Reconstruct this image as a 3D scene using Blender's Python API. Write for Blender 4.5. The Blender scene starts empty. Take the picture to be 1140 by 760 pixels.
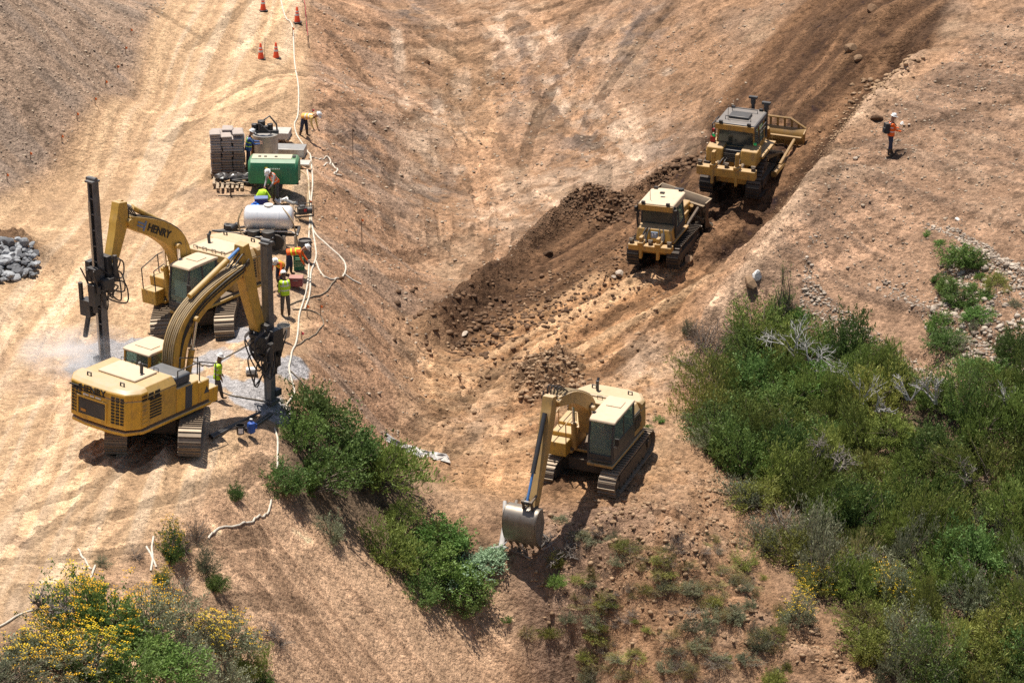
import bpy, bmesh, math, random
import numpy as np
from mathutils import Matrix, Vector
R = math.radians
random.seed(7)
RS = np.random.RandomState(11)
scn = bpy.context.scene
COL = scn.collection

# ------------------------------------------------------------------ camera
PITCH, FPX, CAMH = R(21.0), 3850.0, 47.3
cam_d = bpy.data.cameras.new('camera'); cam = bpy.data.objects.new('camera', cam_d); COL.objects.link(cam)
cam.location = (0, 0, CAMH); cam.rotation_euler = (R(90) - PITCH, 0, 0)
cam_d.sensor_fit = 'HORIZONTAL'; cam_d.angle = 2 * math.atan(570 / FPX)
cam_d.clip_start = 1; cam_d.clip_end = 3000
scn.camera = cam
FWD = np.array([0, math.cos(PITCH), -math.sin(PITCH)]); UPV = np.array([0, math.sin(PITCH), math.cos(PITCH)])
CO = np.array([0, 0, CAMH])

def ray(px, py):
    d = FWD + (px - 570) / FPX * np.array([1.0, 0, 0]) - (py - 380) / FPX * UPV
    return d
def at_z(px, py, z):
    d = ray(px, py); t = (z - CAMH) / d[2]
    return CO + d * t

# ------------------------------------------------------------------ terrain: broad form
CTRL = [
 # left cut slope and road bench
 (0,0,5.2),(60,0,3.6),(120,0,1.8),(190,0,.35),(0,60,3.9),(0,120,2.4),(80,80,2.4),(0,170,1.0),(0,222,.15),(150,110,.15),(62,186,.1),
 (250,0,.2),(300,0,.25),(335,0,.2),(345,100,.1),(200,200,.05),(300,130,.1),(100,280,0),(0,290,.05),(345,200,0),(348,300,-.05),(300,300,0),(340,400,-.2),
 (215,350,-.25),(200,410,-.3),(118,405,-.5),(0,420,-.05),(322,445,-.6),(300,452,-.55),(300,480,-.6),(200,520,.15),(245,540,-.15),(110,515,.3),(0,560,.2),(165,605,-.2),(85,655,-.2),(0,700,-.2),
 # valley side below the bench
 (392,0,-1.2),(398,100,-1.7),(402,200,-1.8),(408,300,-2.0),(412,400,-2.4),(435,0,-2.3),(447,100,-3.0),(455,200,-3.3),(468,300,-3.8),(474,370,-4.1),(465,440,-4.4),(448,505,-4.7),
 (370,470,-1.9),(395,520,-3.1),
 # valley floor rising away
 (510,0,-1.9),(600,0,-1.1),(700,0,.2),(800,0,1.6),(900,0,2.8),(520,100,-2.9),(600,100,-2.4),(700,100,-1.4),(790,90,-.1),(880,80,1.5),(530,200,-3.5),(620,200,-3.0),(720,180,-1.9),
 (540,280,-3.8),(950,20,3.3),(900,110,1.5),(825,205,-.45),(740,275,-1.9),(630,330,-3.3),(520,350,-3.9),(600,400,-4.1),(700,380,-3.4),(720,440,-4.2),(560,470,-4.6),(650,520,-4.9),(730,500,-4.8),(520,530,-4.9),(640,560,-5.2),(590,560,-5.2),
 # spur on the right
 (1140,-10,4.6),(1080,50,3.7),(1010,105,2.7),(950,160,1.6),(905,215,.7),(872,270,-.4),(830,312,-1.5),(790,365,-3.0),(765,420,-4.2),(858,235,-.45),(800,300,-2.1),(1000,40,3.2),
 (1140,120,3.0),(1140,250,.8),(1140,350,-1.2),(1060,180,1.6),(1050,290,-.3),(990,230,.6),(950,300,-1.1),(1060,390,-2.3),(1140,440,-3.0),
 # thicket ground
 (860,400,-3.7),(950,450,-4.0),(850,500,-5.2),(950,550,-5.8),(1100,550,-5.6),(900,640,-7.3),(1000,700,-8.1),(1140,700,-8.2),(1140,780,-9.8),(800,540,-5.4),(780,480,-4.8),
 # front slopes
 (570,615,-6.0),(600,650,-6.8),(625,700,-8.2),(640,770,-10.4),(700,640,-6.3),(760,600,-5.6),(700,720,-8.3),(760,690,-7.3),(850,740,-8.6),(800,640,-6.4),
 (300,560,-1.7),(360,560,-3.1),(430,600,-5.0),(500,640,-6.4),(250,600,-1.3),(200,650,-1.0),(350,640,-3.9),(450,690,-6.3),(540,770,-9.4),(300,700,-3.4),(420,770,-7.2),(150,690,-1.0),(260,765,-4.2),(100,770,-2.4),(0,770,-1.4),(320,510,-1.2),(220,590,-.5),
]
cp = np.array([at_z(*c) for c in CTRL])
SC = 20.0
def tps_k(r2):
    return np.where(r2 > 1e-12, r2 * np.log(np.maximum(r2, 1e-12)) * .5, 0)
def tps_fit(xy, z, lam=2e-3):
    n = len(xy); p = xy / SC
    K = tps_k(((p[:, None] - p[None]) ** 2).sum(-1)) + lam * np.eye(n)
    Q = np.c_[np.ones(n), p]
    A = np.block([[K, Q], [Q.T, np.zeros((3, 3))]])
    return p, np.linalg.solve(A, np.r_[z, 0, 0, 0])
TP, TW = tps_fit(cp[:, :2], cp[:, 2])
def tps_eval(x, y):
    p = np.c_[x, y] / SC; out = np.empty(len(p))
    for i in range(0, len(p), 20000):
        q = p[i:i+20000]
        out[i:i+20000] = tps_k(((q[:, None] - TP[None]) ** 2).sum(-1)) @ TW[:-3] + TW[-3] + q @ TW[-2:]
    return out
BX0, BX1, BY0, BY1, BS = -34.0, 34.0, 98.0, 186.0, .5
bxs = np.arange(BX0, BX1 + .01, BS); bys = np.arange(BY0, BY1 + .01, BS)
_gx, _gy = np.meshgrid(bxs, bys)
# keep the extrapolation calm: evaluate at points pulled into the surveyed trapezoid
def pull(x, y):
    y = np.clip(y, 103.0, 176.0); h = y * .163
    return np.clip(x, -h, h), y
_px, _py = pull(_gx.ravel(), _gy.ravel())
BASE = tps_eval(_px, _py).reshape(_gx.shape)
def hbase(x, y):
    x = np.clip((np.asarray(x, float) - BX0) / BS, 0, len(bxs) - 1.001); y = np.clip((np.asarray(y, float) - BY0) / BS, 0, len(bys) - 1.001)
    i = x.astype(int); j = y.astype(int); u = x - i; v = y - j
    return (BASE[j, i] * (1-u) + BASE[j, i+1] * u) * (1-v) + (BASE[j+1, i] * (1-u) + BASE[j+1, i+1] * u) * v

def _hash(i, j, s):
    h = (i.astype(np.int64) * 374761393 + j.astype(np.int64) * 668265263 + s * 2147483647) & 0xffffffff
    h = ((h ^ (h >> 13)) * 1274126177) & 0xffffffff
    h = ((h ^ (h >> 16)) * 2246822519) & 0xffffffff
    return (h ^ (h >> 15)) / 4294967295.0
def vn(x, y, s=0):
    i = np.floor(x); j = np.floor(y); u = x - i; v = y - j
    u = u*u*u*(u*(u*6-15)+10); v = v*v*v*(v*(v*6-15)+10)
    a = _hash(i, j, s); b = _hash(i+1, j, s); c = _hash(i, j+1, s); d = _hash(i+1, j+1, s)
    return ((a*(1-u)+b*u)*(1-v) + (c*(1-u)+d*u)*v) * 2 - 1
def fbm(x, y, s=0, o=4):
    r = 0; a = 1; t = 0
    for k in range(o):
        r = r + a * vn(x * 2**k + 13.7*k, y * 2**k - 7.1*k, s + k); t += a; a *= .55
    return r / t
def sst(a, b, x):
    t = np.clip((x - a) / (b - a), 0, 1); return t*t*(3-2*t)

def cast(px, py, H):
    d = ray(px, py); t = np.arange(100, 230, .2)
    p = CO[None] + d[None] * t[:, None]
    below = p[:, 2] < H(p[:, 0], p[:, 1])
    k = int(np.argmax(below)) if below.any() else len(t) - 1
    t2 = np.linspace(t[max(k-1, 0)], t[k], 30); p = CO[None] + d[None] * t2[:, None]
    b2 = p[:, 2] < H(p[:, 0], p[:, 1]); k = int(np.argmax(b2)) if b2.any() else 29
    return p[k]
def at0(px, py): return cast(px, py, hbase)
def PL(pts): return np.array([at0(*p)[:2] for p in pts])

def smoothline(P, n=6):
    P = np.asarray(P, float); out = []
    Q = np.vstack([2*P[0]-P[1], P, 2*P[-1]-P[-2]])
    for i in range(1, len(Q) - 2):
        a, b, c, d = Q[i-1], Q[i], Q[i+1], Q[i+2]
        for k in range(n):
            t = k / n
            out.append(.5*((2*b) + (c-a)*t + (2*a-5*b+4*c-d)*t*t + (3*b-a-3*c+d)*t**3))
    out.append(Q[-2]); return np.array(out)

def dpoly(x, y, P, pad=8.0):
    """distance, signed side distance and arclength to a polyline"""
    best = np.full(x.shape, 1e9); sd = np.full(x.shape, 1e9); sl = np.zeros(x.shape); acc = 0
    m = (x > P[:,0].min()-pad) & (x < P[:,0].max()+pad) & (y > P[:,1].min()-pad) & (y < P[:,1].max()+pad)
    if not m.any(): return best, sd, sl
    X = x[m]; Y = y[m]; b = np.full(X.shape, 1e9); s = np.zeros(X.shape); l = np.zeros(X.shape)
    for i in range(len(P) - 1):
        ax, ay = P[i]; dx, dy = P[i+1] - P[i]; L = math.hypot(dx, dy) + 1e-9
        t = np.clip(((X-ax)*dx + (Y-ay)*dy) / (L*L), 0, 1)
        ex = X - ax - t*dx; ey = Y - ay - t*dy; d = np.hypot(ex, ey); k = d < b
        b[k] = d[k]; s[k] = np.where(dx*(Y[k]-ay) - dy*(X[k]-ax) > 0, 1, -1) * d[k]; l[k] = acc + t[k]*L
        acc += L
    best[m] = b; sd[m] = s; sl[m] = l
    return best, sd, sl
def inpoly(x, y, P):
    r = np.zeros(x.shape, bool); n = len(P)
    for i in range(n):
        x0, y0 = P[i]; x1, y1 = P[(i+1) % n]
        if y0 == y1: continue
        c = ((y0 > y) != (y1 > y)) & (x < (x1-x0)*(y-y0)/(y1-y0) + x0); r ^= c
    return r
def region(x, y, P, soft):
    """1 inside, fading to 0 across 'soft' metres round the outline"""
    Q = np.vstack([P, P[:1]]); d, _, _ = dpoly(x, y, Q, 1e6 if soft > 50 else soft + 60)
    s = np.where(inpoly(x, y, P), d, -d)
    return sst(-soft, soft, s)

# ------------------------------------------------------------------ surveyed lines (world metres)
L_ROAD = smoothline(PL([(290,-8),(255,80),(215,170),(150,280),(70,400),(5,520),(-60,640)]))
L_PATH = smoothline(PL([(1010,-8),(955,35),(905,95),(850,160),(800,215),(735,265),(660,310),(590,345),(510,385)]))
L_BERM = smoothline(PL([(478,372),(500,358),(530,332),(565,302),(600,272),(640,246),(680,240),(705,236)]))
L_BERM2 = smoothline(PL([(690,225),(725,205),(760,185)]))
L_BANK = smoothline(PL([(800,330),(835,285),(862,245),(885,205),(915,165),(960,110),(1000,70)]))
P_ROAD = PL([(185,-8),(338,-8),(343,100),(345,300),(332,420),(300,480),(245,535),(165,600),(80,655),(-40,730),(-40,250),(0,222),(62,186),(150,110)])
P_LSLOPE = PL([(-80,-8),(188,-8),(150,108),(62,184),(0,216),(-80,260)])
P_FILL = PL([(472,370),(520,345),(620,300),(720,265),(800,290),(770,350),(740,420),(745,520),(690,560),(600,560),(500,545),(462,470)])
P_SPUR = PL([(1160,-8),(1060,60),(960,150),(900,215),(835,305),(800,360),(840,400),(1000,470),(1160,520)])
P_FRONT = PL([(560,570),(640,560),(740,500),(790,520),(840,640),(900,690),(1000,770),(560,770),(600,700)])
P_FSLOPE = PL([(300,490),(165,615),(40,710),(60,790),(600,790),(590,700),(540,640),(420,590)])
P_DARK = PL([(905,-8),(1065,-8),(1040,48),(965,108),(905,190),(872,232),(835,262),(795,286),(735,300),(660,308),(600,335),(530,372),(482,388),(470,370),(540,316),(650,242),(715,215),(768,180),(800,110)])
P_GULLY = PL([(545,560),(700,555),(720,600),(680,640),(660,790),(610,790),(575,680)])
TRACKS = [PL(p) for p in ([(515,-8),(516,60),(520,120)],[(540,-8),(545,45),(548,90)],[(500,-8),(506,60),(512,130),(512,190)],[(478,30),(488,110),(486,190)],
  [(545,0),(562,40),(574,70)],[(592,48),(605,80),(628,118),(655,150),(685,178)],[(612,32),(628,70),(650,110),(680,145),(712,178)],
  [(575,40),(610,35),(640,18)],[(735,0),(728,30)],[(660,65),(710,68),(745,80)],[(440,30),(446,80),(452,150)])]
TRACKS = [smoothline(t) for t in TRACKS]
CLEATS = [smoothline(PL(p)) for p in ([(466,372),(474,430),(478,500)],[(505,400),(508,470),(512,540)],[(545,420),(548,500),(560,560)],[(520,60),(524,150)],[(600,520),(560,548),(500,556)],[(728,560),(770,520),(790,470)])]
_tr = random.Random(5)
def _trk(px, py, ang, L, bend, gap):
    out = []
    a = at0(px, py)[:2]; pts = [a]; h = ang
    for k in range(8): h += bend; pts.append(pts[-1] + np.array([math.sin(h), math.cos(h)]) * L / 8)
    P = smoothline(pts, 3); d = np.gradient(P, axis=0); n_ = np.c_[d[:, 1], -d[:, 0]] / np.linalg.norm(d, axis=1)[:, None]
    return [P + n_ * gap, P - n_ * gap]
VTR = []
for _ in range(30): VTR += _trk(_tr.uniform(390, 860), _tr.uniform(20, 320), _tr.gauss(0, .45) + (.5 if _tr.random() < .4 else 0), _tr.uniform(8, 26), _tr.gauss(0, .05), 1.0)
RTR = []
for px, py in ((20,640),(60,600),(110,560),(160,540),(30,500),(90,470),(10,420),(60,380),(120,330),(150,260),(200,220),(250,200),(300,210),(210,160),(180,130),(260,120),(230,60),(0,600),(40,560),(140,500)): RTR += _trk(px, py, _tr.gauss(.32 if py < 420 else .12, .12), _tr.uniform(8, 24), _tr.gauss(.01, .03), .95)
for px, py, a, b in ((20,470,.9,-.16),(40,520,1.0,-.15),(5,560,1.0,-.13),(60,600,1.1,-.10),(10,640,1.2,-.09)): RTR += _trk(px, py, a, 12, b, .95)
FTR = []
for px, py in ((480,420),(500,450),(530,480),(560,510),(600,470),(640,400),(560,390),(620,360),(690,330),(700,420),(740,380),(520,540),(480,500)): FTR += _trk(px, py, _tr.gauss(.75 if px > 540 else .15, .25), _tr.uniform(6, 18), _tr.gauss(0, .03), .9)
SLURRY = [(PL([p])[0], r) for p, r in (((128,396),1.3),((150,388),.9),((104,412),1.0),((268,372),.8),((278,392),.6),((236,398),.8),((240,425),.7),((262,430),.5),((284,436),.7),((300,452),.8),((315,410),.6),((330,405),.5),((272,446),.6),
  ((215,412),.5),((300,448),.5))]
PILES = [(PL([p])[0], h, r) for p, h, r in (((600,418),.55,1.2),((622,408),.35,.9),((585,432),.4,.8),((610,440),.45,.9),((978,30),.35,1.5),((955,60),.25,1.2),((640,246),.35,1.4),((660,242),.3,1.2),((560,320),.2,1.0),((18,292),.7,1.4),((5,280),.5,1.3),
  ((207,634),-.55,.55),((200,622),-.3,.5),((740,590),.5,1.4),((760,640),.4,1.2),((620,548),.3,.8),((690,600),.35,1.0))]

def terrain(x, y, full=True):
    """height of the finished ground, and (full) its colour"""
    x = np.atleast_1d(np.asarray(x, float)); y = np.atleast_1d(np.asarray(y, float))
    z = hbase(x, y)
    road = region(x, y, P_ROAD, .7); fill = region(x, y, P_FILL, .9); spur = region(x, y, P_SPUR, 1.0)
    lsl = region(x, y, P_LSLOPE, .9); fro = region(x, y, P_FRONT, 1.0); fsl = region(x, y, P_FSLOPE, .8); gul = region(x, y, P_GULLY, .9)
    dr, sr, lr = dpoly(x, y, L_ROAD, 14); dp, sp, lp = dpoly(x, y, L_PATH, 12)
    dark = region(x, y, P_DARK, .45); path = np.maximum(dark, 0* dp)
    db, sb, lb = dpoly(x, y, L_BERM, 5); db2, _, _ = dpoly(x, y, L_BERM2, 5); dk, sk, lk = dpoly(x, y, L_BANK, 5)
    n1 = fbm(x*.35, y*.35, 21, 3); n2 = fbm(x*1.4, y*1.4, 31, 4); n3 = fbm(x*4.5, y*4.5, 41, 3)
    work = np.clip(path + fill * .6, 0, 1)
    rough = .5 + .5*lsl + .9*fro + .5*spur + .8*gul - .25*road - .1*fsl
    z = z + .16*n1*(1-road) + .06*n2*rough*(1-.5*road-.35*fill) + .028*n3*rough*(1-.4*road)
    # clods: rounded bumps where earth was pushed about
    cl = np.maximum(0, vn(x*3.1, y*3.1, 51)) ** 2; cl2 = np.maximum(0, vn(x*6.3, y*6.3, 52)) ** 2
    lump = fbm(x*1.1, y*1.1, 61, 2)
    berm = np.exp(-(db/.62)**2) * (.78 + .35*vn(lb*.8, lb*0, 5)) + np.exp(-(db2/.5)**2) * .35
    clod = np.clip(np.exp(-(db/1.1)**2) + np.exp(-(db2/.9)**2) + .45*fro*sst(-.2, .5, lump) + .5*path*sst(0, .5, lump) + .25*gul, 0, 1.2)
    for c, h, r in PILES:
        g = np.exp(-(((x-c[0])**2 + ((y-c[1])*.8)**2) / (r*r))); z = z + h*g*(1 + .35*n2); clod = np.maximum(clod, g*1.2*(h>0)*(c[1]<140 or abs(c[0])<12))
    z = z + berm + clod * (.20*cl + .12*cl2 + .05*n3) + fro*(.30*np.abs(vn(x*.9+3, y*.9, 54)) + .16*np.abs(vn(x*2.0, y*2.0, 55)) - .2)
    # ruts along the road and along the pushed path
    rt = vn(sr*1.5, lr*.035, 71); rt2 = vn(sr*4.4, lr*.05, 72)
    z = z + road * sst(7, 5.5, dr) * (.05*rt + .022*rt2)
    pt = vn(sp*1.7, lp*.05, 73); pt2 = vn(sp*4.2, lp*.09, 74)
    z = z + np.clip(path + fill*sst(9, 6, dp), 0, 1) * (.15*pt + .08*pt2)
    # cut bank on the right of the path
    z = z + .26*np.exp(-((sk+.0)/.45)**2) * (1 + .5*n2)
    z = z - .60*dark*sst(-1.5,-.2,-np.abs(sk)+1.2) + .42*np.exp(-((sk+.95)/.55)**2)*(1+.6*n2)
    # grooves down the graded slopes (the dozer's cleats, combed by the wind and rain)
    gf = vn((x*.29 + y*.96)*1.5, (x*.96 - y*.29)*.14, 75); gf2 = vn((x*.29+y*.96)*4.2, (x*.96-y*.29)*.3, 76)
    gs = vn((x*.67 + y*.74)*1.25, (x*.74 - y*.67)*.12, 77); gs2 = vn((x*.67+y*.74)*3.8, (x*.74-y*.67)*.3, 78)
    vs = region(x, y, P_VSIDE, 1.0)
    z = z + lsl*(.10*vn((x*.5+y*.86)*1.3, (x*.86-y*.5)*.1, 82)+.05*vn((x*.5+y*.86)*4, (x*.86-y*.5)*.3, 86)) + fsl*(.10*gf + .06*gf2) + spur*(.15*gs + .08*gs2) + vs*(.05*vn((y + x*.25)*1.8, x*.35, 79) + .03*vn((y+x*.25)*5, x*.8, 80))
    tr = np.zeros_like(x)
    for t in TRACKS:
        d, _, l = dpoly(x, y, t, 1.5); e = sst(.42, .2, d); tr = np.maximum(tr, e); z = z - .05*e + .03*np.exp(-((d-.45)/.12)**2)
    vt = np.zeros_like(x); ctr = np.zeros_like(x)
    for grp, wd, am in ((VTR, .30, .05), (RTR, .24, .035), (FTR, .32, .06)):
        for t in grp:
            d, s_, l = dpoly(x, y, t, 1.2)
            if not (d < 1).any(): continue
            e = sst(wd + .12, wd - .06, d) * sst(-.75, -.1, vn(l*.25, l*0 + t[0, 0], 84)); vt = np.maximum(vt, e)
            z = z - am*e + .6*am*np.exp(-((d - wd - .1)/.09)**2)*(e*0 + 1)*sst(-.75,-.1,vn(l*.25, l*0 + t[0,0], 84)) + .4*am*e*np.sin(l*2*math.pi/.38)
            ctr = np.where(e > .5, vn(l*0 + t[0, 0]*9.1, l*0, 85), ctr)
    cle = np.zeros_like(x)
    for t in CLEATS:
        d, s_, l = dpoly(x, y, t, 2.2); e = sst(1.5, 1.1, d) * (np.abs(d-.55) > .0); cle = np.maximum(cle, e)
        band = sst(.65, .5, np.abs(np.abs(s_)-.75)); z = z + e*band*.035*np.sin(l*2*math.pi/.42)
    if not full: return z
    # ---------------- colour of the earth (its own colour, dry or damp, no light in it)
    def C(r, g, b): return np.array([r, g, b])[None, :]
    def mix(a, b, t): return a*(1-t[:, None]) + b*t[:, None]
    c = np.repeat(C(.345,.215,.125), len(x), 0)                                       # valley floor, tan
    c = mix(c, C(.30,.205,.135), sst(-.1, .6, n1)*.8)
    c = mix(c, C(.43,.305,.195), sst(.1, .6, fbm(x*.5+9, y*.5, 91, 3))*.7)
    c = mix(c, C(.40,.245,.145), vs*.75)
    c = mix(c, C(.25,.20,.155), vs*sst(.05, .45, vn((y + x*.25)*.9, x*.2, 81))*.45)
    c = mix(c, C(.35,.26,.185), lsl*.9); c = mix(c, C(.26,.21,.165), lsl*sst(.0,.5, vn((x*.5+y*.86)*1.3, (x*.86-y*.5)*.1, 82))*.6)
    c = mix(c, C(.35,.228,.145), spur*.9); c = mix(c, C(.235,.16,.108), spur*sst(0,.45,gs+.5*gs2)*.75); c = mix(c, C(.44,.31,.205), spur*sst(.1,.6,n1)*.6)
    c = mix(c, C(.62,.415,.255), fsl*.94); c = mix(c, C(.37,.24,.145), fsl*sst(.0,.45,gf+.7*gf2)*.8); c = mix(c, C(.46,.32,.20), fsl*sst(.1,.6,-gf)*.4)
    c = mix(c, C(.37,.225,.125), fro*.9); c = mix(c, C(.45,.31,.20), fro*sst(.1,.55,n2)*.6); c = mix(c, C(.26,.17,.11), fro*sst(.1,.5,n1)*.6)
    c = mix(c, C(.26,.185,.135), gul*.6)
    # road: pale dust with tyre-polished streaks
    rc = np.repeat(C(.57,.40,.235), len(x), 0)
    rc = mix(rc, C(.62,.475,.315), sst(-.1,.6,rt+.6*rt2)*.85); rc = mix(rc, C(.44,.295,.17), sst(.1,.7,-rt-.7*rt2 + .15*n2)*.7)
    rc = mix(rc, C(.39,.275,.18), sst(.1,.55, fbm(x*.3+40, y*.3, 92, 3))*sst(150,141,y)*.75)
    c = mix(c, rc, road)
    # worked fill and pushed path
    fc = np.repeat(C(.42,.245,.12), len(x), 0)
    fc = mix(fc, C(.56,.375,.21), sst(-.1,.5,pt+.4*pt2)*.8); fc = mix(fc, C(.25,.14,.07), sst(.05,.5,-pt-.4*pt2+.25*n2)*.75)
    c = mix(c, fc, fill*.92)
    near = np.ones_like(x)
    pc = np.repeat(C(.118,.066,.035), len(x), 0)
    pc = mix(pc, C(.205,.118,.062), sst(.0,.5,pt+.5*pt2)*.85); pc = mix(pc, C(.066,.037,.021), sst(.1,.55,-pt-.5*pt2+.2*n2)*.9)
    c = mix(c, pc, path*.95)
    c = mix(c, C(.12,.07,.039), np.clip(clod*(1-fro)*(1-gul), 0, 1)*.85)
    c = mix(c, C(.50,.36,.24), np.exp(-((sk+.75)/.55)**2)*.8*sst(-.6,.3,n1+.3))
    # valley floor: paler bare track lines and grey ashy patches
    ash = np.zeros_like(x)
    for q, r in ASH: ash = np.maximum(ash, np.exp(-(((x-q[0])/r[0])**2 + ((y-q[1])/r[1])**2)))
    c = mix(c, C(.15,.118,.095), ash*sst(-.45,.35,n2+.4*vn(x*.6,y*.25,88))*.95)
    c = mix(c, C(.50,.385,.275), tr*.8*sst(-.55,.65,n2+.9*vn(x*.5,y*.3,83)))
    pal = np.zeros_like(x)
    for q, r in PALE: pal = np.maximum(pal, np.exp(-(((x-q[0])/r[0])**2 + ((y-q[1])/r[1])**2)))
    c = mix(c, C(.50,.375,.26), pal*sst(-.5,.4,n2+.4*n1)*.75*(1-path))
    c = mix(c, C(.46,.30,.17), cle*.35)
    c = c*(1 + vt*((.34-.04*road)*np.sign(ctr+.15)*sst(0,.3,np.abs(ctr+.15))))[:, None]
    blot = sst(.12,.42, fbm(x*.9+5, y*.9, 95, 4)); c = c*(1 - .22*blot*(1-.75*road)*(1-.8*fsl))[:, None]
    blot2 = sst(.18,.5, fbm(x*.6+50, y*.6, 96, 4)); c = c*(1 + .20*blot2)[:, None]
    sl = np.zeros_like(x)
    for q, r in SLURRY: sl = np.maximum(sl, np.exp(-(((x-q[0])/r)**2 + ((y-q[1])/(r*1.3))**2)**2))
    dust = sst(.1,.9,sl+.3*n1); c = mix(c, C(.50,.45,.38), dust*.5); sl = sst(.3, .6, sl + .55*n2 + .4*n1)*sst(.06,.3,sl)
    c = mix(c, C(.42,.435,.445), sl*.85)
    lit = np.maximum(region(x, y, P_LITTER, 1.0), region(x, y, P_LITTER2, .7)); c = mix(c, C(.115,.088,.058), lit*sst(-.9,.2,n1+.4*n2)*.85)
    c = c*np.array([.965,.905,.895])[None,:]
    # speckle of small stones and grit
    c = c * (1 + (.34*n3 + .22*n2)*(1-.55*road)*(1-.35*lsl) - .35*sst(.52,.72,vn(x*4.2,y*4.2,97))*(1-.5*road)*(1-.6*fsl))[:, None]
    return z, np.clip(c, .02, .75)
P_VSIDE = PL([(340,-8),(435,-8),(450,100),(458,200),(472,300),(474,372),(462,450),(446,510),(395,520),(330,470),(345,300),(346,150)])
ASH = [(PL([p])[0], r) for p, r in (((575,90),(1.1,6)),((578,60),(.9,5)),((455,10),(1.6,4)),((560,110),(2.0,2.5)),((620,95),(1.0,6)),((650,60),(1.4,4)),((530,98),(1.2,2)),((480,215),(1.6,5)),((500,120),(1.3,4)),((730,160),(1.2,3)),((650,150),(1.6,4)),((700,40),(2.5,5)),((400,170),(2,5)),((640,175),(1.0,3)))]
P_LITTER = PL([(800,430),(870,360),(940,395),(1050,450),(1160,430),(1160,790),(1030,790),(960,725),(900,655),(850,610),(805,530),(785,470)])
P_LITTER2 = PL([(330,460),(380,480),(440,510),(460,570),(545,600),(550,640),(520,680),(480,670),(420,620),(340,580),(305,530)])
PALE = [(PL([p])[0], r) for p, r in (((605,215),(2.2,3.5)),((560,240),(2,3)),((665,195),(2,3)),((640,225),(1.6,2)),((470,170),(1.0,6)),((700,150),(1.5,4)),((560,20),(1.2,4)),((690,470),(1.6,2.2)),((720,410),(1.6,2.5)),((530,470),(1.2,3)))]
def Hf(x, y): return terrain(x, y, False)
def at(px, py): return Vector(cast(px, py, Hf))
def gz(x, y): return float(Hf(x, y)[0])
def gnormal(x, y, e=.9):
    return Vector((-(gz(x+e,y)-gz(x-e,y))/(2*e), -(gz(x,y+e)-gz(x,y-e))/(2*e), 1)).normalized()

def link(o): COL.objects.link(o); return o
def tag(o, label=None, cat=None, group=None, kind=None):
    if label: o['label'] = label
    if cat: o['category'] = cat
    if group: o['group'] = group
    if kind: o['kind'] = kind
    return o
def empty(name, loc=(0,0,0), rz=0, M=None):
    o = link(bpy.data.objects.new(name, None)); o.empty_display_size = .3
    if M is not None: o.matrix_world = M
    else: o.location = loc; o.rotation_euler = (0, 0, rz)
    return o
def thing(name, label, cat, loc=(0,0,0), rz=0, group=None, M=None):
    return tag(empty(name, loc, rz, M), label, cat, group)

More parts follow.
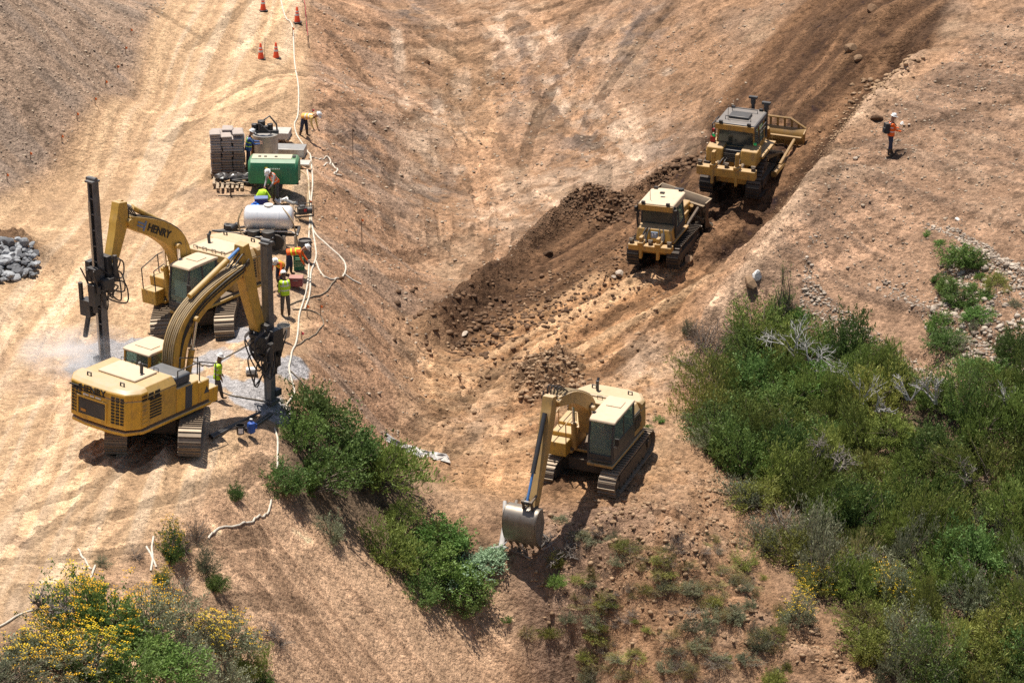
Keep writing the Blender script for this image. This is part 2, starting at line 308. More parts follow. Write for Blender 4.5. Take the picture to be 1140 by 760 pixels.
# ------------------------------------------------------------------ materials
MATS = {}
def N(nt, t, **kw):
    n = nt.nodes.new(t)
    for k, v in kw.items(): setattr(n, k, v)
    return n
def mat(name, col, rough=.6, metal=0.0, dust=0.0, grime=.25, var=.12, dustcol=(.47,.35,.22), scale=3.0, bump=.0, spec=.4, rnd=0.0):
    """painted or plain surface with patchy wear; 'dust' settles on what faces up"""
    if name in MATS: return MATS[name]
    m = bpy.data.materials.new(name); m.use_nodes = True; nt = m.node_tree; b = nt.nodes['Principled BSDF']
    b.inputs['Roughness'].default_value = rough; b.inputs['Metallic'].default_value = metal; b.inputs['Specular IOR Level'].default_value = spec
    tc = N(nt, 'ShaderNodeTexCoord'); nz = N(nt, 'ShaderNodeTexNoise'); nz.inputs['Scale'].default_value = scale; nz.inputs['Detail'].default_value = 6; nz.inputs['Roughness'].default_value = .65
    nt.links.new(tc.outputs['Object'], nz.inputs['Vector'])
    r1 = N(nt, 'ShaderNodeMapRange'); r1.inputs[1].default_value = .3; r1.inputs[2].default_value = .7; r1.inputs[3].default_value = 1 - var; r1.inputs[4].default_value = 1 + var
    nt.links.new(nz.outputs['Fac'], r1.inputs[0])
    mul = N(nt, 'ShaderNodeMix', data_type='RGBA', blend_type='MULTIPLY'); mul.inputs[0].default_value = 1
    mul.inputs[6].default_value = (*col, 1); nt.links.new(r1.outputs[0], mul.inputs[7]); last = mul.outputs[2]
    if rnd:
        oi = N(nt, 'ShaderNodeObjectInfo'); hs = N(nt, 'ShaderNodeHueSaturation'); rr = N(nt, 'ShaderNodeMapRange'); rr.inputs[3].default_value = 1 - rnd; rr.inputs[4].default_value = 1 + rnd
        nt.links.new(oi.outputs['Random'], rr.inputs[0]); nt.links.new(rr.outputs[0], hs.inputs['Value']); nt.links.new(last, hs.inputs['Color']); last = hs.outputs['Color']
    if grime:
        n2 = N(nt, 'ShaderNodeTexNoise'); n2.inputs['Scale'].default_value = scale*.9; n2.inputs['Detail'].default_value = 8; mp = N(nt, 'ShaderNodeMapping'); mp.inputs['Scale'].default_value = (2.2, 2.2, .7); mp.inputs['Location'].default_value = (3, 7, 1)
        nt.links.new(tc.outputs['Object'], mp.inputs[0]); nt.links.new(mp.outputs[0], n2.inputs['Vector'])
        r2 = N(nt, 'ShaderNodeMapRange'); r2.inputs[1].default_value = .52; r2.inputs[2].default_value = .72; r2.inputs[4].default_value = grime
        nt.links.new(n2.outputs['Fac'], r2.inputs[0])
        g = N(nt, 'ShaderNodeMix', data_type='RGBA'); g.inputs[7].default_value = (.16,.11,.07,1)
        nt.links.new(r2.outputs[0], g.inputs[0]); nt.links.new(last, g.inputs[6]); last = g.outputs[2]
    if dust:
        ge = N(nt, 'ShaderNodeNewGeometry'); sx = N(nt, 'ShaderNodeSeparateXYZ'); nt.links.new(ge.outputs['Normal'], sx.inputs[0])
        r3 = N(nt, 'ShaderNodeMapRange'); r3.inputs[1].default_value = .25; r3.inputs[2].default_value = .9; r3.inputs[3].default_value = dust*.10; r3.inputs[4].default_value = dust
        nt.links.new(sx.outputs['Z'], r3.inputs[0])
        mm = N(nt, 'ShaderNodeMath', operation='MULTIPLY'); r4 = N(nt, 'ShaderNodeMapRange'); r4.inputs[1].default_value = .3; r4.inputs[2].default_value = .62; r4.inputs[3].default_value = .78; r4.inputs[4].default_value = 1.0
        nt.links.new(nz.outputs['Fac'], r4.inputs[0]); nt.links.new(r3.outputs[0], mm.inputs[0]); nt.links.new(r4.outputs[0], mm.inputs[1])
        dm = N(nt, 'ShaderNodeMix', data_type='RGBA'); dm.inputs[7].default_value = (*dustcol, 1); nt.links.new(mm.outputs[0], dm.inputs[0]); nt.links.new(last, dm.inputs[6]); last = dm.outputs[2]
    nt.links.new(last, b.inputs['Base Color'])
    if bump:
        bp = N(nt, 'ShaderNodeBump'); bp.inputs['Strength'].default_value = bump; bp.inputs['Distance'].default_value = .03; nt.links.new(nz.outputs['Fac'], bp.inputs['Height']); nt.links.new(bp.outputs[0], b.inputs['Normal'])
    MATS[name] = m; return m

def glass_mat(name, tint=(.55,.68,.62), alpha=.45):
    m = bpy.data.materials.new(name); m.use_nodes = True; nt = m.node_tree; b = nt.nodes['Principled BSDF']; out = nt.nodes['Material Output']
    b.inputs['Base Color'].default_value = (.27,.36,.32,1) if alpha < .5 else (.05,.065,.06,1); b.inputs['Roughness'].default_value = .08; b.inputs['Specular IOR Level'].default_value = .8  # the paler green base paints in reflected sky and ground
    tr = N(nt, 'ShaderNodeBsdfTransparent'); tr.inputs[0].default_value = (*tint, 1); mx = N(nt, 'ShaderNodeMixShader'); mx.inputs[0].default_value = alpha
    nt.links.new(tr.outputs[0], mx.inputs[1]); nt.links.new(b.outputs[0], mx.inputs[2]); nt.links.new(mx.outputs[0], out.inputs[0]); return m

def ground_mat():
    m = bpy.data.materials.new('earth'); m.use_nodes = True; nt = m.node_tree; b = nt.nodes['Principled BSDF']; b.inputs['Roughness'].default_value = .95; b.inputs['Specular IOR Level'].default_value = .12
    at_ = N(nt, 'ShaderNodeAttribute'); at_.attribute_name = 'earth_colour'
    tc = N(nt, 'ShaderNodeTexCoord'); last = at_.outputs['Color']
    for s, lo, hi in ((1.3,.88,1.12),(8.0,.78,1.22),(30.0,.70,1.32)):
        n = N(nt, 'ShaderNodeTexNoise'); n.inputs['Scale'].default_value = s; n.inputs['Detail'].default_value = 4; n.inputs['Roughness'].default_value = .7; nt.links.new(tc.outputs['Object'], n.inputs['Vector'])
        r = N(nt, 'ShaderNodeMapRange'); r.inputs[1].default_value = .3; r.inputs[2].default_value = .7; r.inputs[3].default_value = lo; r.inputs[4].default_value = hi; nt.links.new(n.outputs['Fac'], r.inputs[0])
        mu = N(nt, 'ShaderNodeMix', data_type='RGBA', blend_type='MULTIPLY'); mu.inputs[0].default_value = 1; nt.links.new(last, mu.inputs[6]); nt.links.new(r.outputs[0], mu.inputs[7]); last = mu.outputs[2]
    vo = N(nt, 'ShaderNodeTexVoronoi'); vo.inputs['Scale'].default_value = 7.5; vo.inputs['Randomness'].default_value = 1; nt.links.new(tc.outputs['Object'], vo.inputs['Vector'])
    vr = N(nt, 'ShaderNodeMapRange'); vr.inputs[1].default_value = .0; vr.inputs[2].default_value = 1.; vr.inputs[3].default_value = .78; vr.inputs[4].default_value = 1.2; sp = N(nt, 'ShaderNodeSeparateColor'); nt.links.new(vo.outputs['Color'], sp.inputs[0]); nt.links.new(sp.outputs[0], vr.inputs[0])
    mu = N(nt, 'ShaderNodeMix', data_type='RGBA', blend_type='MULTIPLY'); mu.inputs[0].default_value = .8; nt.links.new(last, mu.inputs[6]); nt.links.new(vr.outputs[0], mu.inputs[7]); last = mu.outputs[2]
    nt.links.new(last, b.inputs['Base Color'])
    n = N(nt, 'ShaderNodeTexNoise'); n.inputs['Scale'].default_value = 9; n.inputs['Detail'].default_value = 7; n.inputs['Roughness'].default_value = .75; nt.links.new(tc.outputs['Object'], n.inputs['Vector'])
    bp = N(nt, 'ShaderNodeBump'); bp.inputs['Strength'].default_value = .9; bp.inputs['Distance'].default_value = .12; nt.links.new(n.outputs['Fac'], bp.inputs['Height'])
    vb = N(nt, 'ShaderNodeTexVoronoi'); vb.inputs['Scale'].default_value = 5.5; vb.inputs['Detail'].default_value = 2.5; nt.links.new(tc.outputs['Object'], vb.inputs['Vector']); b2 = N(nt, 'ShaderNodeBump'); b2.invert = True; b2.inputs['Strength'].default_value = .8; b2.inputs['Distance'].default_value = .07; nt.links.new(vb.outputs['Distance'], b2.inputs['Height']); nt.links.new(bp.outputs[0], b2.inputs['Normal']); nt.links.new(b2.outputs[0], b.inputs['Normal'])
    return m

# ------------------------------------------------------------------ terrain mesh: one sheet, finest where the photo looks
def build_ground():
    ny, nx = 860, 1000
    a = 100.0 * (184.0/100.0) ** np.linspace(0, 1, ny)
    ys = np.r_[a[0] - np.array([220,120,60,30,15,7,3,1.2]), a, a[-1] + np.array([1.2,3,7,15,30,60,140,300])]
    t = np.linspace(-1, 1, nx); ts = np.r_[-np.array([22,12,7,4,2.4,1.6,1.25,1.08]), t, np.array([1.08,1.25,1.6,2.4,4,7,12,22])]
    hw = np.clip(ys, 100, 184) * .178
    X = ts[None, :] * hw[:, None]; Y = np.repeat(ys[:, None], len(ts), 1)
    xf = X.ravel(); yf = Y.ravel(); z = np.empty(xf.shape); c = np.empty((len(xf), 3))
    for i in range(0, len(xf), 120000):
        z[i:i+120000], c[i:i+120000] = terrain(xf[i:i+120000], yf[i:i+120000])
    W, Hh = len(ts), len(ys)
    me = bpy.data.meshes.new('ground'); me.vertices.add(W*Hh); me.vertices.foreach_set('co', np.c_[xf, yf, z].ravel().astype(np.float32))
    i = np.arange(Hh-1)[:, None]*W + np.arange(W-1)[None]; q = np.stack([i, i+1, i+W+1, i+W], -1).reshape(-1, 4)
    me.loops.add(q.size); me.loops.foreach_set('vertex_index', q.ravel().astype(np.int32)); me.polygons.add(len(q))
    me.polygons.foreach_set('loop_start', (np.arange(len(q))*4).astype(np.int32)); me.polygons.foreach_set('loop_total', np.full(len(q), 4, np.int32))
    me.polygons.foreach_set('use_smooth', np.ones(len(q), bool)); me.update(); me.validate()
    ca = me.color_attributes.new('earth_colour', 'FLOAT_COLOR', 'POINT'); ca.data.foreach_set('color', np.c_[c, np.ones(len(c))].ravel().astype(np.float32))
    me.materials.append(ground_mat()); o = link(bpy.data.objects.new('ground', me)); o['kind'] = 'structure'
    o['label'] = 'bare graded hillside earth of the work site'
    return o
build_ground()

# ------------------------------------------------------------------ light
SUN_EL, SUN_AZ = R(77.5), math.atan2(-.62, .78)      # azimuth of the sun measured from +Y towards +X: behind and to the left
w = bpy.data.worlds.new('World'); scn.world = w; w.use_nodes = True; nt = w.node_tree
sky = nt.nodes.new('ShaderNodeTexSky'); sky.sky_type = 'NISHITA'; sky.sun_disc = False; sky.sun_elevation = SUN_EL; sky.sun_rotation = SUN_AZ; sky.air_density = 1; sky.dust_density = 1.5
nt.links.new(sky.outputs[0], nt.nodes['Background'].inputs[0]); nt.nodes['Background'].inputs[1].default_value = .066
sd = bpy.data.lights.new('sun', 'SUN'); sd.energy = 5.0; sd.angle = R(.53); sd.color = (1, .95, .87)
so = link(bpy.data.objects.new('sun', sd)); sv = Vector((math.sin(SUN_AZ)*math.cos(SUN_EL), math.cos(SUN_AZ)*math.cos(SUN_EL), math.sin(SUN_EL)))
so.rotation_euler = sv.to_track_quat('Z', 'Y').to_euler(); so.location = (0, 130, 60)
scn.view_settings.view_transform = 'Standard'; scn.view_settings.look = 'None'; scn.view_settings.exposure = .5; scn.view_settings.gamma = 1
scn.cycles.use_denoising = False
try: scn.cycles.max_bounces = 6; scn.cycles.volume_bounces = 3; scn.cycles.transparent_max_bounces = 12
except Exception: pass
# ------------------------------------------------------------------ mesh builder
class MB:
    def __init__(s, T=None): s.v=[]; s.f=[]; s.mi=[]; s.cur=0; s.T=T or Matrix.Identity(4)
    def add(s, vs, fs):
        b=len(s.v); s.v += [s.T @ Vector(v) for v in vs]; s.f += [tuple(b+i for i in f) for f in fs]; s.mi += [s.cur]*len(fs); return s
    def box(s, c, d, M=None):
        x,y,z=[q/2 for q in d]; vs=[Vector((a*x,b*y,e*z)) for e in (-1,1) for b in (-1,1) for a in (-1,1)]
        if M is not None: vs=[M @ v for v in vs]
        c=Vector(c); return s.add([v+c for v in vs], [(0,2,3,1),(4,5,7,6),(0,1,5,4),(2,6,7,3),(0,4,6,2),(1,3,7,5)])
    def bb(s, x0,x1,y0,y1,z0,z1): return s.box(((x0+x1)/2,(y0+y1)/2,(z0+z1)/2),(x1-x0,y1-y0,z1-z0))
    def hexa(s, lo, hi): return s.add(list(lo)+list(hi), [(3,2,1,0),(4,5,6,7),(0,1,5,4),(1,2,6,5),(2,3,7,6),(3,0,4,7)])
    def prism(s, poly, axis, a, b):
        def P(u,v,w): return {'x':(w,u,v),'y':(u,w,v),'z':(u,v,w)}[axis]
        n=len(poly); A=sum(poly[i][0]*poly[(i+1)%n][1]-poly[(i+1)%n][0]*poly[i][1] for i in range(n))
        if A<0: poly=poly[::-1]
        vs=[P(u,v,a) for u,v in poly]+[P(u,v,b) for u,v in poly]; fs=[tuple(range(n))[::-1], tuple(range(n,2*n))]+[(i,(i+1)%n,n+(i+1)%n,n+i) for i in range(n)]
        if axis=='y': fs=[f[::-1] for f in fs]
        return s.add(vs, fs)
    def loft(s, rings, caps=True):
        n=len(rings[0]); vs=[v for r in rings for v in r]; fs=[]
        for k in range(len(rings)-1):
            for i in range(n): fs.append((k*n+i,k*n+(i+1)%n,(k+1)*n+(i+1)%n,(k+1)*n+i))
        if caps: fs += [tuple(range(n))[::-1], tuple(range((len(rings)-1)*n, len(rings)*n))]
        return s.add(vs, fs)
    def tube(s, pts, r, n=8, caps=True):
        pts=[Vector(p) for p in pts]; rs=r if isinstance(r,(list,tuple)) else [r]*len(pts); rings=[]; up=None
        for i,p in enumerate(pts):
            d=(pts[min(i+1,len(pts)-1)]-pts[max(i-1,0)]); d=d.normalized() if d.length>1e-9 else Vector((0,0,1))
            if up is None: up=d.orthogonal().normalized()
            else:
                up=up-d*up.dot(d); up=up.normalized() if up.length>1e-6 else d.orthogonal().normalized()
            w=d.cross(up); rings.append([p+(up*math.cos(2*math.pi*k/n)+w*math.sin(2*math.pi*k/n))*rs[i] for k in range(n)])
        return s.loft(rings, caps)
    def cyl(s, a, b, r, r2=None, n=16): return s.tube([a,b],[r, r if r2 is None else r2],n)
    def lathe(s, prof, c=(0,0,0), n=20):
        c=Vector(c); return s.loft([[c+Vector((r*math.cos(2*math.pi*k/n), r*math.sin(2*math.pi*k/n), z)) for k in range(n)] for r,z in prof])
    def ball(s, c, r, n=8, m=6):
        c=Vector(c); rr=r if isinstance(r,(list,tuple)) else (r,)*3
        return s.loft([[c+Vector((rr[0]*max(math.sin(math.pi*j/m),.02)*math.cos(2*math.pi*k/n), rr[1]*max(math.sin(math.pi*j/m),.02)*math.sin(2*math.pi*k/n), -rr[2]*math.cos(math.pi*j/m))) for k in range(n)] for j in range(m+1)])
    def build(s, name, mats, parent=None, bevel=0.0, smooth=True, ang=35):
        me=bpy.data.meshes.new(name); me.from_pydata([tuple(v) for v in s.v], [], s.f)
        for m in (mats if isinstance(mats,(list,tuple)) else [mats]): me.materials.append(m)
        if any(s.mi): me.polygons.foreach_set('material_index', s.mi)
        if smooth:
            me.polygons.foreach_set('use_smooth', [True]*len(me.polygons)); me.set_sharp_from_angle(angle=R(ang))
        me.update(); o=link(bpy.data.objects.new(name, me))
        if parent is not None: o.parent=parent
        if bevel:
            bm=o.modifiers.new('bevel','BEVEL'); bm.width=bevel; bm.segments=2; bm.limit_method='ANGLE'; bm.angle_limit=R(40); bm.harden_normals=False
        return o

def text_mesh(name, txt, size, M, material, parent, extrude=.006, bold=.0):
    cu=bpy.data.curves.new(name,'FONT'); cu.body=txt; cu.size=size; cu.extrude=extrude; cu.offset=bold; cu.align_x='CENTER'; cu.align_y='CENTER'
    t=link(bpy.data.objects.new(name+'_tmp',cu)); dg=bpy.context.evaluated_depsgraph_get(); me=bpy.data.meshes.new_from_object(t.evaluated_get(dg)); bpy.data.objects.remove(t); bpy.data.curves.remove(cu)
    me.name=name; me.transform(M); me.materials.clear(); me.materials.append(material); o=link(bpy.data.objects.new(name,me)); o.parent=parent; return o
def frame_mat(o, x, y):
    x=Vector(x).normalized(); y=Vector(y); z=x.cross(y).normalized(); y=z.cross(x); o=Vector(o)
    return Matrix(((x.x,y.x,z.x,o.x),(x.y,y.y,z.y,o.y),(x.z,y.z,z.z,o.z),(0,0,0,1)))

# colours
YEL=mat('yellow_paint',(.68,.37,.02),.42,0,.95,.4,.14,(.49,.385,.265))
YEL_D=mat('dusty_yellow_paint',(.55,.32,.045),.55,0,.8,.55,.17,(.46,.345,.22))
TAN=mat('dust_caked_tan_paint',(.42,.25,.07),.65,0,.9,.55,.15,(.52,.39,.25))
CREAM=mat('dusty_cream_roof',(.55,.44,.31),.75,0,.6,.25,.12,(.56,.43,.29))
BLK=mat('black_steel',(.022,.023,.026),.5,.2,.25,.2,.2,(.2,.16,.12))
DRK=mat('dark_grey_steel',(.05,.055,.063),.45,.4,.35,.25,.2,(.24,.20,.155))
NAVY=mat('slate_blue_panel',(.045,.06,.085),.45,.1,.5,.2,.15,(.28,.25,.21))
MASTM=mat('scuffed_mast_steel',(.12,.125,.135),.45,.35,.4,.45,.3,(.28,.25,.21))
STEEL=mat('worn_bright_steel',(.42,.42,.42),.33,.85,.35,.3,.15,(.3,.26,.21))
CHROME=mat('chrome_rod',(.7,.7,.72),.15,1.0,0,0,.03)
BLUEROD=mat('blue_rod_sleeve',(.06,.20,.48),.4,0,.1,.1,.08)
TRK=mat('dusty_track_steel',(.20,.16,.12),.6,.35,.75,.3,.2,(.38,.285,.195))
TRKD=mat('dark_track_steel',(.055,.047,.042),.5,.4,.35,.35,.2,(.22,.16,.11))
UND=mat('undercarriage_steel',(.085,.065,.048),.7,.2,.5,.3,.2,(.30,.22,.15))
RUB=mat('black_hose_rubber',(.025,.025,.028),.55,0,.3,.1,.15,(.25,.2,.15))
TANHOSE=mat('dusty_hose',(.36,.27,.15),.7,0,.5,.2,.15)
SEATM=mat('dark_seat_cloth',(.04,.04,.045),.9,0,.1,0,.1)
GLS=glass_mat('tinted_glass_painted_reflection',(.76,.88,.83),.30)
GLSD=glass_mat('dark_cab_glass',(.35,.42,.42),.6)
LETB=mat('black_lettering',(.02,.02,.02),.6,0,0,0,.05)
LETW=mat('white_lettering',(.75,.75,.75),.6,0,0,0,.05)
GRNL=mat('green_lamp',(.02,.75,.22),.3,0,0,0,.02)
WHT=mat('dusty_white_paint',(.72,.70,.66),.5,0,.35,.2,.06)
REDM=mat('red_lamp',(.35,.02,.02),.4,0,0,0,.02)

def stadium(L, r, n=10):
    a=L/2-r; P=[]
    for k in range(n+1): t=-math.pi/2+math.pi*k/n; P.append((a+r*math.cos(t), r+r*math.sin(t)))
    for k in range(n+1): t=math.pi/2+math.pi*k/n; P.append((-a+r*math.cos(t), r+r*math.sin(t)))
    return P
def hull_belt(wheels, n=14):
    """outline of a belt round wheels given counter-clockwise from the front bottom: (y,z,r)"""
    pts=[]
    for y,z,r in wheels:
        for k in range(n*2): t=2*math.pi*k/(n*2); pts.append((y+r*math.cos(t), z+r*math.sin(t)))
    pts=sorted(set(pts)); 
    def half(P):
        h=[]
        for p in P:
            while len(h)>1 and (h[-1][0]-h[-2][0])*(p[1]-h[-2][1])-(h[-1][1]-h[-2][1])*(p[0]-h[-2][0])<=0: h.pop()
            h.append(p)
        return h
    a=half(pts); b=half(pts[::-1]); return a[:-1]+b[:-1]
def resample(P, step):
    P=[Vector((p[0],p[1])) for p in P]; P.append(P[0]); L=[0]
    for i in range(len(P)-1): L.append(L[-1]+(P[i+1]-P[i]).length)
    n=max(8,int(L[-1]/step)); out=[]
    for k in range(n):
        t=L[-1]*k/n; i=max(j for j in range(len(L)) if L[j]<=t); i=min(i,len(P)-2); u=(t-L[i])/max(L[i+1]-L[i],1e-9); p=P[i].lerp(P[i+1],u); d=(P[i+1]-P[i]).normalized(); out.append((p,d))
    return out, L[-1]/n
def crawler(root, T, x, outline, w, mt, name='track', wheels=(), pitch=.19, frame=None):
    m=MB(T); pts,st=resample(outline,pitch)
    for p,d in pts:
        n_=Vector((d.y,-d.x)); M=Matrix(((1,0,0),(0,d.x,n_.x),(0,d.y,n_.y)))
        c=p-n_*.03; m.box((x,c.x,c.y),(w,st*.9,.05),M); q=p+n_*.02; q2=q+d*st*.3; m.box((x,q2.x,q2.y),(w*.99,.035,.06),M)
    # inner belt so that no gaps show
    n=len(outline); cy=sum(p[0] for p in outline)/n; cz=sum(p[1] for p in outline)/n
    inn=[(cy+(p[0]-cy)*.95, cz+(p[1]-cz)*.88) for p in outline]; inn2=[(cy+(p[0]-cy)*.88, cz+(p[1]-cz)*.72) for p in outline]
    for i in range(n):
        j=(i+1)%n
        for xa,xb in ((x-w*.28,x+w*.28),):
            a,b,c,d=inn[i],inn[j],inn2[j],inn2[i]
            m.add([(xa,*a),(xa,*b),(xa,*c),(xa,*d),(xb,*a),(xb,*b),(xb,*c),(xb,*d)],[(3,2,1,0),(4,5,6,7),(0,1,5,4),(2,3,7,6)])
    o=m.build(name,mt,root)
    for y,z,r,nm in wheels:
        k=MB(T); k.cyl((x-w*.26,y,z),(x+w*.26,y,z),r,n=20); k.cyl((x-w*.40,y,z),(x+w*.40,y,z),r*.42,n=14)
        if nm=='sprocket':
            for q in range(12):
                t=2*math.pi*q/12; k.box((x,y+math.cos(t)*r,z+math.sin(t)*r),(w*.2,.07,.07))
        k.build(nm,UND,o)
    if frame:
        y0,y1,z0,z1=frame; f=MB(T); f.prism([(y0,z0),(y1,z0),(y1-.12,z1),(y0+.12,z1)],'x',x-w*.36,x+w*.36)
        q=y0+.25
        while q<y1-.1: f.cyl((x-w*.34,q,z0-.06),(x+w*.34,q,z0-.06),.1,n=10); q+=.42
        f.build('track_frame',UND,o)
    return o

def place_on_ground(px, py, heading, tilt=1.0, lift=0.0, roll=None, nose=0.0):
    p=at(px,py); n=gnormal(p.x,p.y,1.3); f=Vector((math.sin(heading),math.cos(heading),0)); r=Vector((f.y,-f.x,0))
    rl=tilt if roll is None else roll; n=(r*(n.dot(r)*rl)+f*(n.dot(f)*tilt+math.sin(nose))+Vector((0,0,n.z))).normalized()
    f=(f-n*f.dot(n)).normalized(); r=f.cross(n)
    # rest level with the mean of the ground under it
    zz=[gz(p.x+a*f.x*1.6+b*r.x*1.2, p.y+a*f.y*1.6+b*r.y*1.2)-(a*f.z*1.6+b*r.z*1.2) for a in (-1,-.5,0,.5,1) for b in (-1,1)]
    p=Vector((p.x,p.y,sum(zz)/len(zz)+lift)); M=Matrix(((r.x,f.x,n.x,p.x),(r.y,f.y,n.y,p.y),(r.z,f.z,n.z,p.z),(0,0,0,1))); return M
def plane_hit(M, px, py, x=0.0):
    """where the line of sight meets the machine's own working plane: (forward, up)"""
    Mi=M.inverted(); o=Mi @ Vector(CO); d=Mi.to_3x3() @ Vector(ray(px,py)); t=(x-o.x)/d.x; q=o+d*t; return q.y,q.z

def beam(m, pts, x, close=True):
    """box-section arm along (y,z,height,width) stations"""
    rings=[]
    for i,(y,z,h,w) in enumerate(pts):
        a=pts[max(i-1,0)]; b=pts[min(i+1,len(pts)-1)]; d=Vector((b[0]-a[0],b[1]-a[1])).normalized(); n=Vector((-d.y,d.x))
        t=(y+n.x*h/2,z+n.y*h/2); u=(y-n.x*h/2,z-n.y*h/2); c=.04
        rings.append([(x-w/2,*u),(x+w/2,*u),(x+w/2,*t),(x-w/2,*t)])
    m.loft(rings)
def arc_pts(P, n=5):
    q=smoothline([p[:2] for p in P],n); k=len(P)-1; out=[]
    for i in range(len(q)):
        t=i/n; j=min(int(t),k-1); u=t-j; out.append((q[i][0],q[i][1],P[j][2]*(1-u)+P[j+1][2]*u,P[j][3]*(1-u)+P[j+1][3]*u))
    return out
def ram(root, a, b, r, frac, barrel, rod, x, name, both=0):
    m=MB(); a=Vector((x,*a)); b=Vector((x,*b)); c=a.lerp(b,frac)
    for dx in ((-both,both) if both else (0,)):
        D=Vector((dx,0,0)); m.cur=0; m.cyl(a+D,c+D,r,n=12); m.cyl(c+D,c.lerp(b,.04)+D,r*1.18,n=12); m.cur=1; m.cyl(c+D,b+D,r*.55,n=10); m.cur=0; e=(b-a).normalized(); m.cyl(b+D-Vector((.09,0,0)),b+D+Vector((.09,0,0)),r*.95,n=10)
    return m.build(name,[barrel,rod],root)
def hose(m, pts, r=.03, sub=5, n=6):
    P=np.array([list(p) for p in pts],float); m.tube([tuple(q) for q in smoothline(P,sub)],r,n)

def cab_shell(root, x0,x1,y0,y1,z0,z1, body, roof, slope=.25, operator=True, post=None, low=.55):
    post=post or body; c=MB(); t=.075; zr=z1-.12; zl=z0+low
    c.bb(x0,x1,y0,y1,z0,z0+.1)
    # lower skins, waist high at the sides and back, low at the front
    c.bb(x0,x0+.05,y0,y1-.12,z0+.1,zl+.15); c.bb(x1-.05,x1,y0,y1-.12,z0+.1,zl+.15); c.bb(x0+.05,x1-.05,y0,y0+.05,z0+.1,zl+.35); c.bb(x0+.05,x1-.05,y1-.1,y1-.02,z0+.1,z0+.3)
    fy=lambda z: y1-slope*max(0,(z-z0-.5)/(zr-z0-.5))
    for x in (x0+t/2,x1-t/2):
        c.tube([(x,y1-t/2,z0+.1),(x,y1-t/2,z0+.5),(x,fy(zr)-t/2,zr)],t*.62,6); c.bb(x-t/2,x+t/2,y0,y0+t*1.4,zl,zr); ym=(y0+y1)/2-.1; c.bb(x-t/2+.004,x+t/2-.004,ym,ym+.09,zl,zr)
    o=c.build('cab',post,root,.012)
    rf=MB(); e=.05; yr=fy(zr)+.03
    rf.prism([(y0-e,zr),(yr,zr),(yr-.04,zr+.09),(yr-.25,z1),(y0+.12,z1),(y0-e,zr+.08)],'x',x0-.02,x1+.02); rf.build('roof',roof,o,.03)
    hb=MB(); hb.bb(x0+.22,x1-.22,y0+.35,y0+.85,z1-.01,z1+.035); hb.build('roof_hatch',roof,o,.012)
    g=MB(); g.hexa([(x0+t,y1-.075,z0+.3),(x1-t,y1-.075,z0+.3),(x1-t,y1-.06,z0+.3),(x0+t,y1-.06,z0+.3)],[(x0+t,y1-.075,z0+.55),(x1-t,y1-.075,z0+.55),(x1-t,y1-.06,z0+.55),(x0+t,y1-.06,z0+.55)])
    g.hexa([(x0+t,y1-.075,z0+.551),(x1-t,y1-.075,z0+.551),(x1-t,y1-.06,z0+.551),(x0+t,y1-.06,z0+.551)],[(x0+t,fy(zr)-.06,zr),(x1-t,fy(zr)-.06,zr),(x1-t,fy(zr)-.045,zr),(x0+t,fy(zr)-.045,zr)]); g.build('windscreen',GLS,o)
    for x in (x0+.02,x1-.03):
        s=MB(); s.prism([(y0+t*1.4,zl+.15),(y1-.13,zl+.15),(fy(zr)-t,zr),(y0+t*1.4,zr)],'x',x,x+.01); s.build('side_window',GLS,o)
    s=MB(); s.bb(x0+t,x1-t,y0+.02,y0+.03,zl+.35,zr); s.build('rear_window',GLS,o)
    st=MB(); xm=(x0+x1)/2; st.bb(xm-.24,xm+.24,y0+.35,y0+.85,z0+.1,z0+.55); st.bb(xm-.23,xm+.23,y0+.25,y0+.4,z0+.5,z0+1.2); st.build('driver_seat',SEATM,o,.03)
    cs=MB(); cs.bb(x0+.1,x0+.25,y0+.5,y0+1.1,z0+.1,z0+.6); cs.tube([(xm-.15,y1-.35,z0+.1),(xm-.15,y1-.5,z0+.75)],.02); cs.tube([(xm+.15,y1-.35,z0+.1),(xm+.15,y1-.5,z0+.75)],.02); cs.build('control_console',SEATM,o)
    return o

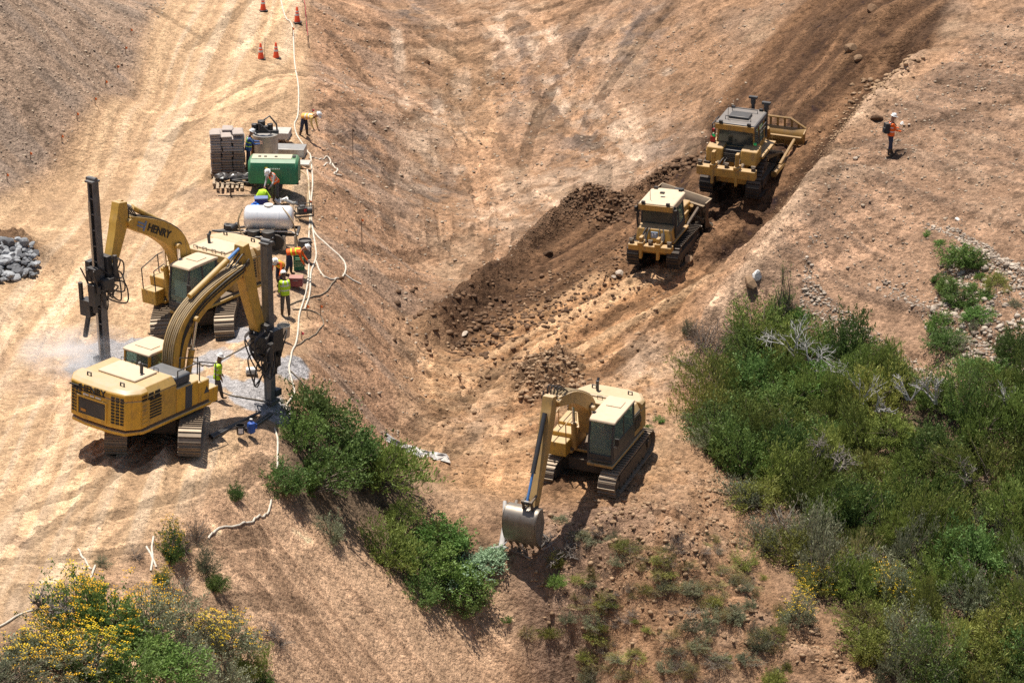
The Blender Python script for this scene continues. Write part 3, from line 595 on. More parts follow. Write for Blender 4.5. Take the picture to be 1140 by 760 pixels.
def excavator(nm, label, M, trk, cfg):
    """root at the ground under the slew ring; +Y is where the upper structure looks"""
    root=thing(nm,label,'excavator',M=M); T=Matrix.Rotation(trk,4,'Z'); c=cfg
    L,gz_,w=c.get('L',4.7),c.get('gauge',2.5),c.get('shoe',.74); r=.5; out=stadium(L,r)
    for sx in (-1,1): crawler(root,T,sx*gz_/2,out,w,c.get('trk',TRK),wheels=((L/2-r,r,r*.78,'idler'),(-L/2+r,r,r*.78,'sprocket')),frame=(-L/2+.75,L/2-.75,.22,.72))
    u=MB(T); u.bb(-.75,.75,-1.05,1.05,.42,.92); u.prism([(-gz_/2+.1,.3),(gz_/2-.1,.3),(gz_/2-.1,.62),(.6,.9),(-.6,.9),(-gz_/2+.1,.62)],'y',-.9,.9); u.build('carbody',UND,root,.03)
    s=MB(); s.cyl((0,0,.9),(0,0,1.16),.72,n=28); s.build('slew_ring',UND,root)
    zb=1.14; hw=c.get('hw',1.42); rear=c.get('rear',-3.2); ht=c.get('ht',2.75); P=c['paint']; D=c.get('panel',P)
    d=MB(); d.prism([(-hw,1.5),(-hw,rear+.7),(-hw+.35,rear+.12),(-.5,rear),(.5,rear),(hw-.35,rear+.12),(hw,rear+.7),(hw,1.15),(.5,1.15),(.5,.9),(-.35,.9),(-.35,1.75),(-hw,1.75)],'z',zb,zb+.12)
    d.cur=1; d.prism([(-hw+.05,1.4),(-hw+.05,rear+.75),(-hw+.4,rear+.2),(hw-.4,rear+.2),(hw-.05,rear+.75),(hw-.05,1.1),(.45,1.1),(.45,.85),(-.4,.85),(-.4,1.4)],'z',zb+.12,zb+.22); d.cur=0
    d.build('platform',[P,D],root,.02)
    z0=zb+.22
    k=MB(); f=rear+.95
    o1=[(-hw,f),(-hw,rear+.55),(-hw+.32,rear+.1),(-.6,rear),(.6,rear),(hw-.32,rear+.1),(hw,rear+.55),(hw,f)]
    k.prism(o1,'z',z0,ht-.35); top=[(x*.985,min(y+.0,f)) for x,y in o1]; ti=[(x*.93,y+(.16 if y<f else 0)) for x,y in o1]
    k.loft([[(x,y,ht-.35) for x,y in o1],[(x,y,ht-.12) for x,y in o1],[(x,y,ht) for x,y in ti]]); cw=k.build('counterweight',c.get('cwpaint',P),root,.04)
    for x in (-.75,.75): lug=MB(); lug.tube([(x-.08,rear+.5,ht-.02),(x-.08,rear+.5,ht+.12),(x+.08,rear+.5,ht+.12),(x+.08,rear+.5,ht-.02)],.03,6); lug.build('lifting_eye',BLK,cw)
    # engine house
    h=MB(); h.bb(-hw+.03,hw-.03,f+.004,c.get('engy',-.75),z0,ht-.32); h.hexa([(-hw+.03,f+.004,ht-.319),(hw-.03,f+.004,ht-.319),(hw-.03,c.get('engy',-.75),ht-.319),(-hw+.03,c.get('engy',-.75),ht-.319)],[(-hw+.2,f+.004,ht-.02),(hw-.2,f+.004,ht-.02),(hw-.2,c.get('engy',-.75)-.06,ht-.02),(-hw+.2,c.get('engy',-.75)-.06,ht-.02)]); hd=h.build('engine_housing',c.get('hood',P),root,.03)
    lid=MB(); lid.bb(-.85,.85,f+.1,-1.0,ht-.022,ht+.06); lid.build('engine_hood',c.get('hoodtop',CREAM),hd,.04)
    for sx in (-1,1):
        lv=MB()
        for q in range(7):
            zz=z0+.25+q*.11
            lv.bb(min(sx*(hw-.032),sx*(hw-.004)),max(sx*(hw-.032),sx*(hw-.004)),f+.12,f+.72,zz,zz+.05)
        lv.build('side_louvre',c.get('louvre',BLK),hd)
    mf=MB(); mf.cyl((.55,-1.5,ht+.0),(.55,-1.5,ht+.42),.06,n=12); mf.cyl((.55,-1.5,ht+.3),(.55,-1.62,ht+.5),.055,n=10); mf.build('exhaust_pipe',DRK,hd)
    # right side: tool boxes, fuel tank and step
    t=MB(); t.bb(.52,hw-.02,-.74,.45,z0,ht-.5); t.bb(.52,hw-.02,.454,1.05,z0,ht-.62); t.build('fuel_tank',c.get('tank',P),root,.05)
    t=MB(); t.bb(.6,hw-.03,1.054,1.55,z0-.2,z0+.38); t.build('step_box',c.get('tank',P),root,.03)
    if c.get('darkpanel'):
        t=MB(); t.bb(hw-.02,hw-.008,-.28,.08,z0+.02,ht-.56); t.build('filter_door',NAVY,root,.0)
        t=MB(); t.bb(.1,hw-.1,-.745,.1,ht-.5,ht-.1); t.build('air_cleaner_cover',NAVY,root,.09)
    hr=MB(); q=hw-.12
    for a,b in (((q,1.5,z0+.38),(q,1.5,z0+1.2)),((q,.6,ht-.62),(q,.6,ht+.1)),((q,1.5,z0+1.2),(q,.6,ht+.1)),((q,.6,ht+.1),(q,-.6,ht+.1)),((q,-.6,ht+.1),(q,-.6,ht-.35)),((.6,1.5,z0+.38),(.6,1.5,z0+1.2)),((.6,1.5,z0+1.2),(.6,.5,ht+.05)),((.6,.5,ht+.05),(.6,.5,ht-.5))): hr.tube([a,b],.022,6)
    hr.build('handrail',c.get('rail',DRK),root)
    x1=-.38; cab=cab_shell(root,-hw-.02,x1,c.get('caby0',.02),1.78,z0+.02,c.get('cabtop',3.12),c.get('cabpaint',P),c.get('cabroof',CREAM),post=c.get('cabpost'))
    mm=MB(); mm.tube([(-hw-.02,1.7,2.1),(-hw-.25,1.85,2.15),(-hw-.25,1.85,2.3)],.015,6); mm.box((-hw-.25,1.86,2.42),(.17,.05,.28)); mm.build('mirror',BLK,cab)
    # bracket, boom, stick
    bx=c.get('bx',.08); yf,zf=.55,1.95
    br=MB()
    for dx in (-.36,.36): br.prism([(.0,z0),(.95,z0),(.78,zf+.16),(.4,zf+.16)],'x',bx+dx-.06,bx+dx+.06)
    br.cyl((bx-.45,yf,zf),(bx+.45,yf,zf),.1); br.build('boom_bracket',P,root,.01)
    bl=[(yf,zf,.42,.56)]+[(*plane_hit(M,px,py,bx),hh,.56) for px,py,hh in c['boom']]; bl=arc_pts(bl)
    bm=MB(); beam(bm,bl,bx); e=bl[-1]; bm.cyl((bx-.36,e[0],e[1]),(bx+.36,e[0],e[1]),.13); boom=bm.build('boom',c.get('boompaint',P),root,.025)
    sl=[(*plane_hit(M,px,py,bx),hh,.42) for px,py,hh in c['stick']]; sl=arc_pts(sl)
    sm=MB(); beam(sm,sl,bx); stick=sm.build('stick',c.get('boompaint',P),root,.025)
    fin=plane_hit(M,*c['rambase'],bx); fo=plane_hit(M,*c['ramfoot'],bx)
    rr=ram(boom,(.98,1.28),plane_hit(M,*c['boomram'],bx),.11,.58,c.get('rampaint',P),CHROME,bx,'boom_cylinder',both=.40)
    ram(boom,fo,fin,.105,c.get('ramfrac',.6),c.get('rampaint',P),c.get('rod',CHROME),bx,'stick_cylinder')
    hz=MB()
    for q,dx in enumerate((-.2,-.12,-.04,.06,.14,.22)):
        pts=[]
        for y,z,h,_ in bl[1::3]:
            i=[k for k in range(len(bl)) if bl[k][0]==y][0]; a=bl[max(i-1,0)]; b=bl[min(i+1,len(bl)-1)]; dd=Vector((b[0]-a[0],b[1]-a[1])).normalized(); n=Vector((-dd.y,dd.x))*(h/2+.035)*c.get('hoseside',1)
            pts.append((bx+dx,y+n.x,z+n.y))
        hose(hz,pts,.026,3,5)
    hz.build('boom_hose',c.get('hosemat',TANHOSE),boom)
    h2=MB(); nb=len(bl); sdx=c.get('lineside',1)
    for q,dz in enumerate((-.05,.07,.16)): hose(h2,[(bx+sdx*.31,bl[k][0],bl[k][1]+dz) for k in range(2,nb,3)]+[(bx+sdx*.36,bl[-1][0],bl[-1][1]+.15+.1*q),(bx+sdx*.26,sl[len(sl)//3][0],sl[len(sl)//3][1])],.022,3,5)
    for q in range(4): hose(h2,[(bx-.2+.13*q,bl[-4][0],bl[-4][1]+bl[-4][2]/2+.06),(bx-.22+.14*q,bl[-1][0]-.1,bl[-1][1]+.55),(bx-.15+.1*q,sl[len(sl)//3][0]-.35,sl[len(sl)//3][1]),(bx-.15+.1*q,sl[len(sl)//2][0]-.25,sl[len(sl)//2][1])],.028,4,5)
    h2.build('hydraulic_line',RUB,boom)
    pn=MB()
    for k in (0,nb//2,nb-1): pn.cyl((bx-.33,bl[k][0],bl[k][1]),(bx+.33,bl[k][0],bl[k][1]),.085,n=12)
    pn.build('pivot_pin',UND,boom)
    for y,z,n_ in ((.2,ht+.02,4),): 
        for q in range(n_): gb=MB(); gb.tube([(-.9+q*.5,-.9,z-.05),(-.9+q*.5,-.9,z+.1),(-.7+q*.5,-.9,z+.1),(-.7+q*.5,-.9,z-.05)],.015,5); gb.build('grab_rail',DRK,root)
    return root,boom,stick,cab,cw,dict(bx=bx,bl=bl,sl=sl,z0=z0,ht=ht,hw=hw,rear=rear)

def drill_mast(root, M, base_w, top_px, stick_end, side, cfg):
    """rock-drill mast hung on the stick: a feed beam down to the ground at base_w (world)"""
    Mi=M.inverted(); b=Mi @ Vector(base_w); up=(Mi.to_3x3() @ Vector(cfg.get('lean',(0,0,1)))).normalized(); H=cfg['H']
    e=Vector((1,0,0)); fwd=up.cross(e).normalized(); e=fwd.cross(up)
    B=Matrix(((e.x,fwd.x,up.x,b.x),(e.y,fwd.y,up.y,b.y),(e.z,fwd.z,up.z,b.z),(0,0,0,1)))   # x across, y outwards from the machine, z along the mast
    m=MB(B); wd=cfg.get('wd',.125)
    for sx in (-1,1):
        m.bb(sx*wd-.04,sx*wd+.04,-.14,.14,.12,H); 
    m.bb(-wd+.04,wd-.04,-.13,-.09,.15,H-.05)
    z=.5
    while z<H: m.bb(-wd+.04,wd-.04,.06,.12,z,z+.06); z+=.62
    m.bb(-.21,.21,-.18,.22,H,H+.07); m.bb(-.22,.22,-.2,.30,.0,.14); m.cyl((-.2,0,H+.11),(.2,0,H+.11),.09,n=12); m.bb(.16,.32,-.08,.05,H+.03,H+.15)
    mast=m.build('drill_mast',cfg.get('mat',MASTM),root,.008)
    rod=MB(B); rod.cyl((0,.26,-.25),(0,.26,H-.7),.045,n=10); rod.build('drill_rod',STEEL,mast)
    zh=cfg['zh']; ca=MB(B); ca.bb(-.3,.3,-.42,-.17,zh-.75,zh+.7); ca.bb(-.38,.38,-.62,-.42,zh-.35,zh+.3); ca.bb(-.5,-.24,-.3,.2,zh-.5,zh-.1); ca.bb(.26,.52,-.35,.22,zh-.3,zh+.5); ca.cyl((.45,-.5,zh-.6),(.45,-.5,zh+.1),.14,n=12); ca.cyl((-.48,-.4,zh+.1),(-.48,-.4,zh+.75),.09,n=10); ca.bb(-.25,.25,.17,.42,zh-.15,zh+.35)
    carr=ca.build('mast_carriage',DRK,mast,.015)
    zd=cfg['zd']; dh=MB(B); dh.bb(-.17,.17,.17,.48,zd-.45,zd+.4); dh.cyl((0,.3,zd-.75),(0,.3,zd-.45),.1,n=12); dh.cyl((-.24,.3,zd+.05),(-.24,.3,zd+.35),.09,n=10); dh.cyl((.24,.3,zd+.0),(.24,.3,zd+.35),.09,n=10); dh.build('rock_drill',STEEL if cfg.get('bright') else DRK,mast,.015)
    gd=MB(B); gd.bb(-.22,.22,.1,.42,.25,.5); gd.build('rod_guide',DRK,mast,.01)
    hz=MB(B); rnd=random.Random(cfg.get('seed',1))
    for q in range(cfg.get('nh',9)):
        x0=rnd.uniform(-.45,.5); z1=zh+rnd.uniform(-.5,.6); dz=rnd.uniform(.7,1.4); yo=-rnd.uniform(.25,.8); xo=rnd.uniform(-.55,.65)
        hose(hz,[(x0,-.45,z1),(x0+.2*xo,yo-.3,z1-.25),(xo,yo-.1,z1-dz),(xo*.7,-.25,z1-dz*.75),(xo*.4,.1,z1-dz*.3)],.03,5,5)
    for q in range(3):
        x0=-.25+.22*q; hose(hz,[(x0,.35,zd+.3),(x0*1.6+.1,.55,zd+1.0),(x0*1.5+.2,.3,zd+.6),(x0,-.05,zd-.7),(x0,-.2,zh+.2)],.028,5,5)
    for q in cfg.get('drops',()): hose(hz,[q[0],q[1],q[2]],.028,6,5)
    hz.build('hydraulic_hose',RUB,mast)
    if cfg.get('box'):
        bx=MB(B); x,y,z=cfg['box']; bx.bb(x-.28,x+.28,y-.2,y+.2,z-.32,z+.32); bx.bb(x+.25 if x<0 else x-.5,x+.5 if x<0 else x-.25,y-.08,y+.08,z-.1,z+.1); bx.build('dust_collector_box',DRK,mast,.02)
        bx=MB(B); bx.cyl((x+.02,y,z-.3),(x+.3,y,z-1.25),.1,n=12); bx.build('swing_cylinder',DRK,mast); bx=MB(B); bx.cyl((x+.25,y+.1,z+.3),(x+.25,y+.1,z+.95),.09,n=12); bx.build('swing_cylinder',DRK,mast)
    # wrist that joins the stick to the carriage
    wr=MB(); sx,sy,sz=stick_end; t=B @ Vector((0,-.5,zh)); t2=B @ Vector((0,-.5,zh-.5)); s=Vector((sx,sy,sz)); wr.tube([s+Vector((-.16,0,.1)),t],.09,8); wr.tube([s+Vector((.16,0,.1)),t],.09,8); wr.tube([s,t2],.1,8); wr.cyl(s-Vector((.3,0,0)),s+Vector((.3,0,0)),.12); wr.cyl(t-Vector((.35,0,0)),t+Vector((.35,0,0)),.12); wr.build('wrist_link',DRK,root)
    return mast,B
def proj(p):
    d=np.array(p)-CO; z=d@FWD; return 570+FPX*d[0]/z, 380-FPX*(d@UPV)/z
def rise(base, lean, ytop):
    lo,hi=1.0,14.0
    for _ in range(40):
        h=(lo+hi)/2; 
        if proj(Vector(base)+Vector(lean)*h)[1]>ytop: lo=h
        else: hi=h
    return h
def z_at(base, lean, py): return rise(base, lean, py)
def head(a,b): return math.atan2(b.x-a.x,b.y-a.y)

# ================================================================= drill excavator nearest the camera
cA=at(174,480); mA=at(301,449); hA=head(cA,mA)-R(4)
MA=place_on_ground(174,480,hA,.6,nose=R(3.5))
A,boomA,stickA,cabA,cwA,iA=excavator('drill_excavator','yellow drilling excavator seen from behind, black grille in its rear counterweight',MA,hA-R(-2),dict(paint=YEL,panel=UND,hw=1.55,rear=-3.25,ht=2.78,gauge=2.55,shoe=.8,L=4.8,darkpanel=True,cabtop=2.85,hoodtop=CREAM,hood=YEL_D,cabroof=CREAM,boompaint=YEL_D,rampaint=YEL_D,
  boom=[(192,415,.6),(195,385,.70),(204,359,.74),(223,334,.66),(245,314,.56),(268,296,.34)], stick=[(269,271,.34),(271,294,.66),(278,330,.52),(287,365,.4)],
  rambase=(268,275),ramfoot=(211,330),ramfrac=.72,rod=BLUEROD,boomram=(209,352)))
H=rise(mA,(.0,0,1),272); zh=z_at(mA,(0,0,1),378)
mastA,BA=drill_mast(A,MA,mA+Vector((0,0,.02)),272,(iA['bx'],*iA['sl'][-1][:2]),1,dict(H=H,zh=zh,zd=z_at(mA,(0,0,1),398),nh=12,seed=3))
i=iA; yb=i['rear']-.003
gp=MB(); gp.bb(-.78,.42,yb-.012,yb+.05,i['z0']+.22,i['ht']-.62); g=gp.build('radiator_grille',DRK,cwA,.0)
fr=MB(); a,b,z1,z2=-.86,.50,i['z0']+.14,i['ht']-.54
for q in ((a,b,z1,z1+.07),(a,b,z2-.07,z2)): fr.bb(q[0],q[1],yb-.03,yb+.05,q[2],q[3])
for q in (a,b-.07): fr.bb(q,q+.07,yb-.03,yb+.05,z1+.071,z2-.071)
fr.build('grille_frame',YEL,cwA)
for zz in (.52,.6,.86): 
    sl_=MB(); sl_.bb(-.77,.41,yb-.02,yb-.013,i['z0']+.22+zz*.95,i['z0']+.25+zz*.95); sl_.build('grille_bar',UND,g)
lm=MB(); 
for k in range(13): 
    if k not in (4,8): lm.bb(-.56+k*.062,-.515+k*.062,yb-.028,yb-.013,i['z0']+.93,i['z0']+.985)
lm.build('small_lettering',LETW,g); lm=MB(); lm.bb(-.68,-.45,yb-.028,yb-.013,i['z0']+.30,i['z0']+.40); lm.build('orange_plate',mat('orange_plate',(.5,.22,.03),.5,0,.2),g)
def louv(y0,y1,n,m=3):
    s=MB()
    for q in range(n):
        for e in range(m):
            zz=i['z0']+.16+q*(1.02/n); w=(y1-y0)/m; s.bb(y0+e*w,y0+e*w+w*.72,yb-.02,yb+.06,zz,zz+.062)
    return s
s=MB(); hw=i['hw']
def onside(s,sx,u0,u1,z0,z1,t=.02):
    """plates on the slanting rear corner: u runs 0..1 from the rear face to the flank"""
    a=Vector((sx*(hw-.32),i['rear']+.1)); b=Vector((sx*.6,i['rear'])); 
    p=b.lerp(a,u0); q=b.lerp(a,u1); n=Vector(((a-b).y,-(a-b).x)).normalized(); 
    if n.y>0: n=-n
    s.hexa([(p.x,p.y,z0),(q.x,q.y,z0),(q.x+n.x*t,q.y+n.y*t,z0),(p.x+n.x*t,p.y+n.y*t,z0)],[(p.x,p.y,z1),(q.x,q.y,z1),(q.x+n.x*t,q.y+n.y*t,z1),(p.x+n.x*t,p.y+n.y*t,z1)])
for sx in (-1,1):
    s=MB()
    for q in range(9):
        for e in range(3): zz=i['z0']+.18+q*.115; onside(s,sx,.12+e*.29,.33+e*.29,zz,zz+.07)
    s.build('corner_vent',BLK,cwA)
text_mesh('counterweight_lettering','HENRY',.36,frame_mat((-.14,yb-.012,i['ht']-.26),(1,0,0),(0,0,1)),LETB,cwA,.012,.008)
e=MB(); e.bb(-1.22,-.72,yb-.006,yb+.05,i['ht']-.27,i['ht']-.23); e.bb(-1.05,-.72,yb-.006,yb+.05,i['ht']-.34,i['ht']-.31); e.bb(-.79,-.75,yb-.009,yb+.05,i['ht']-.42,i['ht']-.15); e.build('counterweight_emblem',LETB,cwA)
e=MB()
for rr_ in range(2):
    for q in range(3):
        for w_ in range(4): y=i['rear']+.62+q*.34+w_*.072; zz=i['ht']-.44+rr_*.15; e.bb(hw-.01,hw+.012,y,y+.045,zz,zz+.10)
e.build('side_lettering',LETB,cwA)
# corrugated flank of the counterweight
e=MB()
for q in range(6): zz=i['z0']+.12+q*.16; e.bb(hw-.01,hw+.018,i['rear']+.6,f_:=i['rear']+.93,zz,zz+.085)
e.build('flank_rib',YEL_D,cwA)
e=MB(); e.prism([(.75,i['z0']+.3),(1.02,i['z0']+.3),(.885,i['z0']+.55)],'x',hw-.03,hw-.004); e.build('side_emblem',NAVY,A)

# ================================================================= drill excavator behind it
cB=at(221,362); mB=at(118,409); hB=head(cB,mB)
MBm=place_on_ground(221,362,hB,.6)
B_,boomB,stickB,cabB,cwB,iB=excavator('drill_excavator','yellow drilling excavator facing the camera, cream roof hatch and tall dark mast at its left',MBm,hB-R(180),dict(paint=YEL_D,panel=UND,hw=1.4,rear=-3.1,ht=2.75,gauge=2.45,shoe=.76,L=4.5,cabtop=3.1,cabpaint=DRK,cabpost=DRK,hood=TAN,hoodtop=CREAM,cabroof=CREAM,cwpaint=TAN,boompaint=YEL_D,rampaint=YEL_D,tank=YEL_D,
  boom=[(201,314,.58),(201,292,.70),(194,270,.80),(176,256,.72),(156,250,.60),(139,246,.44)], stick=[(133,224,.42),(132,246,.62),(128,268,.5),(121,300,.36)],
  rambase=(134,225),ramfoot=(178,246),ramfrac=.7,rod=CHROME,boomram=(190,272),hosemat=RUB,bx=.06))
ln=Vector((-.025,.0,1)).normalized(); H=rise(mB,ln,203); zh=z_at(mB,ln,306)
mastB,BB=drill_mast(B_,MBm,mB+Vector((0,0,.02)),203,(iB['bx'],*iB['sl'][-1][:2]),1,dict(H=H,zh=zh,zd=z_at(mB,ln,325),nh=9,seed=8,lean=ln,box=(.62,.1,z_at(mB,ln,345))))
# lettering on the left side of its boom
bl=iB['bl']; n=len(bl); a=bl[int(n*.86)]; b=bl[int(n*.60)]; mid=Vector((iB['bx']-.287,(a[0]+b[0])/2,(a[1]+b[1])/2)); dirn=Vector((0,b[0]-a[0],b[1]-a[1])).normalized(); up_=Vector((0,-dirn.z,dirn.y)) if dirn.y>0 else Vector((0,dirn.z,-dirn.y))
text_mesh('boom_lettering','HENRY',.40,frame_mat(mid+dirn*.16,dirn,up_),LETB,boomB,.01,.012)
e=MB(); E=frame_mat(mid-dirn*.82,dirn,up_); e.T=E; e.bb(-.25,.2,.02,.09,-.01,.012); e.bb(-.25,.2,-.1,-.04,-.01,.012); e.bb(.12,.2,-.2,.2,-.012,.014); e.build('boom_emblem',mat('pale_blue_emblem',(.16,.22,.34),.6),boomB)

# ================================================================= excavator in the gully
hC=R(204); MC=place_on_ground(664,521,hC,.8)
C_,boomC,stickC,cabC,cwC,iC=excavator('excavator','dusty tan excavator with a toothed bucket lowered in front, digging at the gully edge',MC,R(2),dict(paint=TAN,panel=UND,hw=1.40,rear=-2.15,ht=2.55,caby0=-.45,engy=-.5,gauge=2.5,shoe=.7,L=4.5,cabtop=3.05,cabpaint=TAN,cabpost=DRK,hood=TAN,hoodtop=CREAM,cabroof=CREAM,boompaint=TAN,rampaint=TAN,rail=TAN,tank=YEL_D,
  boom=[(654,466,.52),(651,449,.58),(634,441,.5),(615,446,.38)], stick=[(612,440,.34),(610,462,.54),(603,505,.42),(592,566,.32)],
  rambase=(613,442),ramfoot=(641,439),ramfrac=.62,boomram=(649,452),hoseside=1))
sl=iC['sl']; py_,pz_=sl[-1][:2]; bx=iC['bx']
bc=MB(); cx=bx+.22; w=1.36; prof=[(.02,.12),(.32,.16),(.58,.02),(.72,-.28),(.72,-.70),(.54,-1.15),(.24,-1.42)]
outer=[(py_+a,pz_+b) for a,b in smoothline(prof,4)]; inner=[(py_+a*.9-.02,pz_+b*.93-.02) for a,b in smoothline(prof,4)]
n=len(outer); R0=[[(cx-w/2,*outer[k]),(cx+w/2,*outer[k]),(cx+w/2,*inner[k]),(cx-w/2,*inner[k])] for k in range(n)]; bc.loft(R0)
for sx in (-1,1): bc.prism(outer+[(py_-.12,pz_-.55)],'x',cx+sx*(w/2-.03)-.028,cx+sx*(w/2-.03)+.028)
bk=bc.build('bucket',mat('scoured_bucket_steel',(.24,.22,.20),.5,.6,.5,.6,.2,(.3,.24,.17)),C_,.01)
for q in range(5):
    t=MB(); x=cx-w/2+.1+q*(w-.2)/4; t.hexa([(x-.06,py_+.18,pz_-1.36),(x+.06,py_+.18,pz_-1.36),(x+.06,py_+.34,pz_-1.36),(x-.06,py_+.34,pz_-1.36)],[(x-.025,py_+.08,pz_-1.62),(x+.025,py_+.08,pz_-1.62),(x+.025,py_+.13,pz_-1.64),(x-.025,py_+.13,pz_-1.64)]); t.build('bucket_tooth',UND,bk)
# upside of links and bucket ram
lk=MB()
for sx in (-.17,.17): lk.tube([(bx+sx,py_-.05,pz_+.55),(bx+sx,py_+.42,pz_+.48)],.055,8); lk.tube([(bx+sx,py_+.42,pz_+.48),(bx+sx,py_+.30,pz_+.10)],.055,8)
lk.cyl((bx-.22,py_+.42,pz_+.48),(bx+.22,py_+.42,pz_+.48),.07); lk.cyl((bx-.3,py_,pz_),(bx+.3,py_,pz_),.08); 
for sx in (-.2,.2): lk.prism([(py_-.1,pz_-.02),(py_+.4,pz_-.02),(py_+.36,pz_+.22),(py_-.04,pz_+.16)],'x',bx+sx-.03,bx+sx+.03)
lk.build('bucket_link',UND,C_)
k=sl[int(len(sl)*.30)]; ram(stickC,(k[0]+.34,k[1]+.05),(py_+.42,pz_+.48),.09,.66,DRK,BLUEROD,bx,'bucket_cylinder')
lb=MB(); q=iC['bl'][int(len(iC['bl'])*.62)]; lb.box((bx+.286,q[0],q[1]),(.012,.3,.34)); lb.build('boom_sticker',LETW,boomC)
lv=MB()
for q in range(4): lv.bb(-iC['hw']-.0,-iC['hw']+.035,-1.15+q*.15,-1.06+q*.15,iC['z0']+.4,iC['ht']-.5)
lv.build('side_vent',UND,C_)

DOZ=mat('muddy_bulldozer_paint',(.46,.25,.045),.6,0,.8,.7,.2,(.42,.29,.17),2.2)
# ================================================================= bulldozers
def dozer(label, M, big, P, cfg):
    root=thing('bulldozer',label,'bulldozer',M=M,group='bulldozers on the pushed earth'); S=cfg['S']; G=cfg['gauge']/2; w=cfg['shoe']
    if big: wh=((1.6,.46,.42,'idler'),(-1.65,.46,.40,'idler'),(-.75,1.22,.44,'sprocket'),(0,.30,.2,'roller'),(.7,.30,.2,'roller'),(-.7,.30,.2,'roller'))
    else: wh=((1.25,.45,.40,'idler'),(-1.3,.50,.45,'sprocket'),(0,.26,.16,'roller'),(.55,.26,.16,'roller'),(-.55,.26,.16,'roller'),(-.1,.83,.1,'carrier_roller'))
    belt=hull_belt([(a,b,c+.08) for a,b,c,_ in wh])
    for sx in (-1,1): crawler(root,Matrix.Identity(4),sx*G,belt,w,TRKD,wheels=wh,pitch=.2,frame=(-1.2,1.2,.3,.62))
    g=G-w/2-.05
    hb=MB(); hb.bb(-g,g,-1.75 if big else -1.4,1.6,.55,1.25); hb.prism([(-1.7 if big else -1.35,1.25),(1.7,1.25),(1.7,1.5),(-1.7 if big else -1.35,1.6)],'x',-g*.95,g*.95); hb.build('hull',P,root,.03)
    zt=1.62 if big else 1.38
    for sx in (-1,1): fd=MB(); fd.bb(min(sx*(g-.05),sx*(G+w*(.42 if big else -.1))),max(sx*(g-.05),sx*(G+w*(.42 if big else -.1))),-1.35,.75,zt+.14 if big else 1.08,zt+.24 if big else 1.18); fd.build('fender',P,root,.02)
    hd=MB(); z1=cfg['hood']; hd.hexa([(-.52,.6,1.3),(.52,.6,1.3),(.5,2.35,1.2),(-.5,2.35,1.2)],[(-.46,.6,z1),(.46,.6,z1),(.44,2.35,z1-.14),(-.44,2.35,z1-.14)]); h=hd.build('engine_hood',P,root,.05)
    gr=MB(); gr.bb(-.4,.4,2.345,2.37,1.3,z1-.25); gr.build('radiator_grille',BLK,h)
    # rear tank / case
    yr=-1.55 if big else -1.28
    bx=MB()
    if big:
        bx.hexa([(-1.2,-1.95,1.55),(-.42,-1.95,1.55),(-.42,-1.1,1.55),(-1.2,-1.1,1.55)],[(-1.2,-1.8,2.22),(-.42,-1.8,2.22),(-.42,-1.1,2.3),(-1.2,-1.1,2.3)]); bx.build('rear_box',P,root,.05); bx=MB(); bx.hexa([(.42,-1.95,1.55),(1.2,-1.95,1.55),(1.2,-1.1,1.55),(.42,-1.1,1.55)],[(.42,-1.8,2.22),(1.2,-1.8,2.22),(1.2,-1.1,2.3),(.42,-1.1,2.3)]); 
    else: bx.hexa([(-.85,-1.62,1.2),(.85,-1.62,1.2),(.85,-.95,1.2),(-.85,-.95,1.2)],[(-.8,-1.45,1.78),(.8,-1.45,1.78),(.8,-.95,1.85),(-.8,-.95,1.85)])
    tk=bx.build('fuel_tank',P,root,.05)
    if big: q=MB(); q.bb(-.418,.418,-1.7,-1.12,1.6,2.15); q.build('rear_panel',DRK,root,.02)
    # cab
    z0,zc=cfg['cab']; cw=cfg['cw']; cy0,cy1=cfg['cy']; t=.09; cb=MB()
    cb.bb(-cw,cw,cy0,cy1,z0,z0+.32)
    for sx in (-1,1):
        for y in (cy0+t/2,cy1-t/2): cb.tube([(sx*(cw-t/2),y,z0+.3),(sx*(cw*.93-t/2),y*.92,zc-.1)],t*.6,6)
        cb.tube([(sx*(cw-t/2),(cy0+cy1)/2,z0+.3),(sx*(cw*.93-t/2),(cy0+cy1)/2,zc-.1)],t*.5,6)
    cab=cb.build('cab',cfg['post'],root,.012)
    rf=MB(); rf.loft([[(-cw*s,cy0-.12*s,z),(cw*s,cy0-.12*s,z),(cw*s,cy1+.1*s,z),(cw*.55*s,cy1+.28*s,z),(-cw*.55*s,cy1+.28*s,z),(-cw*s,cy1+.1*s,z)] for z,s in ((zc-.3,1.0),(zc-.05,1.03),(zc,.96))]); rf.cur=0
    rf.build('roof',cfg['roof'],cab,.03)
    vis=MB(); vis.bb(-cw*1.0,cw*1.0,cy0-.19,cy0-.135,zc-.32,zc-.06); vis.build('rear_visor',P,cab,.01)
    gl=MB(); gl.hexa([(-cw+t,cy0+.02,z0+.32),(cw-t,cy0+.02,z0+.32),(cw-t,cy0+.035,z0+.32),(-cw+t,cy0+.035,z0+.32)],[(-cw+t,cy0*.92,zc-.3),(cw-t,cy0*.92,zc-.3),(cw-t,cy0*.92+.015,zc-.3),(-cw+t,cy0*.92+.015,zc-.3)]); gl.build('rear_window',GLSD,cab)
    gl=MB(); gl.hexa([(-cw+t,cy1-.03,z0+.32),(cw-t,cy1-.03,z0+.32),(cw-t,cy1-.015,z0+.32),(-cw+t,cy1-.015,z0+.32)],[(-cw+t,cy1*.92-.03,zc-.3),(cw-t,cy1*.92-.03,zc-.3),(cw-t,cy1*.92-.015,zc-.3),(-cw+t,cy1*.92-.015,zc-.3)]); gl.build('windscreen',GLS,cab)
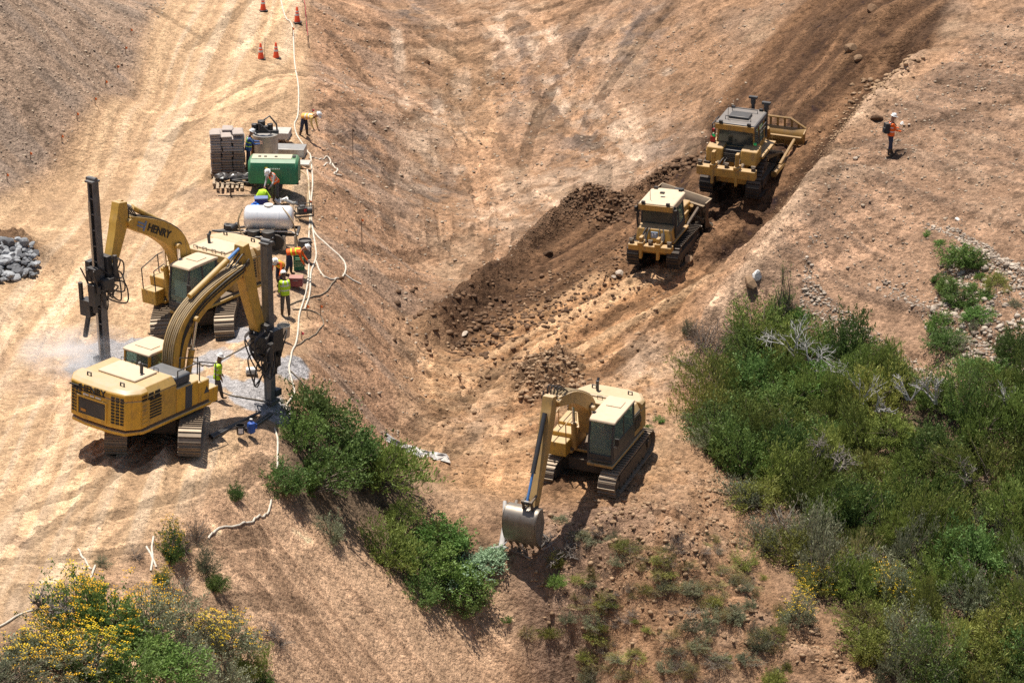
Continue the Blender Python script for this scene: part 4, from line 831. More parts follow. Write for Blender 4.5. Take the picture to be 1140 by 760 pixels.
    for sx in (-1,1):
        gl=MB(); a,b=sorted((sx*(cw-.05),sx*(cw-.04))); c,d=sorted((sx*(cw*.93-.05),sx*(cw*.93-.04))); gl.hexa([(a,cy0+t,z0+.32),(b,cy0+t,z0+.32),(b,cy1-t,z0+.32),(a,cy1-t,z0+.32)],[(c,cy0*.92+t,zc-.3),(d,cy0*.92+t,zc-.3),(d,cy1*.92-t,zc-.3),(c,cy1*.92-t,zc-.3)]); gl.build('side_window',GLS,cab)
    st=MB(); st.bb(-.25,.25,-.5,.0,z0+.32,z0+.65); st.bb(-.24,.24,-.6,-.45,z0+.6,z0+1.25); st.build('driver_seat',SEATM,cab,.03)
    # ripper
    yb=-2.55 if big else -2.0; bw=cfg['bw']/2; zb=cfg['zb']
    rp=MB(); rp.bb(-bw,bw,yb-.2,yb+.2,zb,zb+cfg['bh']); rb=rp.build('ripper_beam',P,root,.03)
    for sx in (-1,1):
        ln=MB(); ln.prism([(yb+.19,zb+.02),(-1.3,.75),(-1.3,1.0),(yb+.19,zb+.25)],'x',sx*bw*.42-.09,sx*bw*.42+.09); ln.cyl((sx*bw*.42,yb+.1,zb+cfg['bh']*.8),(sx*bw*.42,-1.5,1.6),.09,n=10)
        ln.build('ripper_arm',UND,rb)
    for sx in cfg['shanks']:
        s=MB(); s.hexa([(sx-.06,yb-.26,zb-.35),(sx+.06,yb-.26,zb-.35),(sx+.06,yb-.1,zb-.35),(sx-.06,yb-.1,zb-.35)],[(sx-.075,yb-.14,zb+cfg['sh']),(sx+.075,yb-.14,zb+cfg['sh']),(sx+.075,yb+.16,zb+cfg['sh']),(sx-.075,yb+.16,zb+cfg['sh'])]); s.bb(sx-.13,sx+.13,yb-.24,yb+.22,zb+cfg['bh'],zb+cfg['bh']+.14); s.build('ripper_shank',P,rb,.015)
    for sx in (-bw+.12,0,bw-.12):
        s=MB(); s.bb(sx-.07,sx+.07,yb-.12,yb+.12,zb+cfg['bh']-.002,zb+cfg['bh']+.16); s.cyl((sx-.1,yb,zb+cfg['bh']+.17),(sx+.1,yb,zb+cfg['bh']+.17),.07,n=10); s.build('ripper_lug',UND,rb)
    # hydraulic lines, bolts, panel joints and mud on the rear
    hz_=MB()
    for sx in (-.3,-.18,.2,.34): hose(hz_,[(sx,-1.35,1.75),(sx*1.3,yb+.5,1.75),(sx*1.6,yb+.25,1.45),(sx*1.4,yb+.1,zb+.3)],.03,5,6)
    hz_.build('hydraulic_line',RUB,root)
    vt_=MB()
    for q in range(5): vt_.bb(-.34,.34,yr-.16-(.24 if big else .19),yr-.13-(.24 if big else .16),1.66+q*.09 if big else 1.32+q*.06,1.70+q*.09 if big else 1.345+q*.06)
    if big: vt_.build('rear_vent',BLK,tk)
    for sx in (-1,1):
        gb=MB(); gb.tube([(sx*(cw+.06),cy0+.1,z0+.2),(sx*(cw+.10),cy0+.1,z0+.9),(sx*(cw+.04),cy0*.95+.1,zc-.35)],.022,6); gb.build('grab_rail',DRK,cab)
        lp=MB(); lp.box((sx*cw*.72,cy0-.15,zc+.04),(.16,.12,.12)); lp.build('work_light',BLK,cab)
        lp=MB(); lp.box((sx*cw*.72,cy1+.12,zc+.04),(.16,.12,.12)); lp.build('work_light',BLK,cab)
    ant=MB(); ant.cyl((-cw*.5,cy0+.3,zc),(-cw*.5,cy0+.3,zc+.7),.012,n=5); ant.build('antenna',BLK,cab)
    # blade
    BW,BH,by,ang=cfg['blade']; Bm=Matrix.Translation((0,by,cfg['bz']))@Matrix.Rotation(ang,4,'Z'); bl=MB(Bm)
    prof=[(.30,0),(.08,.25),(.0,.55),(.02,.85),(.12,BH*.85),(.28,BH)]; pr=[tuple(p) for p in smoothline(prof,3)]; th=[(y-.07,z) for y,z in pr]
    bl.loft([[(-BW/2,*a),(BW/2,*a),(BW/2,*b),(-BW/2,*b)] for a,b in zip(pr,th)])
    for sx in (-1,1): bl.prism(pr+[(-.16,BH*.92),(-.2,.06)],'x',sx*(BW/2)-.035,sx*(BW/2)+.035)
    bl.bb(-BW/2+.1,BW/2-.1,-.22,-.06,.28,.5); bl.bb(-BW/2+.1,BW/2-.1,-.2,-.05,BH*.68,BH*.8)
    for q in range(7): x=-BW/2+.3+q*(BW-.6)/6; bl.bb(x-.03,x+.03,-.19,-.05,.5,BH*.68)
    b=bl.build('blade',mat('muddy_blade_paint',(.30,.165,.035),.65,0,.7,.85,.25,(.33,.22,.13),1.6) if big else mat('earth_scoured_blade',(.14,.10,.07),.5,.5,.5,.3,.2),root,.012)
    if big:
        rk=MB(Bm); y=.28
        pts=[(-BW/2,BH),(-BW/2+.75,BH+.42),(BW/2-.75,BH+.42),(BW/2,BH)]
        rk.tube([(x,y,z) for x,z in pts],.06,6)
        for q in range(11):
            x=-BW/2+.35+q*(BW-.7)/10; zt_=BH+min(.42,(BW/2-abs(x))*.56); rk.bb(x-.045,x+.045,y-.03,y+.03,BH-.02,zt_)
        rk.build('spill_guard',MATS['muddy_blade_paint'],b)
    ed=MB(Bm); ed.bb(-BW/2-.02,BW/2+.02,.28,.33,-.06,.16); ed.build('cutting_edge',STEEL,b)
    for sx in (-1,1):
        ar=MB(); x=sx*(G+w/2+.16 if big else G-w/2-.12); e=Bm @ Vector((sx*(BW/2-.3),-.15,.3)); ar.tube([(x,-.25,.62),(x,1.9,.55),(e.x,e.y,e.z)],[.15,.14,.13],8); e2=Bm @ Vector((sx*(BW/2-.42),-.12,BH*.72)); ar.tube([(x,.75,.72),(e2.x,e2.y,e2.z)],.075,8)
        ar.build('push_arm',MATS['muddy_blade_paint'] if big else UND,b)
    for sx in (-1,1):
        e=Bm @ Vector((sx*.45,-.12,BH*.5)); q=MB(); a=Vector((sx*.6,2.0,z1-.25)); q.cur=0; q.cyl(a,a.lerp(e,.55),.085,n=10); q.cur=1; q.cyl(a.lerp(e,.55),e,.045,n=8); q.build('lift_cylinder',[P,CHROME],b)
    # stacks, lamps, rails
    for x,y,zz in cfg['stacks']:
        s=MB(); s.cyl((x,y,z1-.2),(x,y,zz-.25),.085,n=12); s.cyl((x,y,zz-.25),(x,y,zz),.12,n=12); s.bb(x-.2,x+.2,y-.09,y+.09,zz,zz+.1); s.build('exhaust_stack',DRK,root)
    return root,cab,tk
MD1=place_on_ground(826,200,R(20),.5,lift=.14,roll=-.1,nose=R(3))
D1,cabD1,tk1=dozer('large yellow bulldozer with grey roof, the higher of the two on the dark dirt',MD1@Matrix.Scale(.95,4),True,DOZ,dict(S=1,gauge=2.2,shoe=.64,hood=2.2,cab=(1.85,3.3),cw=.92,cy=(-1.25,.45),post=DOZ,roof=mat('grey_dusty_roof',(.10,.11,.13),.5,.1,.3),bw=2.75,zb=1.2,bh=.42,shanks=(-.62,.5),sh=1.15,blade=(4.1,1.5,3.15,0),bz=.05,stacks=((.15,1.0,3.7),(.85,.75,3.6))))
rl=MB()
for sx in (-1,1):
    x=sx*1.12
    rl.tube([(x,-1.2,2.4),(x,-1.2,3.1),(x,-.2,3.1),(x,-.2,2.4)],.025,6); rl.tube([(x,-.7,2.4),(x,-.7,3.1)],.02,6); rl.tube([(x,-1.2,2.9),(x,-.2,2.9)],.02,6)
rl.tube([(-.6,-.9,3.3),(-.6,-.9,3.46),(.6,-.9,3.46),(.6,-.9,3.3)],.02,6); rl.tube([(-.6,.2,3.3),(-.6,.2,3.46),(.6,.2,3.46),(.6,.2,3.3)],.02,6)
rl.build('handrail',DRK,D1)
for x,z in ((-1.0,2.6),(.96,2.42)):
    q=MB(); q.box((x,-1.33,z),(.13,.06,.11)); q.build('work_lamp',GRNL,cabD1)
q=MB(); q.box((-1.05,-1.31,2.4),(.22,.09,.26)); q.box((-1.03,-1.31,2.85),(.1,.07,.14)); q.build('rear_lamp',REDM,cabD1)
q=MB(); q.bb(-.5,.45,-.75,-.1,3.3,3.42); q.build('air_conditioner_box',DRK,cabD1,.03)
q=MB()
for k in range(5): q.box((.99,-1.3,2.55+k*.11),(.12,.05,.06))
q.build('lamp_cluster',DRK,cabD1)
MD2=place_on_ground(741,285,R(21),.5,lift=.03,roll=.1,nose=R(2.5))
D2,cabD2,tk2=dozer('small bulldozer with pale cream roof, the lower of the two on the dark dirt',MD2@Matrix.Scale(.95,4),False,DOZ,dict(S=.85,gauge=1.86,shoe=.56,hood=1.85,cab=(1.3,2.85),cw=.80,cy=(-1.05,.45),post=DRK,roof=CREAM,bw=2.0,zb=.98,bh=.26,shanks=(-.42,.38),sh=.62,blade=(3.0,1.4,2.6,R(-24)),bz=.55,stacks=((.3,1.2,2.6),)))
q=MB(); q.bb(-.1,.22,-1.66,-1.60,1.42,1.70); p=q.build('rear_plate',mat('blue_grey_plate',(.25,.32,.42),.5),tk2); q=MB(); q.bb(-.05,.02,-1.675,-1.661,1.5,1.64); q.bb(.06,.16,-1.675,-1.661,1.5,1.53); q.bb(.06,.16,-1.675,-1.661,1.58,1.64); q.build('plate_mark',LETW,p)
for sx in (-1,1): q=MB(); q.tube([(sx*.86,-1.1,1.3),(sx*.9,-1.15,2.1),(sx*.86,-1.05,2.75)],.05,8); q.box((sx*.93,-1.2,2.55),(.1,.16,.22)); q.build('side_mirror',BLK,cabD2)
q=MB(); q.box((0,-.25,3.03),(.2,.12,.07)); q.build('beacon',BLK,cabD2)
# ================================================================= people
SKIN=mat('sunburnt_skin',(.36,.20,.13),.6,0,0,0,.08); SKIN2=mat('brown_skin',(.20,.11,.07),.6,0,0,0,.08)
HATW=mat('white_hard_hat',(.78,.78,.76),.35,0,.15,.1,.04); ORG=mat('orange_hi_vis',(.80,.13,.015),.75,0,.05,.1,.06); LIME=mat('lime_hi_vis',(.50,.80,.03),.75,0,.05,.1,.06)
SILV=mat('reflective_tape',(.62,.63,.62),.4,0,.05,.1,.05); NVY=mat('navy_work_cloth',(.025,.035,.075),.85,0,.15,.15,.1); GRYT=mat('grey_work_trousers',(.075,.075,.075),.85,0,.3,.25,.12); BLUC=mat('blue_work_shirt',(.03,.10,.30),.8,0,.1,.1,.1)
KHK=mat('pale_yellow_shirt',(.75,.58,.22),.8,0,.05,.1,.08); REDC=mat('red_work_shirt',(.55,.05,.03),.8,0,.05,.1,.08); BOOT=mat('dusty_boots',(.07,.05,.035),.8,0,.3,.2,.1); GLV=mat('grey_gloves',(.25,.24,.22),.8,0,.1,.1,.1); GRYS=mat('grey_long_sleeves',(.33,.32,.31),.85,0,.1,.1,.1); EYE=mat('dark_eyes',(.02,.015,.01),.4,0,0,0,0); PACK=mat('black_backpack_cloth',(.03,.03,.035),.85,0,.15,.1,.1)

def person(label, loc, rz, bend=4, headp=8, armL=(10,15), armR=(10,15), legL=(0,0), legR=(0,0), shirt=ORG, trousers=GRYT, vest=None, tape=SILV, hat=HATW, skin=SKIN, glove=None, pack=False, group='workers on the site', sc=1.0, splay=.0, sit=False, sleeve=None):
    """one figure facing +Y; angles in degrees: arms (forward swing, elbow bend), legs (thigh forward, knee bend)"""
    def rot(a): a=R(a); return Vector((0,math.sin(a),math.cos(a)))
    down=lambda a: Vector((0,math.sin(R(a)),-math.cos(R(a))))
    V=[];E=[];RD=[];TG=[]
    def v(p,r,par=None,tg='t'):
        V.append(Vector(p)); RD.append(r if isinstance(r,tuple) else (r,r)); TG.append(tg)
        if par is not None: E.append((par,len(V)-1))
        return len(V)-1
    # legs first to find how high the pelvis sits
    def leg(h): 
        k=down(h[0])*.44; a=k+down(h[0]-h[1])*.43; return k,a
    low=min(leg(legL)[1].z,leg(legR)[1].z) if not sit else -.45
    pz=-low+.09; P=Vector((0,0,pz)); t=rot(bend); hd=rot(bend*.75+headp)
    root=v(P,(.15,.115),None,'l'); sp=v(P+t*.2,(.14,.105),root); ch=v(P+t*.40,(.165,.12),sp); nk=v(P+t*.545,.06,ch,'s'); h1=v(P+t*.57+hd*.09,(.078,.085),nk,'s'); h2=v(P+t*.57+hd*.19,(.083,.098),h1,'s'); h3=v(P+t*.57+hd*.27,(.06,.07),h2,'s')
    hands=[]
    for sx,arm in ((-1,armL),(1,armR)):
        s=v(P+t*.475+Vector((sx*.17,0,0)),.07,ch); u=down(arm[0]); f=down(arm[0]+arm[1]); out=Vector((sx*.22,0,0))
        el=V[s]+(u+out*.5).normalized()*.29; e=v(el,.048,s); wr=el+(f-out*.5).normalized()*.25; w=v(wr,.034,e,'f'); dr=(wr-el).normalized(); pm=v(wr+dr*.075,(.036,.022),w,'h'); hands.append((wr+dr*.07,dr,sx))
        m=v((V[s]+V[e])/2,.055,None); E.remove((s,e)); E += [(s,m),(m,e)]
    for sx,h in ((-1,legL),(1,legR)):
        k,a=leg(h); hp=v(P+Vector((sx*.095,0,-.06)),.095,root,'l'); sw=Vector((sx*splay,0,0)); th=v(V[hp]+k*.5+sw*.4,.098,hp,'l'); kn=v(V[hp]+k*.97+sw*.7,.078,th,'l'); ca=v(V[hp]+k*.97+(a-k)*.35+sw*.9,.078,kn,'l'); an=v(P+Vector((sx*.095,0,0))+a+sw,.055,ca,'b'); he=v(V[an]+Vector((0,.03,-.05)),.042,an,'b'); v(V[he]+Vector((sx*.02,.15,-.0)),(.045,.034),he,'b')
    me=bpy.data.meshes.new('person_skeleton'); me.from_pydata([tuple(p) for p in V],E,[]); o=link(bpy.data.objects.new('person_skeleton',me)); md=o.modifiers.new('skin','SKIN'); md.use_smooth_shade=True
    for i,sv in enumerate(me.skin_vertices[0].data): sv.radius=RD[i]; sv.use_root=(i==0)
    ss=o.modifiers.new('sub','SUBSURF'); ss.levels=2; ss.render_levels=2
    dg=bpy.context.evaluated_depsgraph_get(); ev=bpy.data.meshes.new_from_object(o.evaluated_get(dg)); bpy.data.objects.remove(o)
    vs=[v_.co.copy() for v_ in ev.vertices]; fs=[tuple(p.vertices) for p in ev.polygons]; slots=[skin,shirt,trousers,BOOT,sleeve or shirt,glove or skin,EYE]
    seg=[(V[a],V[b],TG[b] if TG[b]!='t' or TG[a]!='l' else 't') for a,b in E]; mi=[]
    ix={'s':0,'t':1,'l':2,'b':3,'f':4,'h':5}
    for f in fs:
        c=sum((vs[q] for q in f),Vector())/len(f); best=(9,'t')
        for a,b,tg in seg:
            d=b-a; u=max(0,min(1,(c-a).dot(d)/max(d.length_squared,1e-9))); q=(a+d*u-c).length
            if q<best[0]: best=(q,tg)
        mi.append(ix[best[1]])
    bpy.data.meshes.remove(ev)
    B=MB(); B.v=vs; B.f=fs; B.mi=mi
    B.cur=5
    for wr,dr,sx in hands:
        side=Vector((1,0,0)); nrm=dr.cross(side).normalized(); side=nrm.cross(dr).normalized()
        for q,(off,L) in enumerate(((-.027,.065),(-.009,.075),(.009,.072),(.026,.055))):
            a=wr+side*off; b=a+dr*L*.55+nrm*.008; c2=b+(dr*.7-nrm*.75*1).normalized()*L*.5; B.tube([a,b,c2],[.0095,.009,.006],6)
        a=wr-dr*.04+side*(-sx*.03); B.tube([a,a+(dr*.6+side*(-sx)*.7).normalized()*.04,a+(dr*.9+side*(-sx)*.55).normalized()*.075],[.011,.010,.007],6)
    # face
    H2=V[h2]; fw=Vector((0,hd.z,-hd.y)); sd_=Vector((1,0,0)); B.cur=0; B.tube([H2+fw*.085+hd*.02,H2+fw*.118-hd*.03],[.010,.017],6)
    for sx in (-1,1): B.ball(H2+sd_*sx*.083-hd*.01,(.012,.022,.03),6,4)
    B.cur=6
    for sx in (-1,1): B.ball(H2+fw*.088+sd_*sx*.032+hd*.022,.010,6,4)
    B.tube([H2+fw*.088-hd*.062-sd_*.025,H2+fw*.088-hd*.062+sd_*.025],.006,5)
    body=B.build('person',slots); body.location=loc; body.rotation_euler=(0,0,rz); body.scale=(sc,)*3
    tag(body,label,'person',group)
    if hat:
        Hm=Matrix(((1,0,0,0),(0,fw.y,hd.y,0),(0,fw.z,hd.z,0),(0,0,0,1))); Hm.translation=V[h2]+hd*.045; m=MB(Hm)
        m.lathe([(.14,0),(.142,.012),(.118,.02),(.114,.06),(.095,.105),(.055,.135),(.01,.145)],n=18); m.add([(-.1,.09,0),(.1,.09,0),(.07,.19,-.015),(-.07,.19,-.015),(-.1,.09,.012),(.1,.09,.012),(.07,.19,-.003),(-.07,.19,-.003)],[(3,2,1,0),(4,5,6,7),(0,1,5,4),(1,2,6,5),(2,3,7,6),(3,0,4,7)]); m.box((0,-.005,.135),(.03,.2,.025)); hh=m.build('hard_hat',hat,body)
    if vest:
        F=Matrix(((1,0,0,0),(0,t.z,t.y,0),(0,-t.y,t.z,0),(0,0,0,1))); F.translation=P; m=MB(F); n=20; rings=[]
        for z,a,b in ((-.06,.185,.155),(.0,.185,.152),(.07,.18,.148),(.115,.178,.146),(.16,.178,.145),(.25,.185,.145),(.30,.19,.146),(.345,.193,.147),(.42,.205,.15),(.475,.205,.135),(.53,.13,.10)): rings.append([Vector((a*math.cos(2*math.pi*k/n),b*math.sin(2*math.pi*k/n),z)) for k in range(n)])
        m.loft(rings,False); q=m.build('safety_vest',[vest,tape],body)
        for i,p in enumerate(q.data.polygons):
            rg,k=divmod(i,n); 
            if rg in (3,6) or (rg>=6 and k in (3,6,13,16)): p.material_index=1
        so_=q.modifiers.new('cloth','SOLIDIFY'); so_.thickness=.012
    if pack:
        F=Matrix(((1,0,0,0),(0,t.z,t.y,0),(0,-t.y,t.z,0),(0,0,0,1))); F.translation=P; m=MB(F); m.bb(-.16,.16,-.32,-.14,.06,.5); m.bb(-.12,.12,-.37,-.321,.08,.3); 
        for sx in (-.12,.12): m.tube([(sx,-.15,.5),(sx,.02,.56),(sx,.16,.42),(sx,.13,.2),(sx,-.12,.12)],.018,6)
        m.build('backpack',PACK,body,.04)
    return body
def stand(px,py): return at(px,py)
person('worker in blue jacket with lime tape standing beside the tall stack of sacks',stand(277,189),R(-80),bend=8,headp=22,armL=(45,40),armR=(40,50),legL=(4,2),legR=(-4,4),shirt=BLUC,trousers=NVY,vest=BLUC,tape=LIME)
person('worker in orange vest and grey sleeves stooping in front of the green compressor',stand(307,225),R(150),bend=42,headp=20,armL=(25,30),armR=(15,25),legL=(12,10),legR=(-4,6),shirt=GRYS,trousers=GRYT,vest=ORG,splay=.06)
person('worker in pale yellow shirt bent double over the white hose',stand(339,152),R(-115),bend=82,headp=-5,armL=(8,12),armR=(2,18),legL=(6,4),legR=(-8,4),shirt=KHK,trousers=NVY,vest=mat('faded_orange_vest',(.85,.42,.10),.8),splay=.05)
person('worker in lime hi-vis jacket standing by the purple-red tool chest',stand(318,352),R(20),bend=6,headp=25,armL=(14,20),armR=(6,20),legL=(5,3),legR=(-4,2),shirt=LIME,trousers=GRYT,vest=LIME,skin=SKIN2,splay=.03)
person('worker in lime vest walking past the slurry near the drill mast',stand(243,446),R(-70),bend=6,headp=12,armL=(12,18),armR=(-4,22),legL=(16,8),legR=(-10,10),shirt=SKIN2 if False else LIME,trousers=GRYT,vest=LIME,skin=SKIN2,sleeve=SKIN2)
person('worker in striped orange and lime jacket crouched behind the lime-jacketed man',stand(313,318),R(165),bend=62,headp=5,armL=(25,20),armR=(15,20),legL=(38,60),legR=(24,50),shirt=ORG,trousers=NVY,vest=mat('amber_hi_vis',(.85,.33,.03),.75),tape=LIME)
person('worker in all-orange hi-vis bent over the green crate',stand(322,306),R(-95),bend=78,headp=-5,armL=(22,15),armR=(12,15),legL=(10,12),legR=(-4,10),shirt=ORG,trousers=NVY,vest=ORG,tape=LIME)
person('worker in orange shirt with black backpack standing on the right ridge',stand(991,173),R(-75),bend=3,headp=14,armL=(30,50),armR=(24,50),legL=(7,4),legR=(-6,5),shirt=ORG,trousers=NVY,vest=ORG,pack=True)
def operator(M, lab, sc=1.0, **k):
    p=M @ Vector((-.90,.95,1.38+.52)); f=M.to_3x3() @ Vector((0,1,0)); rz=math.atan2(-f.x,f.y)
    return person(lab,p-Vector((0,0,.54)),rz,bend=-4,headp=6,armL=(38,35),armR=(38,35),legL=(80,80),legR=(80,80),sit=True,group='machine operators',**k)
operator(MBm,'operator in red shirt seated in the cab of the rear drilling excavator',shirt=REDC,trousers=NVY,hat=None)
operator(MC,'operator in red shirt seated in the cab of the gully excavator',shirt=REDC,trousers=NVY,hat=None)
operator(MA,'operator in orange shirt seated in the cab of the front drilling excavator',shirt=ORG,trousers=NVY,hat=HATW)

# ================================================================= plant and gear along the bench edge
GRN=mat('green_enclosure_paint',(.015,.20,.095),.45,0,.30,.2,.12); WOOD=mat('weathered_pallet_wood',(.30,.22,.15),.85,0,.3,.3,.2); SACK=mat('grey_paper_sack',(.36,.31,.29),.85,0,.25,.2,.12); SACKD=mat('brown_grey_sack',(.27,.20,.16),.85,0,.2,.25,.15); PLAS=mat('black_plastic_wrap',(.02,.022,.028),.25,0,.1,.1,.2); TANKW=mat('white_poly_tank',(.78,.79,.80),.3,.25,.15,.12,.05)
GALV=mat('galvanised_steel',(.42,.43,.43),.45,.6,.35,.35,.15); CONC=mat('pale_concrete',(.45,.43,.40),.85,0,.25,.3,.12); ORGC=mat('orange_cone_plastic',(.72,.075,.02),.5,0,.08,.12,.06); BLUP=mat('blue_plastic',(.02,.10,.42),.4,0,.1,.1,.06); BLUC2=mat('navy_cooler',(.015,.035,.20),.4,0,.1,.1,.06); RDB=mat('purple_red_tool_chest',(.22,.045,.06),.5,0,.3,.2,.1); HOSW=mat('white_lay_flat_hose',(.62,.57,.48),.6,0,.3,.5,.12); HOSD=mat('dark_air_hose',(.07,.06,.05),.6,0,.45,.1,.1)
def box_frame(px,py,hd,lift=0): 
    p=at(px,py); p.z=max(gz(p.x+a,p.y+b) for a in (-.4,0,.4) for b in (-.4,0,.4))-.02+lift; return p
def pallet(m,w,d,h=.13):
    for q in range(6): x=-w/2+.05+q*(w-.1)/5; m.box((x,0,h-.012),(.12,d,.024))
    for y in (-d/2+.06,0,d/2-.06):
        for x in (-w/2+.07,0,w/2-.07): m.box((x,y,h/2-.012),(.12,.1,h-.024-.002))
# tall stack of sacks on a pallet
def sack(m,x,y,z,w,d,h,rnd):
    rings=[]
    for k,(s,t) in enumerate(((.86,0),(1,.3),(1,.7),(.84,1))):
        rings.append([Vector((x+sx*w/2*s*u,y+sy*d/2*s*v_,z+h*t+rnd.uniform(-.006,.006))) for sx,sy,u,v_ in ((-1,-1,.9,1),(1,-1,.9,1),(1,-1,1,.85),(1,1,1,.85),(1,1,.9,1),(-1,1,.9,1),(-1,1,1,.85),(-1,-1,1,.85))])
    m.loft(rings)
p=box_frame(254,193,0); rz=R(4); t=thing('sack_pallet','pallet under the tall stack of grey sacks',"pallet",p,rz); m=MB(); pallet(m,1.5,1.25); m.build('pallet_deck',WOOD,t)
rnd=random.Random(5); k=0; z=.131
for L in range(15):
    for c in range(3):
        for r in range(2):
            if (L==14 and (c+r)%2) or (L==13 and c==2 and r==0): continue
            m=MB(); dark=L<8; sack(m,0,0,0,.47,.60,.118,rnd); o=m.build('cement_sack',SACKD if dark else SACK,None); M_=Matrix.Translation(p)@Matrix.Rotation(rz,4,'Z'); q=M_ @ Vector((-.48+.48*c+rnd.uniform(-.04,.04),-.305+.61*r+rnd.uniform(-.03,.03),z+L*.12)); o.location=q; o.rotation_euler=(0,0,rz+rnd.uniform(-.08,.08))
            lay='brown-grey sack in the lower, strapped half of the tall sack stack' if dark else ('pale grey sack in the upper half of the tall sack stack' if L<14 else 'pale sack lying on the very top of the tall sack stack'); tag(o,lay,'sack','sacks in the tall stack')
# black wrapped bales on a low pallet
p=box_frame(262,203,0); t=thing('bale_pallet','low pallet carrying black plastic bundles in front of the sack stack','pallet',p,R(2)); m=MB(); pallet(m,1.9,.95); m.build('pallet_deck',WOOD,t)
rnd=random.Random(6)
for x,y,s,lab in ((-.55,.0,.36,'leftmost black plastic bundle on the low pallet'),(.02,.05,.40,'middle black plastic bundle on the low pallet'),(.58,.0,.34,'rightmost black plastic bundle on the low pallet')):
    m=MB(); n=14; rings=[]
    for j in range(8):
        a=math.pi*j/7; rings.append([Vector((math.cos(2*math.pi*k/n)*s*max(math.sin(a),.05)*rnd.uniform(.82,1.1),math.sin(2*math.pi*k/n)*s*max(math.sin(a),.05)*rnd.uniform(.82,1.1),.16-.16*math.cos(a)*1.0+rnd.uniform(-.02,.02))) for k in range(n)])
    m.loft(rings); o=m.build('plastic_bundle',PLAS,None,smooth=False); o.location=p+Vector((x,y,.125)); tag(o,lab,'bundle','black bundles on the low pallet')
p=box_frame(256,210,0); t=thing('empty_pallet','bare wooden pallet lying in front of the black bundles','pallet',p,R(3)); m=MB(); pallet(m,1.15,.9,.14); m.build('pallet_deck',WOOD,t)
p=box_frame(257,219,0); t=thing('pipe_stand','small rusty pipe stand in front of the bare pallet','stand',p,0); m=MB(); m.tube([(0,0,0),(0,0,.6)],.035); m.tube([(-.55,0,.03),(1.6,.1,.03)],.03); m.build('post',UND,t); m=MB(); m.tube([(-.3,0,.55),(.3,0,.55)],.03); m.build('crossbar',UND,t)
# green compressor
p=box_frame(306,213,0); t=thing('air_compressor','green enclosed air compressor on wheels behind the stooping worker','compressor',p,R(-3)); L,W,h0,h1=2.15,1.1,.38,1.42
m=MB(); prof=[(-W/2,h0),(W/2,h0),(W/2+.02,h0+.6),(W/2-.06,h1-.12),(W/2-.22,h1),(-W/2+.22,h1),(-W/2+.06,h1-.12),(-W/2-.02,h0+.6)]
def sec(x,s): return [Vector((x,y*s,h0+(z-h0)*s+(1-s)*.3)) for y,z in prof]
m.loft([sec(-L/2,.86),sec(-L/2+.1,1),sec(L/2-.1,1),sec(L/2,.86)]); b=m.build('enclosure',GRN,t,.02)
m=MB(); m.bb(-L/2+.15,L/2-.3,-W/2+.24,W/2-.24,h1-.01,h1+.03); m.build('roof_panel',mat('dust_covered_green_top',(.50,.55,.42),.7,0,.6),b,.01)
for x in (-.6,-.35,.1): m=MB(); m.bb(x-.06,x+.06,-.12,-.03,h1+.031,h1+.06); m.build('filler_cap',BLK,b)
m=MB(); m.bb(L/2-.27,L/2-.14,-.1,.12,h1-.002,h1+.05); m.build('exhaust_outlet',BLK,b)
yq=-W/2-.03
m=MB(); m.box((-.27,yq+.02,1.06),(.12,.03,.12)); m.build('yellow_logo',mat('yellow_logo_paint',(.75,.55,.05),.5),b)
m=MB()
for q in range(6): m.box((-.10+q*.075,yq+.02,1.055),(.05,.028,.055))
m.build('pale_lettering',mat('pale_green_lettering',(.45,.6,.5),.5),b)
for x,z,w_,h_,mm in ((-.86,.56,.16,.12,LETW),(-.60,.60,.15,.17,mat('pink_white_label',(.65,.5,.5),.5)),(.62,.6,.11,.1,mat('pink_white_label',(.65,.5,.5),.5)),(-.86,.47,.12,.05,REDM)):
    m=MB(); m.box((x,yq+.045,z),(w_,.03,h_)); m.build('warning_label',mm,b)
m=MB()
for x in (-.35,-.05,.25): m.bb(x-.005,x+.005,yq+.018,yq+.03,h0+.1,h1-.25)
m.build('panel_seam',mat('dark_green_seam',(.008,.07,.035),.5),b)
for sx in (-1,1): m=MB(); y=sx*(W/2-.1); m.cyl((.1,y-.09,.3),(.1,y+.09,.3),.3,n=20); m.build('wheel',RUB,t)
m=MB(); m.bb(-L/2,L/2,-.35,-.27,.3,.379); m.bb(-L/2,L/2,.27,.35,.3,.379); m.tube([(-L/2,-.3,.34),(-L/2-.75,0,.34)],.04); m.tube([(-L/2,.3,.34),(-L/2-.75,0,.34)],.04); m.cyl((-L/2-.6,0,.0),(-L/2-.6,0,.34),.03); m.build('trailer_frame',BLK,t)
